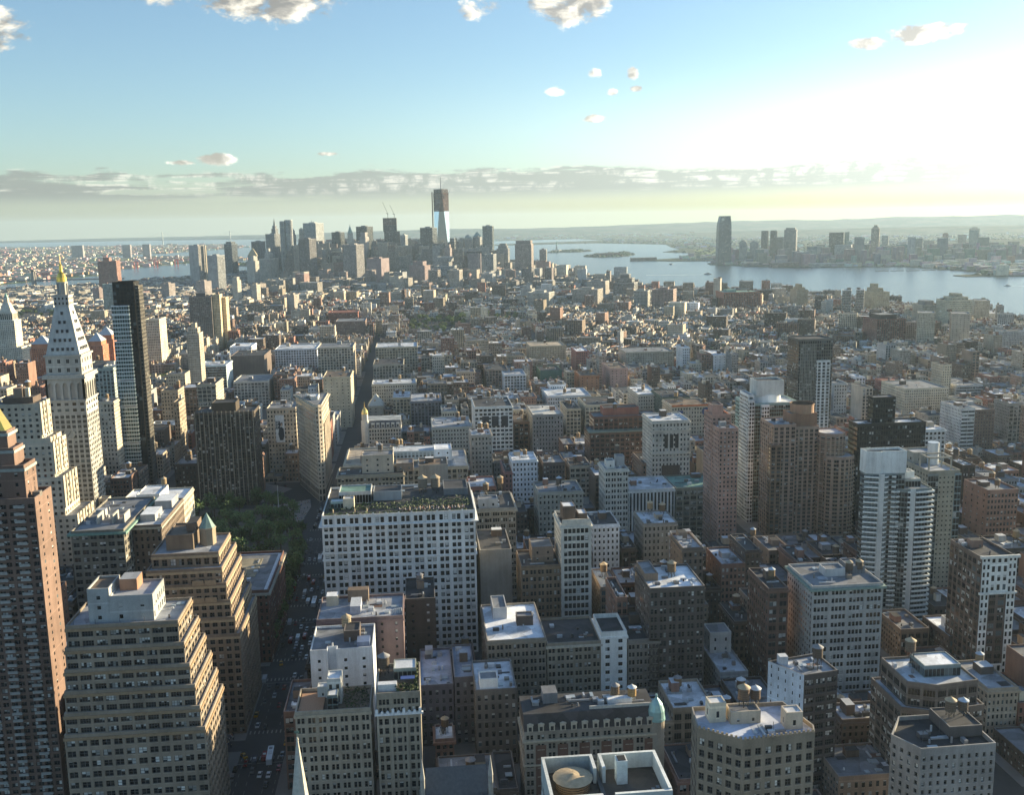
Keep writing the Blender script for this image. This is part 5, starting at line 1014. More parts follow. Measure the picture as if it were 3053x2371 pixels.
for row in D.split('\n'):
    x0, x1, y0, y1, z, c, st, sd, lab, tp = row.split('|'); x0, x1, y0, y1, z = map(float, (x0, x1, y0, y1, z)); c = tuple(lerp(min(.7, v*1.2), g_, .4) for v, g_ in zip(map(float, c.split(',')), (.25,.28,.31)))  # tower colours pulled toward bluish grey: distance haze put into the colour
    b = Bld('skyscraper' if z > 125 else 'office_building', lab, 'skyscraper' if z > 125 else 'building'); S_ = lambda q: None if q == 'none' else q
    s_lit = .34 if x1 < 20 else (.28 if x1 < 330 or y0 < 3100 else .16)
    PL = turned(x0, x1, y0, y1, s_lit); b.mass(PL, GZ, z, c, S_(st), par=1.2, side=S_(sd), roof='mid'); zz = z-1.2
    if tp:
        v = list(map(float, tp.split(',')))
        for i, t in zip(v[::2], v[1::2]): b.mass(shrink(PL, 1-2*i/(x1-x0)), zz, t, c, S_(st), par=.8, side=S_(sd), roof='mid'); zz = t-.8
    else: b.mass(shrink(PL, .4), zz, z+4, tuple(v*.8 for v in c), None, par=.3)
    if 'pyramid roof' in lab: pyr(b, x0+4, x1-4, y0+4, y1-4, 131, 34, (.40,.34,.22))
    if lab.startswith('pyramid'): pyr(b, x0+2, x1-2, y0+2, y1-2, 183, 25, (.24,.33,.32))
    if lab.startswith('domed'): m = b.part('dome', M_METAL); [m.frustum((x0+x1)/2,(y0+y1)/2,175+20*math.sin(a*math.pi/10),175+20*math.sin((a+1)*math.pi/10),17*math.cos(a*math.pi/10),17*math.cos((a+1)*math.pi/10)+.01,(.30,.34,.33),16,cap=False) for a in range(5)]
    if 'mast on top' in lab: b.part('mast', M_METAL).bar((-486,4915,259),(-486,4915,272),1.0,(.2,.2,.2))
    if lab.startswith('pinnacle'): b.part('spire', M_TRIM).frustum(-665,4947,250,285,6,.3,(.22,.24,.24),8)
    if 'octagonal' in lab: b.part('pinnacle', M_TRIM).frustum(-575.5,4917,222,236,9,1,(.3,.32,.3),8)
    if 'dark flat hat' in lab: b.unit('roof_hat', x0-2, x1+2, y0-2, y1, 131, 8, (.06,.06,.065), M_TRIM)
    if 'tan telephone' in lab:
        for k in (0,1): b.part('pier', M_WALL).box(x1-.1, x1+4, 4305+k*18, 4315+k*18, GZ, 174, (.50,.42,.30))
    b.finish(vis=.24, ref=lab.split(' in the')[0][:40])
b = Bld('skyscraper', 'rippling silver ribbon apartment skyscraper with sunlit folded flank', 'skyscraper'); sv = (.46,.47,.47)
pol = [(-579,4472),(-572,4469),(-566,4472),(-559,4470),(-559,4500),(-579,4500)]; b.mass(pol, GZ, 268, sv, 'rib', par=1, side='rib'); pol = [(-553,4470),(-546,4468),(-540,4471),(-534,4469),(-528,4473),(-528,4505),(-559,4505),(-559,4478)]; b.mass(pol, GZ, 273, sv, 'rib', par=1, side='rib'); b.finish(vis=.4, ref='silver ribbon tower')
b = Bld('skyscraper', 'ornate stone skyscraper with green pyramid crown and fine spire', 'skyscraper'); k_ = (.52,.49,.42)
b.mass((-303,-253,4430,4470), GZ, 130, k_, 'old', par=1); b.mass((-292,-264,4431,4459), 129, 190, k_, 'old', par=.5); b.mass((-289,-267,4434,4456), 189.5, 212, k_, 'old', par=.5); b.part('pyramid_crown', M_TRIM).frustum(-278,4445,212,244,11,1,(.30,.40,.34),8,smooth=False); b.part('spire', M_TRIM).frustum(-278,4445,244,254,1,.1,(.4,.42,.36),6); b.finish(vis=.4, ref='ornate spired skyscraper')
def crane(b, x, y, z, h, jib, ang, c=(.10,.10,.11)):
    m = b.part('tower_crane', M_METAL); m.bar((x,y,z),(x,y,z+h),1.3,c); m.box(x-2.5,x+2.5,y-2,y+2,z+h,z+h+3,c); e = (x+jib*math.cos(ang), y, z+h+jib*math.sin(ang)); m.bar((x,y,z+h+2),e,.8,c); m.bar((x,y,z+h+2),(x-8,y,z+h+4),1.2,c)
b = Bld('skyscraper', 'unfinished tower with two roof cranes and open upper floors', 'skyscraper'); k_ = (.20,.21,.23)
b.mass((-141,-69,4750,4800), GZ, 214, k_, 'glass', par=.5); b.mass((-145,-82,4752,4790), 213.5, 244, k_, 'glass', par=0); b.mass((-145,-82,4752,4790), 244, 276, (.25,.17,.14), (8,4.2,.85,.7,.125,.05), par=0); crane(b,-122,4765,276,18,58,math.radians(112)); crane(b,-92,4765,276,15,48,math.radians(114)); b.finish(vis=.4, ref='unfinished tower with two cranes')
b = Bld('skyscraper', 'tallest tower, still under construction, with tapering bright glass facets and red brown steel top', 'skyscraper')
x0, x1, y0, y1 = 86, 158, 4570, 4632; cx, cy = 122, 4601
b.mass((x0+3,x1-3,y0+2,y1-2), GZ, 70, (.3,.33,.36), 'glass', par=0)
P = [(x0+3,y0+2),(x1-3,y0+2),(x1-3,y1-2),(x0+3,y1-2)]; Q0 = [(cx,y0+1),(x1-2,cy),(cx,y1-1),(x0+2,cy)]; tq = .62
Q = [(lerp((P[k][0]+P[(k+1)%4][0])/2, q[0], 1), q[1]) for k, q in enumerate(Q0)]
M_CURTAIN, t = material('curtain_glass'); ca = attr(t, 'col'); us = t.n('SeparateXYZ', i={0: t.n('NewGeometry').outputs['Position']})
ln = t.m('LESS_THAN', t.m('FRACT', t.m('MULTIPLY', us.outputs[2], .25)), .12)
finish(t, t.n('BsdfPrincipled', i={'Base Color': t.mix(t.m('MULTIPLY', ln, .3), ca.outputs['Color'], (.1,.12,.14,1)), 'Roughness': .12, 'Metallic': .85}).outputs[0])
m = b.part('glass_facets', M_CURTAIN); zt = 300; gc = (.62,.68,.74)
lo = 70; full = 420
def mid(k, z): # corner of the chamfer at height z: bottom square corner splits towards the rotated top square
    f = (z-lo)/(full-lo); a = P[k]; m1 = Q[k-1]; m2 = Q[k]; return (lerp(a[0],m1[0],f), lerp(a[1],m1[1],f)), (lerp(a[0],m2[0],f), lerp(a[1],m2[1],f))
for k in range(4):
    A, B_ = mid(k, zt); A2, B2 = mid((k+1) % 4, zt)
    m.face([(*P[k],lo),(*P[(k+1)%4],lo),(*A2,zt),(*B_,zt)], (.30,.34,.38)); m.face([(*P[k],lo),(*B_,zt),(*A,zt)], gc)
ol = []
for k in range(4): ol += list(mid(k, zt))
m = b.mb('wall', M_WALL); st = ST['grid']
ol2 = []
for k in range(4): ol2 += list(mid(k, 382))
for k in range(8):
    p, q = ol[k], ol[(k+1)%8]; p2, q2 = ol2[k], ol2[(k+1)%8]; nc = max(1, round(math.hypot(p[0]-q[0],p[1]-q[1])/6)); m.face([(*p,zt),(*q,zt),(*q2,382),(*p2,382)], (.22,.115,.085,.4), [(0,0),(nc,0),(nc,20),(0,20)], (.82,.62,.125,.0))
m.face([(*p,zt) for p in ol], (.1,.1,.1)); b.mass(offset(ol2,-2), 382, 398, (.13,.11,.115), 'grid', par=0); b.box[4] = 400; b.part('mast', M_METAL).bar((122,4600,398),(122,4600,428),1.8,(.1,.1,.11)); b.part('mast', M_METAL).bar((122,4600,428),(122,4600,452),1.0,(.12,.12,.12)); crane(b,153,4585,360,12,22,math.radians(65)); m = b.part('construction_hoist', M_METAL); m.box(80,85,4590,4598,40,386,(.16,.12,.11)); b.finish(vis=.4, ref='tallest tower under construction')

# --- the far river bank
J = '''1826|1873|5600|5640|118|.24,.26,.27|res|tan grey stepped tower right of the tall glass tower on the far bank|10,126
1887|1942|5600|5640|112|.25,.27,.28|res|second stepped tower right of the tall glass tower on the far bank|10,120
1987|2034|5700|5740|175|.15,.18,.20|glass|left dark glass slab of a pair on the far bank|
2058|2106|5750|5790|172|.15,.18,.20|glass|right dark glass slab of a pair on the far bank|4,176
2040|2087|5600|5640|140|.20,.23,.25|glass|dark lower slab left of the rounded tower on the far bank|
2104|2188|5650|5700|180|.24,.23,.23|grid|broad tower with rounded shoulders on the far bank|10,190
2308|2405|5500|5540|161|.11,.13,.14|glass|wide dark slab tower on the far bank|
2257|2364|5300|5360|98|.40,.41,.40|grid|pale lower block before the wide dark slab on the far bank|
2411|2461|5400|5440|136|.26,.30,.32|glass|blue grey tower right of the wide dark slab on the far bank|
2514|2552|5500|5530|93|.42,.46,.46|glass|bright glass block left of the tallest tan tower on the far bank|
2529|2583|5450|5490|182|.42,.36,.28|rib|tallest tan tower with pointed top right on the far bank|8,190,16,199
2806|2853|5900|5940|131|.26,.28,.28|res|grey tower behind the tan pointed tower on the far bank|
2670|2750|5500|5540|81|.30,.29,.27|res|low wide block right of the tan pointed tower on the far bank|
2895|2968|5700|5750|114|.15,.16,.16|res|dark square tower on the far bank|
3073|3149|5900|5940|97|.40,.34,.27|res|tan block right of the dark square tower on the far bank|
3027|3066|5600|5630|141|.40,.28,.22|res|slim reddish tower on the far bank|5,146
3287|3349|5900|5935|128|.38,.35,.29|res|tan tower at the right part of the far bank|
4268|4361|7500|7550|142|.40,.36,.28|res|distant tan hospital block above the far bank towers|20,152
2983|3042|5300|5340|91|.24,.28,.30|glass|grey glass block below the tan tower on the far bank|
3218|3281|5600|5640|66|.36,.33,.28|res|low tan block between towers at right on the far bank|
3069|3174|5200|5250|72|.34,.36,.35|grid|pair of pale joined towers near the right edge on the far bank|20,85
3363|3421|5500|5540|53|.28,.33,.34|glass|low bluish block at the right edge of the far bank|'''
for row in J.split('\n'):
    x0, x1, y0, y1, z, c, st, lab, tp = row.split('|'); x0, x1, y0, y1, z = map(float, (x0, x1, y0, y1, z)); c = tuple(map(float, c.split(',')))
    b = Bld('riverside_tower', lab, 'tower'); PL = turned(x0,x1,y0,y1,.3,.5); b.mass(PL, 3, z, c, st, par=1, roof='mid', side=st); zz = z-1
    if tp:
        v = list(map(float, tp.split(',')))
        for i, t in zip(v[::2], v[1::2]): b.mass(shrink(PL, 1-2*i/(x1-x0)), zz, t, c, st, par=.6, side=st, roof='mid'); zz = t-.6
    b.finish(hero=False)
b = Bld('skyscraper', 'tall tapering glass skyscraper standing alone on the far river bank', 'skyscraper'); gc = (.20,.24,.28)
m = b.mb('wall', M_WALL); lo_, hi_ = rect(1634,1708,5366,5415), rect(1642,1698,5370,5411)
for z0, z1, A, B_ in ((3,212,rect(1632,1708,5366,5415),rect(1636,1704,5367,5414)),(212,262,rect(1636,1704,5367,5414),rect(1646,1700,5371,5410))):
    for k in range(4): nc = 18; m.face([(*A[k],z0),(*A[(k+1)%4],z0),(*B_[(k+1)%4],z1),(*B_[k],z1)], (*gc,.2), [(0,0),(nc,0),(nc,int((z1-z0)/3.9)),(0,int((z1-z0)/3.9))], (.86,.72,.125,.12))
b.part('crown_panel', M_CURTAIN).box(1650,1664,5369.0,5369.9,216,250,(.5,.55,.6)); b.part('roof', M_ROOF).face([(*p,262) for p in rect(1646,1700,5371,5410)],(.2,.2,.22)); b.box = [1634,1706,5366,5415,262]; b.finish(hero=False)
b = Bld('ventilation_building', 'square sunlit ventilation tower standing in the river off the far bank', 'building'); b.mass((2571,2624,4600,4626), 0, 40, (.50,.42,.32), 'few', par=1, side='few'); b.finish(hero=False)
for x0, x1, y0, y1, z, c, lab in ((-2924,-2831,9000,9040,112,(.30,.28,.28),'leftmost grey housing slab standing above the far flat borough'),(-2364,-2301,8500,8540,118,(.30,.27,.27),'middle dark housing slab standing above the far flat borough'),(-2205,-2148,8500,8540,120,(.30,.27,.27),'right dark housing slab standing above the far flat borough')):
    b = Bld('riverside_tower', lab, 'tower'); b.mass((x0,x1,y0,y1), 3, z, c, 'res', par=1, side='res'); b.finish(hero=False)
# ------------------------------------------------------------------ the setting: water, land, roads, hills
RNG = random.Random(11)
def struct(name, mb, mat): return tag(mb.build(name, mat), kind='structure')
m = MB(); m.face([(26500*math.cos(a), 26500*math.sin(a), 0) for a in [k*math.pi/48 for k in range(96)]], (.1,.1,.1)); struct('harbour_water', m, M_WATER)
LAND = {
'manhattan': [(1856,-1723),(1881,-934),(1851,-62),(1688,928),(1420,1601),(1340,2200),(1260,2620),(1190,2900),(1020,3060),(859,3200),(730,3500),(646,4251),(334,5197),(28,5662),(-281,5872),(-577,5797),(-874,5289),(-1081,4793),(-1232,4456),(-1557,4085),(-2683,3334),(-2483,2364),(-2227,1554),(-1557,781),(-1321,-168),(-1837,-3758)],
'eastern': [(-2347,-229),(-2793,922),(-3138,2764),(-3154,3835),(-2047,4448),(-1694,5724),(-1870,6389),(-1603,7300),(-1268,7739),(-1525,8550),(-2337,8798),(-3236,8681),(-3157,9233),(-2448,10389),(-2056,12639),(-2657,14593),(-3947,15530),(-5887,15725),(-6971,17157),(-9294,17521),(-13719,15068),(-20000,10725),(-20000,-3000),(-6234,-3654)],
'island': [(-722,6581),(-1199,6571),(-1166,7033),(-644,7831),(-409,7580)],
'western': [(3836,-4425),(3104,-1019),(3108,889),(2643,1902),(2520,2900),(2470,3850),(2200,3870),(2195,3960),(2440,4060),(2390,4780),(2208,4812),(1952,4900),(1835,4938),(1733,5107),(1600,5400),(1630,5560),(1917,5820),(1525,5960),(1400,6120),(1440,6200),(1712,6420),(2035,7339),(1906,7700),(2201,8265),(2321,9093),(2534,10101),(2035,11349),(693,10986),(679,11360),(2455,12852),(2285,14029),(4282,15644),(15000,20000),(20000,12000),(16000,-6000)],
'southern': [(4390,15450),(768,13633),(-47,15278),(-2540,16818),(-2684,18644),(-1520,23000),(6112,24500),(13000,22000)],
'ellis': [(1214,6828),(1190,7132),(1330,7420),(1640,7760),(1600,7300),(1462,6950)], 'liberty': [(1060,8100),(1320,8140),(1480,8400),(1420,8700),(1180,8420)]}
def flat(name, poly, z, col, mat, h=4): mb = MB(); P = poly if sum((a[0]*b[1]-b[0]*a[1]) for a, b in zip(poly, poly[1:]+poly[:1])) > 0 else poly[::-1]; mb.prism(P, z-h, z, col); return struct(name, mb, mat)
flat('ground', LAND['manhattan'], GZ, (.06,.06,.06), M_ASPH, 11); flat('far_bank_ground', LAND['western'], 3, (.1,.11,.08), M_HILL); flat('far_borough_ground', LAND['eastern'], 3.01, (.1,.1,.08), M_HILL)
flat('southern_shore_ground', LAND['southern'], 3.02, (.1,.1,.08), M_HILL); flat('fort_island_ground', LAND['island'], 3.03, (.1,.1,.08), M_HILL); flat('statue_island_ground', LAND['liberty'], 3.04, (.09,.1,.07), M_HILL); flat('ferry_island_ground', LAND['ellis'], 3.05, (.09,.1,.07), M_HILL)
m = MB(); m.prism([(1800,6060),(2300,5900),(2900,6300),(2800,8400),(2250,8100),(2080,7300)], 3, 3.4, (.13,.17,.06)); struct('park_lawn', m, M_EARTH)
# ridges on the skyline
def ridge(name, pts, depth, mat=M_HILL):
    m = MB(); R = random.Random(5); out = []
    for (x, y, h), (x2, y2, h2) in zip(pts, pts[1:]):
        n = max(2, int(math.hypot(x2-x, y2-y)/260))
        for k in range(n): f = k/n; out.append((lerp(x,x2,f), lerp(y,y2,f), lerp(h,h2,f)))
    out.append(pts[-1]); hs = []; d = 0
    for p in out: d = d*.82+R.uniform(-1,1)*.06; hs.append(max(3.2, p[2]*(1+d)))
    for k in range(len(out)-1):
        a, b = out[k], out[k+1]; ha, hb = hs[k], hs[k+1]
        L = [((a[0],a[1]-depth,2.5),(b[0],b[1]-depth,2.5)),((a[0],a[1]-depth*.45,ha*.62),(b[0],b[1]-depth*.45,hb*.62)),((a[0],a[1],ha),(b[0],b[1],hb)),((a[0],a[1]+depth,2.5),(b[0],b[1]+depth,2.5))]
        for (p, q), (p2, q2) in zip(L, L[1:]): m.face([p, q, q2, p2], (.1,.1,.1), smooth=True)
    return struct(name, m, mat)
ridge('far_hills', [(-9500,23500,20),(-5200,23500,55),(-2600,21500,85),(-500,20600,118),(2000,20000,134),(3800,20000,160),(5800,20000,196),(8700,20000,216),(12500,19000,225),(17000,16500,225)], 1800)
ridge('middle_hills', [(4300,16200,30),(5600,14800,60),(7400,13800,92),(9800,12500,120),(13500,11000,150)], 1500); ridge('wooded_ridge', [(4300,8200,22),(5600,8000,46),(7600,7600,62),(9500,7200,70)], 700); ridge('borough_ridge', [(-9000,9800,30),(-6000,10800,34),(-4200,11500,28),(-3200,12800,16)], 900)

# streets: pavement slabs round every block, the carriageway left between them
AVE_W = [(-63,218),(248,492),(522,766),(796,1040),(1070,1314),(1344,1560)]; AVE_E = [(-218,-93),(-365,-248),(-501,-395),(-635,-531),(-835,-665),(-1045,-865),(-1250,-1075),(-1480,-1290),(-1720,-1520),(-1960,-1750),(-2200,-1990)]
def yf(n): return (33.5-n)*80.2+9
def inside(x, y, poly):
    c = False; n = len(poly)
    for k in range(n):
        (x1, y1), (x2, y2) = poly[k], poly[(k+1) % n]
        if (y1 > y) != (y2 > y) and x < (x2-x1)*(y-y1)/(y2-y1)+x1: c = not c
    return c
PARK = (-205, -96, 612, 842)
m = MB(); mk = MB()
def bway(y): return 233-323*(y+40)/891 if y < 851 else (-95-.245*(y-851) if y < 1900 else lerp(-352,-205,min(1,(y-1900)/2400)))
for n in range(31, 13, -1):
    y0, y1 = yf(n)-4, yf(n)+62+4
    for (a, c) in AVE_W+AVE_E[:5]:
        a, c = a-5, c+5
        if a > -100 and a < 0 and y0 < 800:      # cut by the diagonal street
            bw = bway((y0+y1)/2)
            if a < bw-30 < c and bw-26 > a+8: m.prism([(a,y0),(bway(y0)-12,y0),(bway(y1)-12,y1),(a,y1)], GZ+.02, GZ+.15, (.21,.20,.19)); 
            if bw+26 < c: m.prism([(bway(y0)+12,y0),(c,y0),(c,y1),(bway(y1)+12,y1)], GZ+.02, GZ+.15, (.21,.20,.19))
            continue
        if c < 0 and 600 < y0 < 850 and a > -230: continue
        m.prism([(a,y0),(c,y0),(c,y1),(a,y1)], GZ+.02, GZ+.15, (.21,.20,.19))
m.prism([(-214,604),(-94,604),(-94,690),(-118,842),(-214,846)], GZ+.02, GZ+.16, (.16,.15,.13)); struct('pavement', m, M_PAVE)
m = MB(); m.prism([(-136,846),(-118,800),(-101,780),(-97,842),(-100,866)], GZ+.02, GZ+.17, (.30,.27,.25)); m.prism([(-168,860),(-140,862),(-120,905),(-150,930)], GZ+.02, GZ+.13, (.24,.23,.22)); struct('plaza', m, M_PAVE)
for n in range(30, 22, -1):
    y = yf(n)-9
    for off in (-13.5, 10.5):
        for k in range(14): x = -91+k*2.0; mk.face([(x,y+off,GZ+.012),(x+.6,y+off,GZ+.012),(x+.6,y+off+3,GZ+.012),(x,y+off+3,GZ+.012)], (.26,.26,.26))
    mk.face([(-91,y-16.5,GZ+.012),(-65,y-16.5,GZ+.012),(-65,y-16,GZ+.012),(-91,y-16,GZ+.012)], (.2,.2,.2))
    for x in (-86,-81.5,-74,-69.5):
        for k in range(7): mk.face([(x,y+18+k*7,GZ+.012),(x+.25,y+18+k*7,GZ+.012),(x+.25,y+21+k*7,GZ+.012),(x,y+21+k*7,GZ+.012)], (.18,.18,.18))
struct('road_marking', mk, M_PAINT)

# ------------------------------------------------------------------ the houses filling the blocks
def hero_hit(x0, x1, y0, y1, g=1.0):
    return any(x0 < h[1]+g and x1 > h[0]-g and y0 < h[3]+g and y1 > h[2]-g for h in HEROES)
def cap(x0, x1, y0, y1, z, need=9):
    """lower a filling house until it no longer stands before what the photograph shows of a taller building"""
    while z > need:
        P = [project((x, y, z+4)) for x in (x0, x1) for y in (y0,)]
        if not all(P): return z
        u0, u1, v = min(p[0] for p in P), max(p[0] for p in P), min(p[1] for p in P); bad = False
        for h in HEROES:
            if h[2] > y0+4 and u1 > h[5]+1 and u0 < h[6]-1 and v < h[8]: bad = True; break
        if not bad: return z
        z = z-2.5 if z < 40 else z-5
    return 0
PAL_NEAR = [('dark',.30),('brown',.24),('brick',.17),('tan',.08),('grey',.07),('sand',.05),('stone',.04),('white',.03),('red',.02)]
PAL = [('brown',.13),('brick',.13),('tan',.15),('sand',.10),('cream',.09),('grey',.10),('stone',.09),('white',.05),('dark',.08),('red',.05),('pale',.03)]
def pick(R, pal):
    t = R.random()*sum(w for _, w in pal)
    for c, w in pal:
        t -= w
        if t <= 0: return c
    return pal[0][0]
ROOFS = [('tar',.40),('lgrey',.14),('silver',.14),('white',.08),('mid',.24)]
LOTS = []
def visible(x, y, z): p = project((x, y, z)); return p and -180 < p[0] < 3350 and 560 < p[1] < 2560
def zone(x, y, R):
    """height, lot width, palette shift by district"""
    t = R.random()
    if y < 860:
        if x < 218: return (R.uniform(16, 52) if t > .12 else R.uniform(50, 62)), R.uniform(8, 24)
        if x < 520: return (R.uniform(13, 34) if t > .12 else R.uniform(40, 58)), R.uniform(7, 22)
        return (R.uniform(11, 24) if t > .12 else R.uniform(30, 62)), R.uniform(7, 20)
    if y < 1575:
        if -250 < x < 250: return (R.uniform(20, 46) if t > .08 else R.uniform(44, 56)), R.uniform(8, 26)
        if x < -250: return (R.uniform(16, 40) if t > .15 else R.uniform(45, 70)), R.uniform(9, 26)
        return (R.uniform(11, 26) if t > .10 else R.uniform(28, 54)), R.uniform(7, 22)
    if y > 2700 and x < -540: return R.uniform(11, 24), R.uniform(12, 40)
    if y < 2720:
        if -450 < x < -60: return (R.uniform(16, 34), R.uniform(9, 30)) if t > .07 else (R.uniform(38, 56), R.uniform(18, 36))
        return (R.uniform(10, 20), R.uniform(8, 26)) if t > .045 else (R.uniform(24, 46), R.uniform(18, 42))
    if y < 3350: return (R.uniform(15, 29), R.uniform(11, 34)) if t > .06 else (R.uniform(34, 54), R.uniform(20, 44))
    if y < 4200: return (R.uniform(20, 44), R.uniform(16, 44)) if t > .08 else (R.uniform(48, 80), R.uniform(24, 46))
    return (R.uniform(75, 170) if -540 < x < 330 else R.uniform(26, 70)), R.uniform(26, 52)
GREENS = [(-420,-315,1400,1590),(-20,118,2120,2490),(-1140,-960,2700,3040),(160,250,2330,2540)]
def lots():
    R = RNG; ys = []; n = 32
    while yf(n) < 1560: ys.append((yf(n), yf(n)+62)); n -= 1
    y = ys[-1][1]+22
    while y < 5700: d = R.uniform(50, 62) if y < 2700 else R.uniform(56, 80); ys.append((y, y+d)); y += d+R.uniform(13, 17)
    for (ya, yb) in ys:
        iv = AVE_W+AVE_E; sh = 0
        if ya > 1560: sh = R.uniform(-25, 25)
        if ya > 2150:
            iv = []; a = -2350+R.uniform(0, 40)
            while a < 1600: w = R.uniform(70, 150); iv.append((a, a+w)); a += w+R.uniform(11, 16)
        for (a, c) in iv:
            if 1560 < ya <= 2150 and not (-70 < a < -50 or -230 < a < -200): a, c = a+sh, c+sh
            if 1560 < ya <= 2150: md = lerp(a, c, R.uniform(.4,.6)); parts = [(a, md-6), (md+6, c)] if c-a > 150 else [(a, c)]
            else: parts = [(a, c)]
            for (a, c) in parts:
                for row in (0, 1):
                    x = a
                    while x < c-5:
                        h, w = zone(x, ya, R); w = min(w, c-x)
                        if c-x-w < 5: w = c-x
                        dep = (yb-ya)/2-R.uniform(.3, 5)
                        y0, y1 = (ya+R.uniform(0,.4), ya+dep) if row == 0 else (yb-dep, yb)
                        LOTS.append((x, x+w-.05, y0, y1, h)); x += w
lots()
BOX = []
R = random.Random(23)
for (x0, x1, y0, y1, h) in LOTS:
    cx, cy = (x0+x1)/2, (y0+y1)/2
    if not inside(cx, cy, LAND['manhattan']) or not visible(cx, cy, GZ+h): continue
    if cy < 4200 and any(a-6 < cx < b+6 and c-6 < cy < d+6 for a, b, c, d in GREENS+[PARK]): continue
    if x1 > PARK[0] and x0 < PARK[1] and y1 > PARK[2]-10 and y0 < PARK[3]+10: continue
    if -140 < cx < -60 and 840 < cy < 935: continue
    bw0, bw1 = bway(y0), bway(y1); lo, hi = min(bw0, bw1)-11, max(bw0, bw1)+11
    if x1 > lo and x0 < hi:
        if x0 < lo-5: x1 = lo
        elif x1 > hi+5: x0 = hi
        else: continue
    if y0 < 2150 and (x0 < -70 < x1 or (x1 > -93 and x0 < -63)): continue
    # shrink beside the singled out buildings
    if hero_hit(x0, x1, y0, y1):
        ok = False
        for f in ((0,.5,0,1),(.5,1,0,1),(0,1,.5,1),(0,1,0,.5),(0,.3,0,1),(.7,1,0,1)):
            a, b_, c, d = lerp(x0,x1,f[0]), lerp(x0,x1,f[1]), lerp(y0,y1,f[2]), lerp(y0,y1,f[3])
            if b_-a > 5 and d-c > 6 and not hero_hit(a, b_, c, d): x0, x1, y0, y1 = a, b_, c, d; ok = True; break
        if not ok: continue
    # a slope of sight: nothing standing right in front of the window
    h = min(h, 60 if y0 < 3000 else 165); z = cap(x0, x1, y0, y1, GZ+h, GZ+6)
    if z < GZ+6:
        if y0 < 300: continue
        z = GZ+R.uniform(5, 8)
    if y0 < 395 and x1 < -135: continue
    if y0 < 372: z = min(z, GZ+R.uniform(9, 15))
    rot = 0
    if 1650 < cy < 2650 and cx > 300: rot = -.46
    elif cy > 1600 and cx > 560: rot = -.3
    elif 2700 < cy < 4200: rot = R.choice([-.1, -.2, -.05]) if cy < 3300 else -.4
    p = project((cx, y0, z)); q = project((cx, y0, GZ)); area = abs(q[1]-p[1])*(x1-x0)/p[2]*2995 if q else 0
    BOX.append([area, x0, x1, y0, y1, z, rot, p])
BOX.sort(key=lambda b: -b[0])
SMALL = []; FILL = []
STF = ['old','old','pair','pair','loft','house','res','office','grid']
def wallcol(R, cy): c = pick(R, PAL_NEAR if cy < 900 else PAL); k = R.uniform(.5, 1.2); f_ = .4 if cy > 3300 else 0; return c, tuple(lerp(min(.85, v*k), g_, f_) for v, g_ in zip(C[c], (.24,.26,.28)))  # far downtown walls also carry painted-in haze, a bluish grey mix
vis_n = 0
for bx in BOX:
    area, x0, x1, y0, y1, z, rot, p = bx
    if vis_n < 288 and 0 < p[0] < 3053 and p[1] < 2371 and rot == 0 and y0 < 2000: FILL.append(bx); vis_n += 1
    else: SMALL.append(bx)
CNAME = dict(brown='brown', brick='dark brick', tan='tan', sand='sand coloured', cream='cream', grey='grey', stone='limestone', white='white', dark='very dark', red='red brick', pale='pale grey')
RNAME = dict(tar='black roof', lgrey='grey roof', silver='silver roof', white='white roof', mid='dull grey roof')
def hero_ref(px, py):
    best = min(HEROES, key=lambda h: ((h[5]+h[6])/2-px)**2+(h[7]+(h[8]-h[7])*.4-py)**2); dx, dy = px-(best[5]+best[6])/2, py-best[7]
    if abs(dx) > abs(dy)*.8: d = 'left of' if dx < 0 else 'right of'
    else: d = 'in front of' if dy > 0 else 'behind'
    return d, best[9]
NHERO = len(HEROES); HEROREF = list(HEROES)
labels = {}; pend = []
for bx in FILL:
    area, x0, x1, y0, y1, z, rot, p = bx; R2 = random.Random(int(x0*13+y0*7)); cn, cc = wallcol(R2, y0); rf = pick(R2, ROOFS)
    st = R2.choice(STF); h = z-GZ; size = 'tall' if h > 42 else ('mid height' if h > 24 else 'low'); wd = 'narrow ' if x1-x0 < 11 else ('broad ' if x1-x0 > 22 else '')
    d, ref = hero_ref(p[0], p[1]); pend.append((bx, cn, cc, rf, st, size, wd, d, ref, R2))
from collections import Counter, defaultdict
grp = defaultdict(list)
for i, q in enumerate(pend): grp[(q[1], q[3], q[5], q[6], q[7], q[8])].append(i)
ORD = ['nearest', 'second', 'third', 'fourth', 'fifth', 'sixth', 'seventh', 'eighth', 'ninth', 'tenth']
rank = {}
for k, L in grp.items():
    if len(L) > 1:
        for j, i in enumerate(sorted(L, key=lambda i: pend[i][0][3])): rank[i] = ORD[min(j, 9)]+' '
TANKS = []
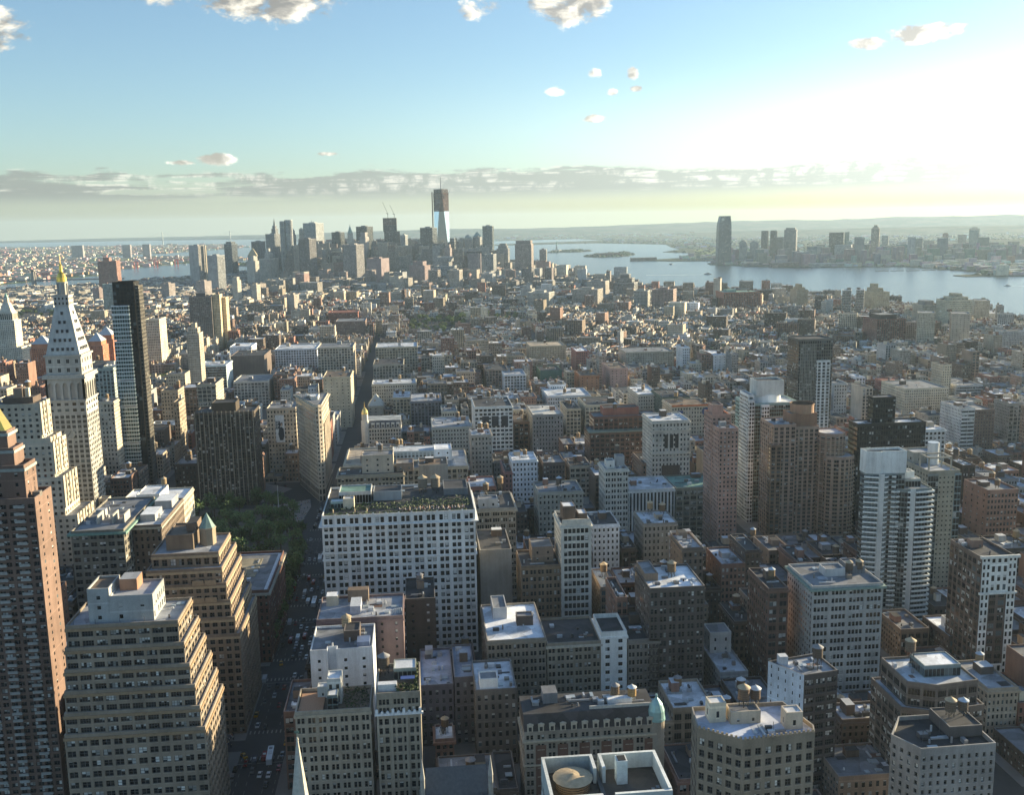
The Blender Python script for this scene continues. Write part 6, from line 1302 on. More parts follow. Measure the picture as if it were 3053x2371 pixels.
for i, (bx, cn, cc, rf, st, size, wd, d, ref, R2) in enumerate(pend):
    area, x0, x1, y0, y1, z, rot, p = bx
    lab = '%s%s %s%s building with %s %s %s' % (rank.get(i, ''), size, wd, CNAME[cn], RNAME[rf], d, 'the '+ref)
    lab = ' '.join(lab.split()[:16]); b = Bld('city_building', lab, 'building', 'houses filling the street blocks')
    b.mass((x0,x1,y0,y1), GZ, z, cc, st, par=R2.choice([.7,1,1.3]), roof=rf, sides={0:st,2:st,1:R2.choice([None,'few','res','old']),3:R2.choice([None,'few','res','old'])}, cornice=R2.choice([0,.5,.9]) if z-GZ < 60 else 0)
    if y0 < 1300: b.clutter(x0+.8, x1-.8, y0+.8, y1-.8, z-1, R2.choice([2,4,6,9]) if y0 < 900 else 2, True)
    elif R2.random() < .6: b.clutter(x0+.8, x1-.8, y0+.8, y1-.8, z-1, 1, True)
    b.finish(hero=False)
    if R2.random() < .62 and x1-x0 > 7: TANKS.append((R2.uniform(x0+3, x1-3), R2.uniform(y0+4, y1-3), z-1, bx))
# everything smaller: one mass of distant houses
def fillmass(name, items, clutter=True):
    M1, M2 = MB(), MB(); R = random.Random(77)
    for (area, x0, x1, y0, y1, z, rot, p) in items:
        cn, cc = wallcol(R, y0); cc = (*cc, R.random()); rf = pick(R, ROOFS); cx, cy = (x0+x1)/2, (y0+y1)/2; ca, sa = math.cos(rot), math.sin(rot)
        T_ = lambda x, y: (cx+(x-cx)*ca-(y-cy)*sa, cy+(x-cx)*sa+(y-cy)*ca)
        s_ = R.choice(STF); st = ST[s_]; P = [T_(*q) for q in rect(x0, x1, y0, y1)]
        for k in range(4):
            q, r_ = P[k], P[(k+1) % 4]; L = math.hypot(q[0]-r_[0], q[1]-r_[1]); s2 = st if k in (0, 2) else R.choice([ST['few'], st, None, ST['res']])
            if s2 is None: M1.face([(*q,GZ),(*r_,GZ),(*r_,z),(*q,z)], cc); continue
            nc, nr = max(1, round(L/s2[0])), max(1, round((z-GZ-1.5)/s2[1])); vt = nr*(z-GZ)/(z-GZ-1.5)
            M1.face([(*q,GZ),(*r_,GZ),(*r_,z-1.6),(*q,z-1.6)], cc, [(0,0),(nc,0),(nc,nr),(0,nr)], (s2[2],s2[3],s2[4],s2[5])); M1.face([(*q,z-1.6),(*r_,z-1.6),(*r_,z),(*q,z)], cc)
        I = offset(P, -.4)
        for k in range(4): M1.face([(*P[k],z),(*P[(k+1)%4],z),(*I[(k+1)%4],z),(*I[k],z)], tuple(lerp(v,.40,.32) for v in cc[:3])); M1.face([(*I[k],z-.8),(*I[k],z),(*I[(k+1)%4],z),(*I[(k+1)%4],z-.8)], cc)
        M2.face([(*q,z-.8) for q in I], (*RC[rf], R.random()))
        for _ in range(R.choice([1,1,2,3]) if y0 < 2800 else R.choice([0,1,1])):
            w, d, hh = R.uniform(2, min(6,(x1-x0)*.4)), R.uniform(2, min(6,(y1-y0)*.4)), R.uniform(1.5, 4.5); a, b_ = R.uniform(x0+1,x1-w-1), R.uniform(y0+1,y1-d-1); c2 = (*R.choice([C['brick'],C['tan'],C['pale'],C['grey'],C['cream'],cc[:3]]),.4)
            Q = [T_(*q) for q in rect(a,a+w,b_,b_+d)]
            for k in range(4): M1.face([(*Q[k],z-.8),(*Q[(k+1)%4],z-.8),(*Q[(k+1)%4],z+hh),(*Q[k],z+hh)], c2)
            M2.face([(*q,z+hh) for q in Q], (*RC[pick(R,ROOFS)],.5))
        if R.random() < .35 and y0 < 2600 and x1-x0 > 7:
            tx, ty = T_(R.uniform(x0+2.5,x1-2.5), R.uniform(y0+2.5,y1-2.5)); M1.frustum(tx,ty,z+1.5,z+5.2,1.7,1.7,(.17,.115,.075),8,cap=False); M1.frustum(tx,ty,z+5.2,z+6.4,1.9,.05,(.4,.32,.22),8)
    o = tag(M1.build(name, M_WALL), kind='stuff'); o['label'] = 'mass of small distant city houses and roofs'; q = tag(M2.build(name+'_roofs', M_ROOF, o), kind='stuff'); return o
fillmass('distant_houses', SMALL)
print('LOTS', len(BOX), 'FILL', len(FILL), 'heroes', len(HEROES), 'windows', N_WIN)
# ------------------------------------------------------------------ far shores: low houses as one mass each
def shorefill(name, poly, n, y_lo, y_hi, x_lo, x_hi, hr, zg, seed, cols):
    M1 = MB(); R = random.Random(seed); k = 0; tr = 0
    while k < n and tr < n*12:
        tr += 1; y = y_lo+(y_hi-y_lo)*R.random()**1.5; x = R.uniform(x_lo, x_hi)
        if not inside(x, y, poly): continue
        p = project((x, y, zg+10))
        if not p or not (-60 < p[0] < 3110): continue
        w, d, h = R.uniform(12, 40)*(1+y/14000), R.uniform(14, 40), R.uniform(*hr)*(1 if R.random() > .05 else 2.0); c = tuple(v*R.uniform(.7,1.2) for v in R.choice(cols))
        M1.box(x,x+w,y,y+d,zg-.5,zg+h,c,R.choice([(.5,.52,.55),(.2,.2,.21),(.34,.34,.35)])); k += 1
    return tag(M1.build(name, M_WALL), 'mass of low far houses on the shore', None, None, 'stuff')
warm = [(.5,.42,.3),(.4,.25,.18),(.62,.58,.5),(.33,.18,.13),(.45,.4,.33)]; cool = [(.34,.33,.31),(.45,.42,.37),(.3,.24,.2),(.55,.54,.5)]
shorefill('far_borough_houses', LAND['eastern'], 3600, 3800, 14500, -9000, -1200, (7,17), 3, 1, warm)
shorefill('far_bank_houses', LAND['western'], 700, 4800, 6600, 1600, 4600, (6,20), 3, 2, cool); shorefill('far_bank_suburb', LAND['western'], 900, 6000, 13500, 2200, 10500, (5,14), 3, 3, cool+[(.7,.7,.68)])
shorefill('far_bank_midrises', LAND['western'], 300, 4900, 6300, 1740, 3700, (20,85), 3, 12, [(.17,.18,.19),(.24,.22,.2),(.3,.29,.27)]); shorefill('far_bank_pier_houses', LAND['western'], 220, 3850, 4850, 2330, 3600, (6,22), 3, 13, cool)
shorefill('southern_shore_houses', LAND['southern'], 420, 13700, 18500, -2500, 9000, (7,16), 3, 4, warm+[(.75,.74,.7)]); shorefill('fort_island_houses', LAND['island'], 40, 6580, 7800, -1200, -420, (7,14), 3, 5, warm)
# low waterfront buildings and piers that can be told apart
def low(kind, x0, x1, y0, y1, z, c, lab, roof=None, zg=3, st='band'):
    b = Bld(kind, lab, 'building'); b.mass((x0,x1,y0,y1), zg-2, z, c, st, par=.5, roof=roof or 'lgrey'); b.finish(hero=False)
low('ferry_terminal', 1965, 2140, 4880, 4930, 19, (.55,.55,.52), 'low white ferry terminal with arched fronts on the far bank'); low('warehouse', 1790, 1930, 4960, 5010, 24, (.40,.26,.2), 'long reddish warehouse on the far bank left of the terminal'); low('warehouse', 1700, 1790, 5120, 5170, 20, (.36,.34,.32), 'grey low shed right below the tall glass tower'); low('warehouse', 2160, 2400, 4960, 5010, 22, (.52,.52,.5), 'pale long shed right of the white ferry terminal')
low('immigration_hall', 1270, 1420, 6960, 7010, 26, (.40,.22,.17), 'brick hall on the nearer wooded island in the bay'); low('rail_terminal', 1320, 1480, 6130, 6170, 20, (.36,.22,.18), 'dark railway terminal with pointed roof at the tip of the far bank')
b = Bld('pier', 'long low pier with dark sheds jutting into the river by the red warehouse', 'pier')
b.mass((1040,1330,2985,3030), -1, 7, (.26,.24,.22), None, par=0, roof='mid'); b.mass((1080,1290,2990,3022), 7, 15, (.20,.17,.16), 'band', par=.4, roof='mid'); b.finish(hero=False)
b = Bld('pier', 'open lattice pier beyond the long shed pier in the river', 'pier'); b.mass((1010,1290,3230,3260), -1, 6, (.22,.2,.2), None, par=0)
for k in range(14): b.part('shed_frame', M_METAL).bar((1030+k*18,3234,6),(1030+k*18,3234,15),1.2,(.14,.13,.13)); b.part('shed_frame', M_METAL).bar((1030+k*18,3234,15),(1048+k*18,3234,15),1.2,(.14,.13,.13))
b.finish(hero=False)
b = Bld('pier', 'narrow green topped pier right of the river apartments', 'pier'); b.mass((1300,1480,2640,2665), -1, 6, (.2,.22,.18), None, par=0, roof='green'); b.finish(hero=False)
b = Bld('pier', 'flat pier carrying the square ventilation tower off the far bank', 'pier'); b.mass((2260,2640,3960,3985), -1, 3, (.16,.16,.15), None, par=0); b.finish(hero=False)
b = Bld('breakwater', 'thin broken breakwater line in the river before the far bank', 'pier'); [b.mass((2080+k*70,2140+k*70,4420-k*8,4430-k*8), -1, 2.5, (.14,.14,.13), None, par=0) for k in range(5)]; b.finish(hero=False)
# statue on its island
root = tag(empty('statue', (1162, 8300, 3)), 'green robed statue raising a torch on a tall stone pedestal in the bay', 'statue')
m = MB(); m.frustum(0,0,0,14,44,40,(.42,.40,.35),11,smooth=False); m.frustum(0,0,14,22,16,13,(.45,.42,.37),4,rot=.78,smooth=False); m.frustum(0,0,22,47,10,7,(.46,.43,.38),4,rot=.78,smooth=False); m.build('pedestal', M_TRIM, root)
me = bpy.data.meshes.new('statue_figure'); V = [(0,0,47),(0,0,58),(0,0,68),(0,0,76),(0,0,80),(0,0,84),(3,0,76),(-3,0,76),(5,-.5,82),(5.6,-.5,90),(-4.5,-2,70),(-3,-3.5,68)]; E = [(0,1),(1,2),(2,3),(3,4),(4,5),(3,6),(6,8),(8,9),(3,7),(7,10),(10,11)]
me.from_pydata(V, E, []); fg = bpy.data.objects.new('robed_figure', me); COL.objects.link(fg); fg.parent = root; sk = fg.modifiers.new('skin', 'SKIN')
for i, r in enumerate((5.4,4.8,4.2,3.4,1.7,2.1,2.4,2.4,1.4,1.0,1.6,1.3)): me.skin_vertices[0].data[i].radius = (r, r)
me.skin_vertices[0].data[0].use_root = True; fg.modifiers.new('sub', 'SUBSURF').render_levels = 1
mt, t = material('verdigris'); finish(t, t.n('BsdfPrincipled', i={'Base Color': (.22,.36,.31,1), 'Roughness': .7}).outputs[0]); me.materials.append(mt)
m = MB(); m.frustum(5.7,-.5,90,93,1.0,1.5,(.2,.33,.28),8); m.frustum(5.7,-.5,93,97,1.2,.1,(.75,.55,.2),8); m.build('torch', M_METAL, root); m = MB(); m.box(-5.6,-3.6,-4.6,-3.6,66,72,(.2,.33,.28)); m.build('tablet', M_METAL, root)
# long suspension bridge at the harbour mouth
root = tag(empty('suspension_bridge', (-3270, 15762, 0)), 'very long suspension bridge with two pale towers across the harbour mouth', 'bridge')
for x in (-3781, -2783):
    m = MB()
    for s in (-1, 1): m.frustum(x+3270, s*14, 0, 190, 9, 7, (.36,.40,.40), 4, rot=.78, smooth=False)
    for z in (62, 150, 178): m.box(x+3270-6, x+3270+6, -14, 14, z, z+11, (.36,.40,.40))
    m.build('bridge_tower', M_TRIM, root)
m = MB(); m.box(-1200,1500,-14,14,66,72,(.3,.33,.34)); m.build('bridge_deck', M_TRIM, root)
m = MB()
def cz(x): return 74+112*((x)/499)**2 if abs(x) < 499 else 186-(abs(x)-499)*.30
prev = None
for k in range(-42, 43):
    x = k*22; p = (x-12, 0, max(70, cz(x)))
    if prev: m.bar(prev, p, 1.6, (.34,.37,.38))
    prev = p
m.build('suspension_cable', M_METAL, root)
# arched east river bridge, dock cranes, boats
root = tag(empty('river_bridge', (-1790, 4420, 0)), 'dark low bridge crossing the river behind the gilded tower top', 'bridge'); m = MB(); m.box(-760,560,-7,7,36,42,(.20,.19,.19)); m.build('bridge_deck', M_TRIM, root)
for x in (-300, 190): m = MB(); [m.box(x-6,x+6,s*10-3,s*10+3,0,82,(.28,.25,.22)) for s in (-1,1)]; m.box(x-6,x+6,-13,13,76,84,(.28,.25,.22)); m.build('bridge_tower', M_TRIM, root)
for k, (x, y, lab) in enumerate(((-1530,6300,'left red dock crane on the far side of the east bay'),(-1505,6450,'middle red dock crane on the far side of the east bay'),(-1470,6600,'right red dock crane on the far side of the east bay'),(-1440,6750,'rearmost red dock crane on the far side of the east bay'))):
    root = tag(empty('dock_crane', (x-150+k*55, y, 3)), lab, 'crane', 'red dock cranes'); m = MB(); c = (.48,.06,.05)
    for a in (-9, 9):
        for b_ in (-9, 9): m.bar((a,b_,0),(a,b_,46),1.8,c)
    m.build('portal_frame', M_METAL, root); m = MB(); m.bar((-45,0,47),(38,0,47),2.4,c); m.build('boom', M_METAL, root); m = MB(); m.bar((0,0,47),(0,0,70),1.6,c); m.bar((0,0,70),(-42,0,48),.8,c); m.bar((0,0,70),(34,0,48),.8,c); m.build('mast', M_METAL, root)
for x, y, L, rz, wake, lab in ((911,5412,34,1.9,0,'small pale ferry in the middle of the bay'),(1342,6746,30,.2,0,'tiny dark boat near the wooded islands'),(1419,5548,26,.3,0,'small dark tug near the tip of the far bank'),(1311,4462,34,-.15,260,'dark ferry trailing a pale wake across the river'),(2041,3324,22,2.7,200,'speeding boat with white wake at the right edge'),(-1560,7050,30,.2,0,'small white boat in the eastern bay')):
    root = tag(empty('boat', (x, y, 0)), lab, 'boat', 'boats on the harbour'); root.rotation_euler = (0,0,rz)
    m = MB(); w = L*.14; m.prism([(-L/2,-w),(L*.3,-w),(L/2,0),(L*.3,w),(-L/2,w)], 0, L*.09, (.16,.17,.18) if 'dark' in lab else (.6,.6,.58)); m.build('hull', M_TRIM, root); m = MB(); m.box(-L*.3,L*.22,-w*.75,w*.75,L*.09,L*.2,(.62,.60,.55)); m.box(-L*.05,L*.15,-w*.5,w*.5,L*.2,L*.27,(.5,.5,.5)); m.build('cabin', M_TRIM, root)
    if wake: m = MB(); m.face([(-L/2,-w*.6,.05),(-L/2-wake,-w*2.2,.05),(-L/2-wake,w*2.2,.05),(-L/2,w*.6,.05)][::-1], (.55,.6,.62)); tag(m.build('wake_foam', M_PAINT, root), kind='stuff')

# ------------------------------------------------------------------ water tanks on the roofs
HT = [(44,378.5,'d'),] ; NT_ = 0
TK = [(84,384,52,1.0,'grey','timber tank with a pointed roof on the copper domed hotel'),(89-9,380,52,.0,'tan','')]
SPEC = [(80.5,380.5,51.8,.95,'white',(.42,.27,.12),'orange timber tank on the roof of the copper domed hotel'),(74,383,51.8,.95,'grey',(.17,.12,.08),'dark timber tank with grey cone left of the orange tank'),
 (28,198.6,126,2.05,'tan',(.2,.14,.09),'huge round tank with broad tan cone inside the walled roof enclosure'),(101,303,87.3,1.05,'tan',(.16,.11,.08),'tank with tan cone on the notched parapet loft'),(105.5,304.5,86.9,.9,'white',(.14,.10,.08),'tank with white cone on the notched parapet loft'),
 (206,458,72,.98,'tan',(.13,.1,.08),'left tank of the pair on the pale grid fronted loft'),(211.5,459,72,.98,'tan',(.13,.1,.08),'right tank of the pair on the pale grid fronted loft'),(119,467,72,1.15,'tan',(.2,.14,.09),'timber tank on the white roof of the dark loft slab'),
 (155,372,65,1.1,'grey',(.13,.1,.08),'dark tank on tall legs above the slim white flanked block'),(192,368,70.1,1.1,'tan',(.16,.12,.09),'tank with tan cone on the setback loft'),(181.5,318,70.5,1.0,'tan',(.16,.12,.09),'tan coned tank at the lower right corner'),(186.5,318.5,70.5,.9,'blue',(.16,.12,.09),'bluish coned tank at the lower right corner'),
 (-2,573,91,1.45,'tan',(.24,.2,.16),'left of two big tanks at the back of the white terrace roof'),(5.5,573,91,1.45,'tan',(.24,.2,.16),'right of two big tanks at the back of the white terrace roof'),(-38.5,441,63,1.15,'tan',(.40,.34,.24),'pale timber tank behind the white party wall building'),(-20,390,65.2,1.25,'grey',(.10,.08,.065),'large dark tank on the slim gothic building'),(-5,498,62,1.0,'grey',(.25,.23,.22),'grey tank on a mast above the dark brick block'),
 (-172,399,142.6,.0,'tan',(.2,.1,.1),'')]
for x, y, z, s, cone, wd, lab in SPEC:
    if s > 0:
        o = tank(x, y, z, s, cone, lab, (.2 if 'huge' in lab else 2.6) if 'tall legs' not in lab else 5, wd); NT_ += 1
        if 'huge' in lab: o.scale = (s, s, .62)
R = random.Random(4); HR = []
for h in HEROREF:
    o = h[10]
    if o.name.split('.')[0] in ('loft_building','office_building') and 600 < h[2] < 1450 and R.random() < .75:
        for q in range(R.choice([1,1,2])): HR.append((R.uniform(h[0]+4,h[1]-4), R.uniform(h[2]+6,h[3]-4), h[4]-1.1, h))
cnt = Counter(); allt = []
for x, y, z, h in HR: allt.append((x, y, z, h[9]))
for x, y, z, bx in TANKS:
    p = project((x, y, z)); d, ref = hero_ref(p[0], p[1]); allt.append((x, y, z, ref+'|'+d))
tl = []
for x, y, z, ref in allt[:262]:
    cone = R.choice(['tan','tan','grey','white','tan','blue']); nm = dict(tan='tan',grey='grey',white='white',blue='bluish')[cone]
    base = ('%s coned water tank %s the %s' % (nm, ref.split('|')[1], ref.split('|')[0])) if '|' in ref else '%s coned water tank on the %s' % (nm, ref)
    tl.append([base, x, y, z, cone])
c2 = Counter(t_[0] for t_ in tl); run = Counter()
for t_ in sorted(tl, key=lambda q: q[2]):
    base = t_[0]; k = run[base]; run[base] += 1
    lab = (ORD[min(k,9)]+' '+base) if c2[base] > 1 else base
    if k > 9: lab += ' further back'
    tank(t_[1], t_[2], t_[3], R.uniform(.85,1.15), t_[4], ' '.join(lab.split()[:16]), R.choice([2.6, 4.2]), R.choice([(.17,.115,.075),(.25,.17,.10),(.33,.24,.14),(.12,.1,.085)]))

# ------------------------------------------------------------------ trees
def crown_mesh(seed, n=420):
    R = random.Random(seed); m = MB(); lobes = [(R.uniform(-.45,.45), R.uniform(-.45,.45), R.uniform(-.25,.4), R.uniform(.35,.6)) for _ in range(9)]
    for _ in range(n):
        lx, ly, lz, lr = R.choice(lobes); th, ph = R.uniform(0, 6.283), math.acos(R.uniform(-.7, 1)); r = lr*R.uniform(.65, 1.05); x, y, z = lx+r*math.sin(ph)*math.cos(th), ly+r*math.sin(ph)*math.sin(th), lz+r*math.cos(ph)*.8
        s = R.uniform(.07,.15); a = Vector((R.uniform(-1,1),R.uniform(-1,1),R.uniform(-.4,.4))).normalized(); b_ = a.orthogonal().normalized(); b_ = (b_+Vector((R.uniform(-.6,.6),R.uniform(-.6,.6),R.uniform(-.6,.6)))).normalized(); g = R.uniform(.55, 1.5); w = R.uniform(.8,1.3)
        c = Vector((x,y,z)); m.face([tuple(c-a*s), tuple(c+b_*s*.7), tuple(c+a*s), tuple(c-b_*s*.7)], (.09*g*w,.14*g,.05*g))
    return m
TREE = []
for k in range(5):
    cm = crown_mesh(k).build('crown', M_LEAF, None, (0,0,0), link=False).data; t_ = MB(); t_.frustum(0,0,0,.5,.06,.035,(.10,.075,.05),6,cap=False)
    for a in range(5): t_.bar((0,0,.45),(.28*math.cos(a*1.26),.28*math.sin(a*1.26),.85),.016,(.10,.075,.05),5)
    TREE.append((cm, t_.build('trunk', M_BARK, None, (0,0,0), link=False).data))
def tree(x, y, h, r, lab, group, var, R):
    root = tag(empty('tree', (x, y, GZ)), lab, 'tree', group); o = bpy.data.objects.new('trunk', TREE[var][1]); COL.objects.link(o); o.parent = root; o.scale = (h*.55, h*.55, h*.9); o = bpy.data.objects.new('crown', TREE[var][0]); COL.objects.link(o); o.parent = root; o.location = (0,0,h*.66); o.scale = (r, r, h*.42); o.rotation_euler = (0,0,R.uniform(0,6.28))
R = random.Random(8); pts = []
tries = 0
while len(pts) < 120 and tries < 6000:
    tries += 1; x, y = R.uniform(-203,-90), R.uniform(613,838)
    if x > -90-(max(0,y-735))*.25: continue
    if all((x-a)**2+(y-b_)**2 > 8.2**2 for a, b_ in pts): pts.append((x, y))
for x, y in pts: tree(x, y, R.uniform(17,23), R.uniform(5.5,7.5), 'broad green tree in the dense park grove beside the wedge shaped building', 'trees of the dark park grove', R.randrange(5), R)
for y in range(548, 700, 9):
    for x in (-88.5,): tree(x+R.uniform(-1,1), y+R.uniform(-2,2), R.uniform(17,21), R.uniform(5,6.5), 'green kerbside tree along the avenue beside the flat roofed red brick block', 'kerbside trees by the park', R.randrange(5), R)
def grove(n, x0, x1, y0, y1, lab, group, h=(13,18), g=9):
    pts = []; tr = 0
    while len(pts) < n and tr < 3000:
        tr += 1; x, y = R.uniform(x0,x1), R.uniform(y0,y1)
        if all((x-a)**2+(y-b_)**2 > g*g for a, b_ in pts): pts.append((x,y)); tree(x, y, R.uniform(*h), R.uniform(6,8.5), lab, group, R.randrange(5), R)
grove(44, -415, -318, 1405, 1585, 'green square tree behind the dark brown slab', 'trees of the square behind the brown slab', (16,22), 10); grove(60, -15, 112, 2130, 2480, 'distant green tree of the square far along the avenue', 'trees of the far square', (16,22), 12); grove(18, 165, 245, 2335, 2535, 'bright green far tree right of the avenue', 'bright far trees', (16,22), 12); grove(24, -1135, -965, 2710, 3035, 'green tree of the far left park', 'trees of the far left park', (15,20), 16)
# street and yard trees too small and many to count
m = MB(); R = random.Random(15); k = 0
while k < 900:
    x, y = R.uniform(-900, 1350), R.uniform(1580, 3300)
    if not inside(x, y, LAND['manhattan']) or hero_hit(x-6, x+6, y-6, y+6): continue
    k += 1; r = R.uniform(3, 6); h = R.uniform(9, 17)
    for _ in range(14):
        a, e = R.uniform(0, 6.28), R.uniform(-.5, 1); cx, cy, cz_ = x+r*.7*math.cos(a)*R.random(), y+r*.7*math.sin(a)*R.random(), GZ+h+e*3; s = R.uniform(1.2, 2.4); g = R.uniform(.6, 1.5); th = R.uniform(0, 3.14)
        m.face([(cx-s*math.cos(th),cy-s*math.sin(th),cz_),(cx+s*math.sin(th)*.6,cy-s*math.cos(th)*.6,cz_+R.uniform(-1,1.2)),(cx+s*math.cos(th),cy+s*math.sin(th),cz_+R.uniform(-.8,.8)),(cx-s*math.sin(th)*.6,cy+s*math.cos(th)*.6,cz_+R.uniform(-1,1))], (.05*g,.08*g,.035*g))
tag(m.build('street_trees', M_LEAF), 'small street and yard trees among the far houses', None, None, 'stuff')
m = MB()
for nm, n, poly, y_lo, y_hi, x_lo, x_hi in (('w',2600,LAND['western'],5600,12000,1900,9000),('v',500,LAND['western'],3850,5400,2250,3700),('l',130,LAND['liberty'],8100,8700,1060,1480),('e',130,LAND['ellis'],6830,7760,1190,1640),('i',200,LAND['island'],6580,7830,-1200,-410),('b',1500,LAND['eastern'],4400,10500,-6500,-1500)):
    k = 0; tr = 0
    while k < n and tr < 40000:
        tr += 1; x, y = R.uniform(x_lo, x_hi), R.uniform(y_lo, y_hi)
        if not inside(x, y, poly): continue
        k += 1; m.frustum(x, y, 2.5, R.uniform(9, 16), R.uniform(9, 26), R.uniform(3, 9), tuple(v*R.uniform(.7,1.3) for v in (.05,.075,.035)), 6, rot=R.uniform(0,1), smooth=False)
tag(m.build('far_tree_cover', M_LEAF), 'far woods on the shores and islands reading as one cover', None, None, 'stuff')

# ------------------------------------------------------------------ traffic and street things
def vehicle(kind, x, y, rz, col, lab, group):
    root = tag(empty(kind, (x, y, GZ+.012)), lab, {'bus':'bus','taxi':'taxi','car':'car','van':'van'}[kind], group); root.rotation_euler = (0,0,rz)
    key = (kind, col)
    if key not in VEH:
        L, W_, H = dict(bus=(12.2,2.6,3.1), taxi=(4.9,1.9,1.5), car=(4.7,1.85,1.45), van=(5.8,2.1,2.3))[kind]; parts = []
        m = MB()
        if kind in ('bus','van'):
            m.prism([(-W_/2,-L/2),(W_/2,-L/2),(W_/2,L/2),(-W_/2,L/2)], .35, H, col); m.box(-W_*.3,W_*.3,-L*.12,L*.1,H,H+.25,(.6,.62,.64)); 
            if kind == 'bus': m.box(-W_*.3,W_*.3,L*.25,L*.38,H,H+.3,(.25,.26,.28))
            g = MB(); g.box(-W_/2-.02,W_/2+.02,-L/2+.6,L/2-.6,H*.5,H*.8,(.02,.025,.03))
        else:
            m.prism([(-W_/2,-L/2),(W_/2,-L/2),(W_/2,L/2),(-W_/2,L/2)], .3, .85, col); A, B_ = [(-W_/2+.06,-L*.26),(W_/2-.06,-L*.26),(W_/2-.06,L*.36),(-W_/2+.06,L*.36)], [(-W_/2+.25,-L*.12),(W_/2-.25,-L*.12),(W_/2-.25,L*.24),(-W_/2+.25,L*.24)]
            g = MB(); [g.face([(*A[k],.85),(*A[(k+1)%4],.85),(*B_[(k+1)%4],H),(*B_[k],H)],(.02,.025,.03)) for k in range(4)]; m.face([(*p,H) for p in B_], col)
            if kind == 'taxi': m.box(-.5,.5,-.15,.15,H,H+.22,(.6,.58,.4))
        parts.append(('body', m.build('body', M_CAR, None, (0,0,0), link=False).data)); parts.append(('glazing', g.build('glazing', M_METAL, None, (0,0,0), link=False).data))
        for sx in (-1,1):
            for sy in (-.32,.32):
                w = MB(); n = 10; P = [(sx*W_/2*.98, sy*L+.36*math.cos(a), .36+.36*math.sin(a)) for a in [k*math.pi/5 for k in range(n)]]; Q = [(p[0]-sx*.22, p[1], p[2]) for p in P]; w.face(P if sx > 0 else P[::-1], (.02,.02,.02)); [w.face([P[k],P[(k+1)%n],Q[(k+1)%n],Q[k]],(.02,.02,.02)) for k in range(n)]
                parts.append(('wheel', w.build('wheel', M_TRIM, None, (0,0,0), link=False).data))
        VEH[key] = parts
    for n, me in VEH[key]: o = bpy.data.objects.new(n, me); COL.objects.link(o); o.parent = root
VEH = {}; wht = (.72,.75,.78); yel = (.62,.33,.03)
vehicle('bus', -74, 428, .04, wht, 'white city bus nearest the camera on the avenue by the church spire', 'city buses'); vehicle('bus', -72.5, 615, 0, wht, 'white city bus on the avenue beside the lower edge of the park grove', 'city buses'); vehicle('bus', -76.5, 700, .03, wht, 'white city bus on the avenue beside the middle of the park grove', 'city buses')
R = random.Random(31); used = [(-74,428),(-72.5,615),(-76.5,700)]
tx = [(-86,431,.5),(-68.5,441,0),(-69,452,.2),(-82,528,.15),(-70,664,0),(-86.5,470,0)]
for k, (x, y, r) in enumerate(tx): vehicle('taxi', x, y, r, yel, ('taxi turning beside the white bus','yellow taxi right behind the front white bus','second yellow taxi behind the front white bus','yellow taxi in mid avenue by the white party wall building','yellow taxi beside the white terrace block','yellow taxi by the left kerb below the gothic tower')[k], 'yellow taxis'); used.append((x,y))
cols = [((.55,.57,.6),'silver'),((.03,.03,.035),'black'),((.7,.72,.74),'white'),((.10,.11,.14),'dark blue'),((.2,.2,.21),'grey'),((.25,.03,.03),'dark red')]
k = 0; seen = Counter()
for _ in range(4000):
    if k >= 120: break
    lane = R.choice([-88,-88,-84.2,-80.4,-76.6,-72.8,-69,-69]); y = R.uniform(405, 860)
    if any(abs(lane-a) < 2.4 and abs(y-b_) < 6.6 for a, b_ in used): continue
    if any(abs(y-(yf(n)-9)) < 9 for n in range(31,22,-1)): continue
    used.append((lane, y)); c, nm = R.choice(cols); k += 1; kd = 'car' if R.random() < .82 else 'van'
    ref = min((('white party wall building',430),('purplish brick block',475),('white terrace block',560),('park grove',680),('plaza before the wedge building',820)), key=lambda q: abs(q[1]-y))[0]
    lane_w = {-88:'left kerb lane',-84.2:'second lane',-80.4:'third lane',-76.6:'fourth lane',-72.8:'fifth lane',-69:'right kerb lane'}[lane]; lab = '%s %s in the %s by the %s' % (nm, kd, lane_w, ref); seen[lab] += 1
    if seen[lab] > 1: lab = '%s %s %s' % (['','','second','third','fourth','fifth','sixth','seventh'][min(7,seen[lab])], lab, '')
    vehicle(kd, lane, y, R.uniform(-.03,.03), c, ' '.join(lab.split()[:16]), 'cars on the avenue')
for x, y in ((-150,905),(-138,925),(-160,890),(-143,890),(-155,935),(-128,915)): c, nm = cols[k % 6]; k += 1; vehicle('car', x, y, R.uniform(.1,.5), c, '%s car on the branching street left of the wedge building, %s one' % (nm, ORD[k % 6]), 'cars on the avenue')
root = tag(empty('flagpole', (-118.5, 803, GZ)), 'tall white flagpole at the tip of the park grove', 'flagpole'); m = MB(); m.frustum(0,0,0,1.2,1.6,1.4,(.4,.38,.34),8); m.build('plinth', M_TRIM, root); m = MB(); m.frustum(0,0,1.2,30,.32,.14,(.75,.76,.76),8); m.build('pole', M_METAL, root)
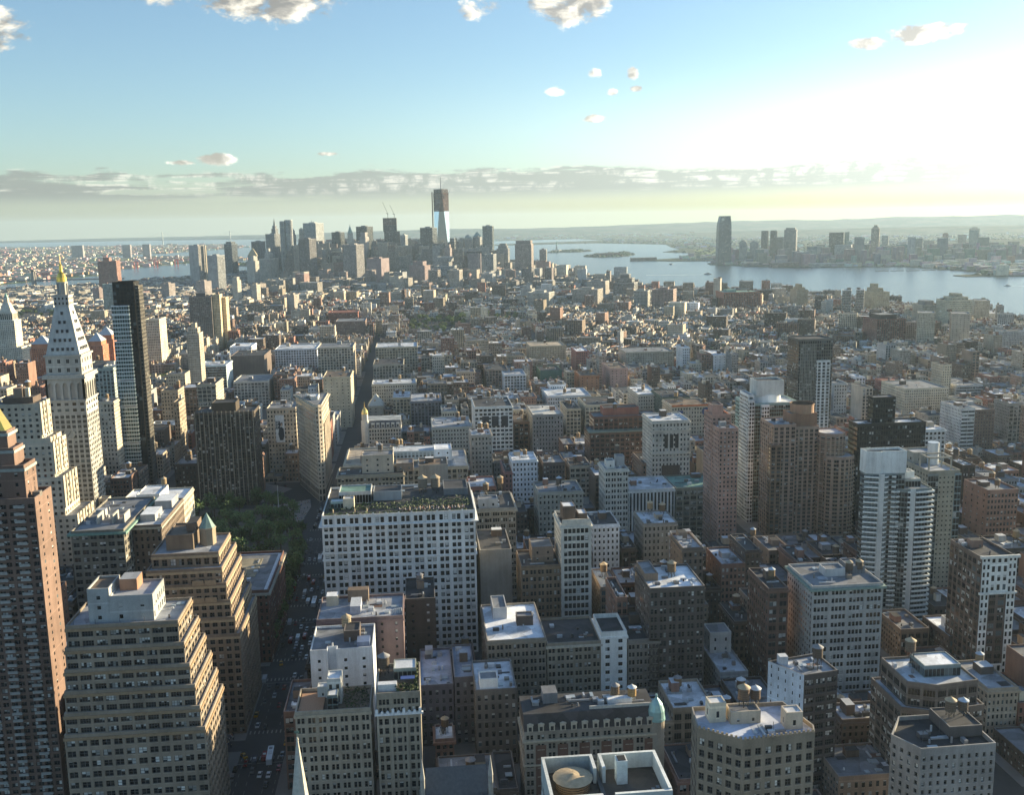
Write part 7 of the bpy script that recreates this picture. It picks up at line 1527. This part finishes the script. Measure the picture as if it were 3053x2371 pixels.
# terrace bar: folded parasols, planters' guests as small figures
for k, (fx, lab) in enumerate(((.07,'leftmost'),(.21,'second from left'),(.29,'third from left'),(.57,'fourth from left'),(.64,'fifth from left'),(.70,'sixth from left'),(.79,'seventh from left'),(.89,'rightmost'))):
    x0, x1, y0, y1, z = ROOF_BAR; x = lerp(x0,x1,fx); root = tag(empty('parasol', (x, 535, z)), '%s folded beige parasol on the white roof terrace' % lab, 'parasol', 'folded parasols on the terrace'); m = MB(); m.bar((0,0,0),(0,0,3.4),.06,(.2,.15,.1),6); m.build('pole', M_WOOD, root); m = MB(); m.frustum(0,0,1.0,2.2,.25,.42,(.52,.40,.27),8,cap=False); m.frustum(0,0,2.2,3.5,.42,.05,(.52,.40,.27),8); m.build('canopy', M_TRIM, root)
m = MB(); R = random.Random(2)
for k in range(90):
    x, y = R.uniform(-16, 22), R.uniform(534.5, 540); z = 91.1; c = R.choice([(.5,.5,.5),(.05,.05,.07),(.5,.05,.04),(.1,.12,.3),(.6,.6,.62),(.03,.03,.03)]); m.frustum(x,y,z,z+.85,.16,.2,(.04,.04,.06),6,cap=False); m.frustum(x,y,z+.85,z+1.45,.22,.18,c,6); m.frustum(x,y,z+1.5,z+1.75,.11,.1,(.4,.27,.2),6)
tag(m.build('crowd', M_TRIM), 'crowd of guests on the white roof terrace', None, None, 'stuff')

m = MB(); R = random.Random(6)
for k in range(330):
    x, y = (R.uniform(-135,-98), R.uniform(782,862)) if k < 150 else ((R.choice([-94.5,-62])+R.uniform(-1.5,1.5), R.uniform(400,800)))
    if k >= 150 and x < -80 and not (400 < y < 600): y = R.uniform(400, 600)
    z = GZ+.16; c = R.choice([(.4,.4,.4),(.05,.05,.07),(.35,.06,.05),(.1,.12,.3),(.6,.6,.62),(.03,.03,.03),(.5,.45,.35)]); m.frustum(x,y,z,z+.85,.17,.21,(.04,.04,.06),6,cap=False); m.frustum(x,y,z+.85,z+1.45,.23,.19,c,6); m.frustum(x,y,z+1.5,z+1.75,.11,.1,(.4,.27,.2),6)
tag(m.build('pedestrians', M_TRIM), 'many tiny pedestrians on the plaza and the pavements of the avenue', None, None, 'stuff')

# ------------------------------------------------------------------ the air over the city
mh, t = material('haze'); vol = t.n('VolumePrincipled', i={'Color': (.60,.81,1.0,1), 'Density': .000030, 'Anisotropy': .25}); t.n('OutputMaterial', i={1: vol.outputs[0]})
m = MB(); m.box(-21000,21000,-900,26600,-1.5,470,(1,1,1),bottom=True); o = tag(m.build('haze', mh), 'thin evening haze over the whole city and harbour', None, None, 'stuff')
print('objects', len(COL.objects))
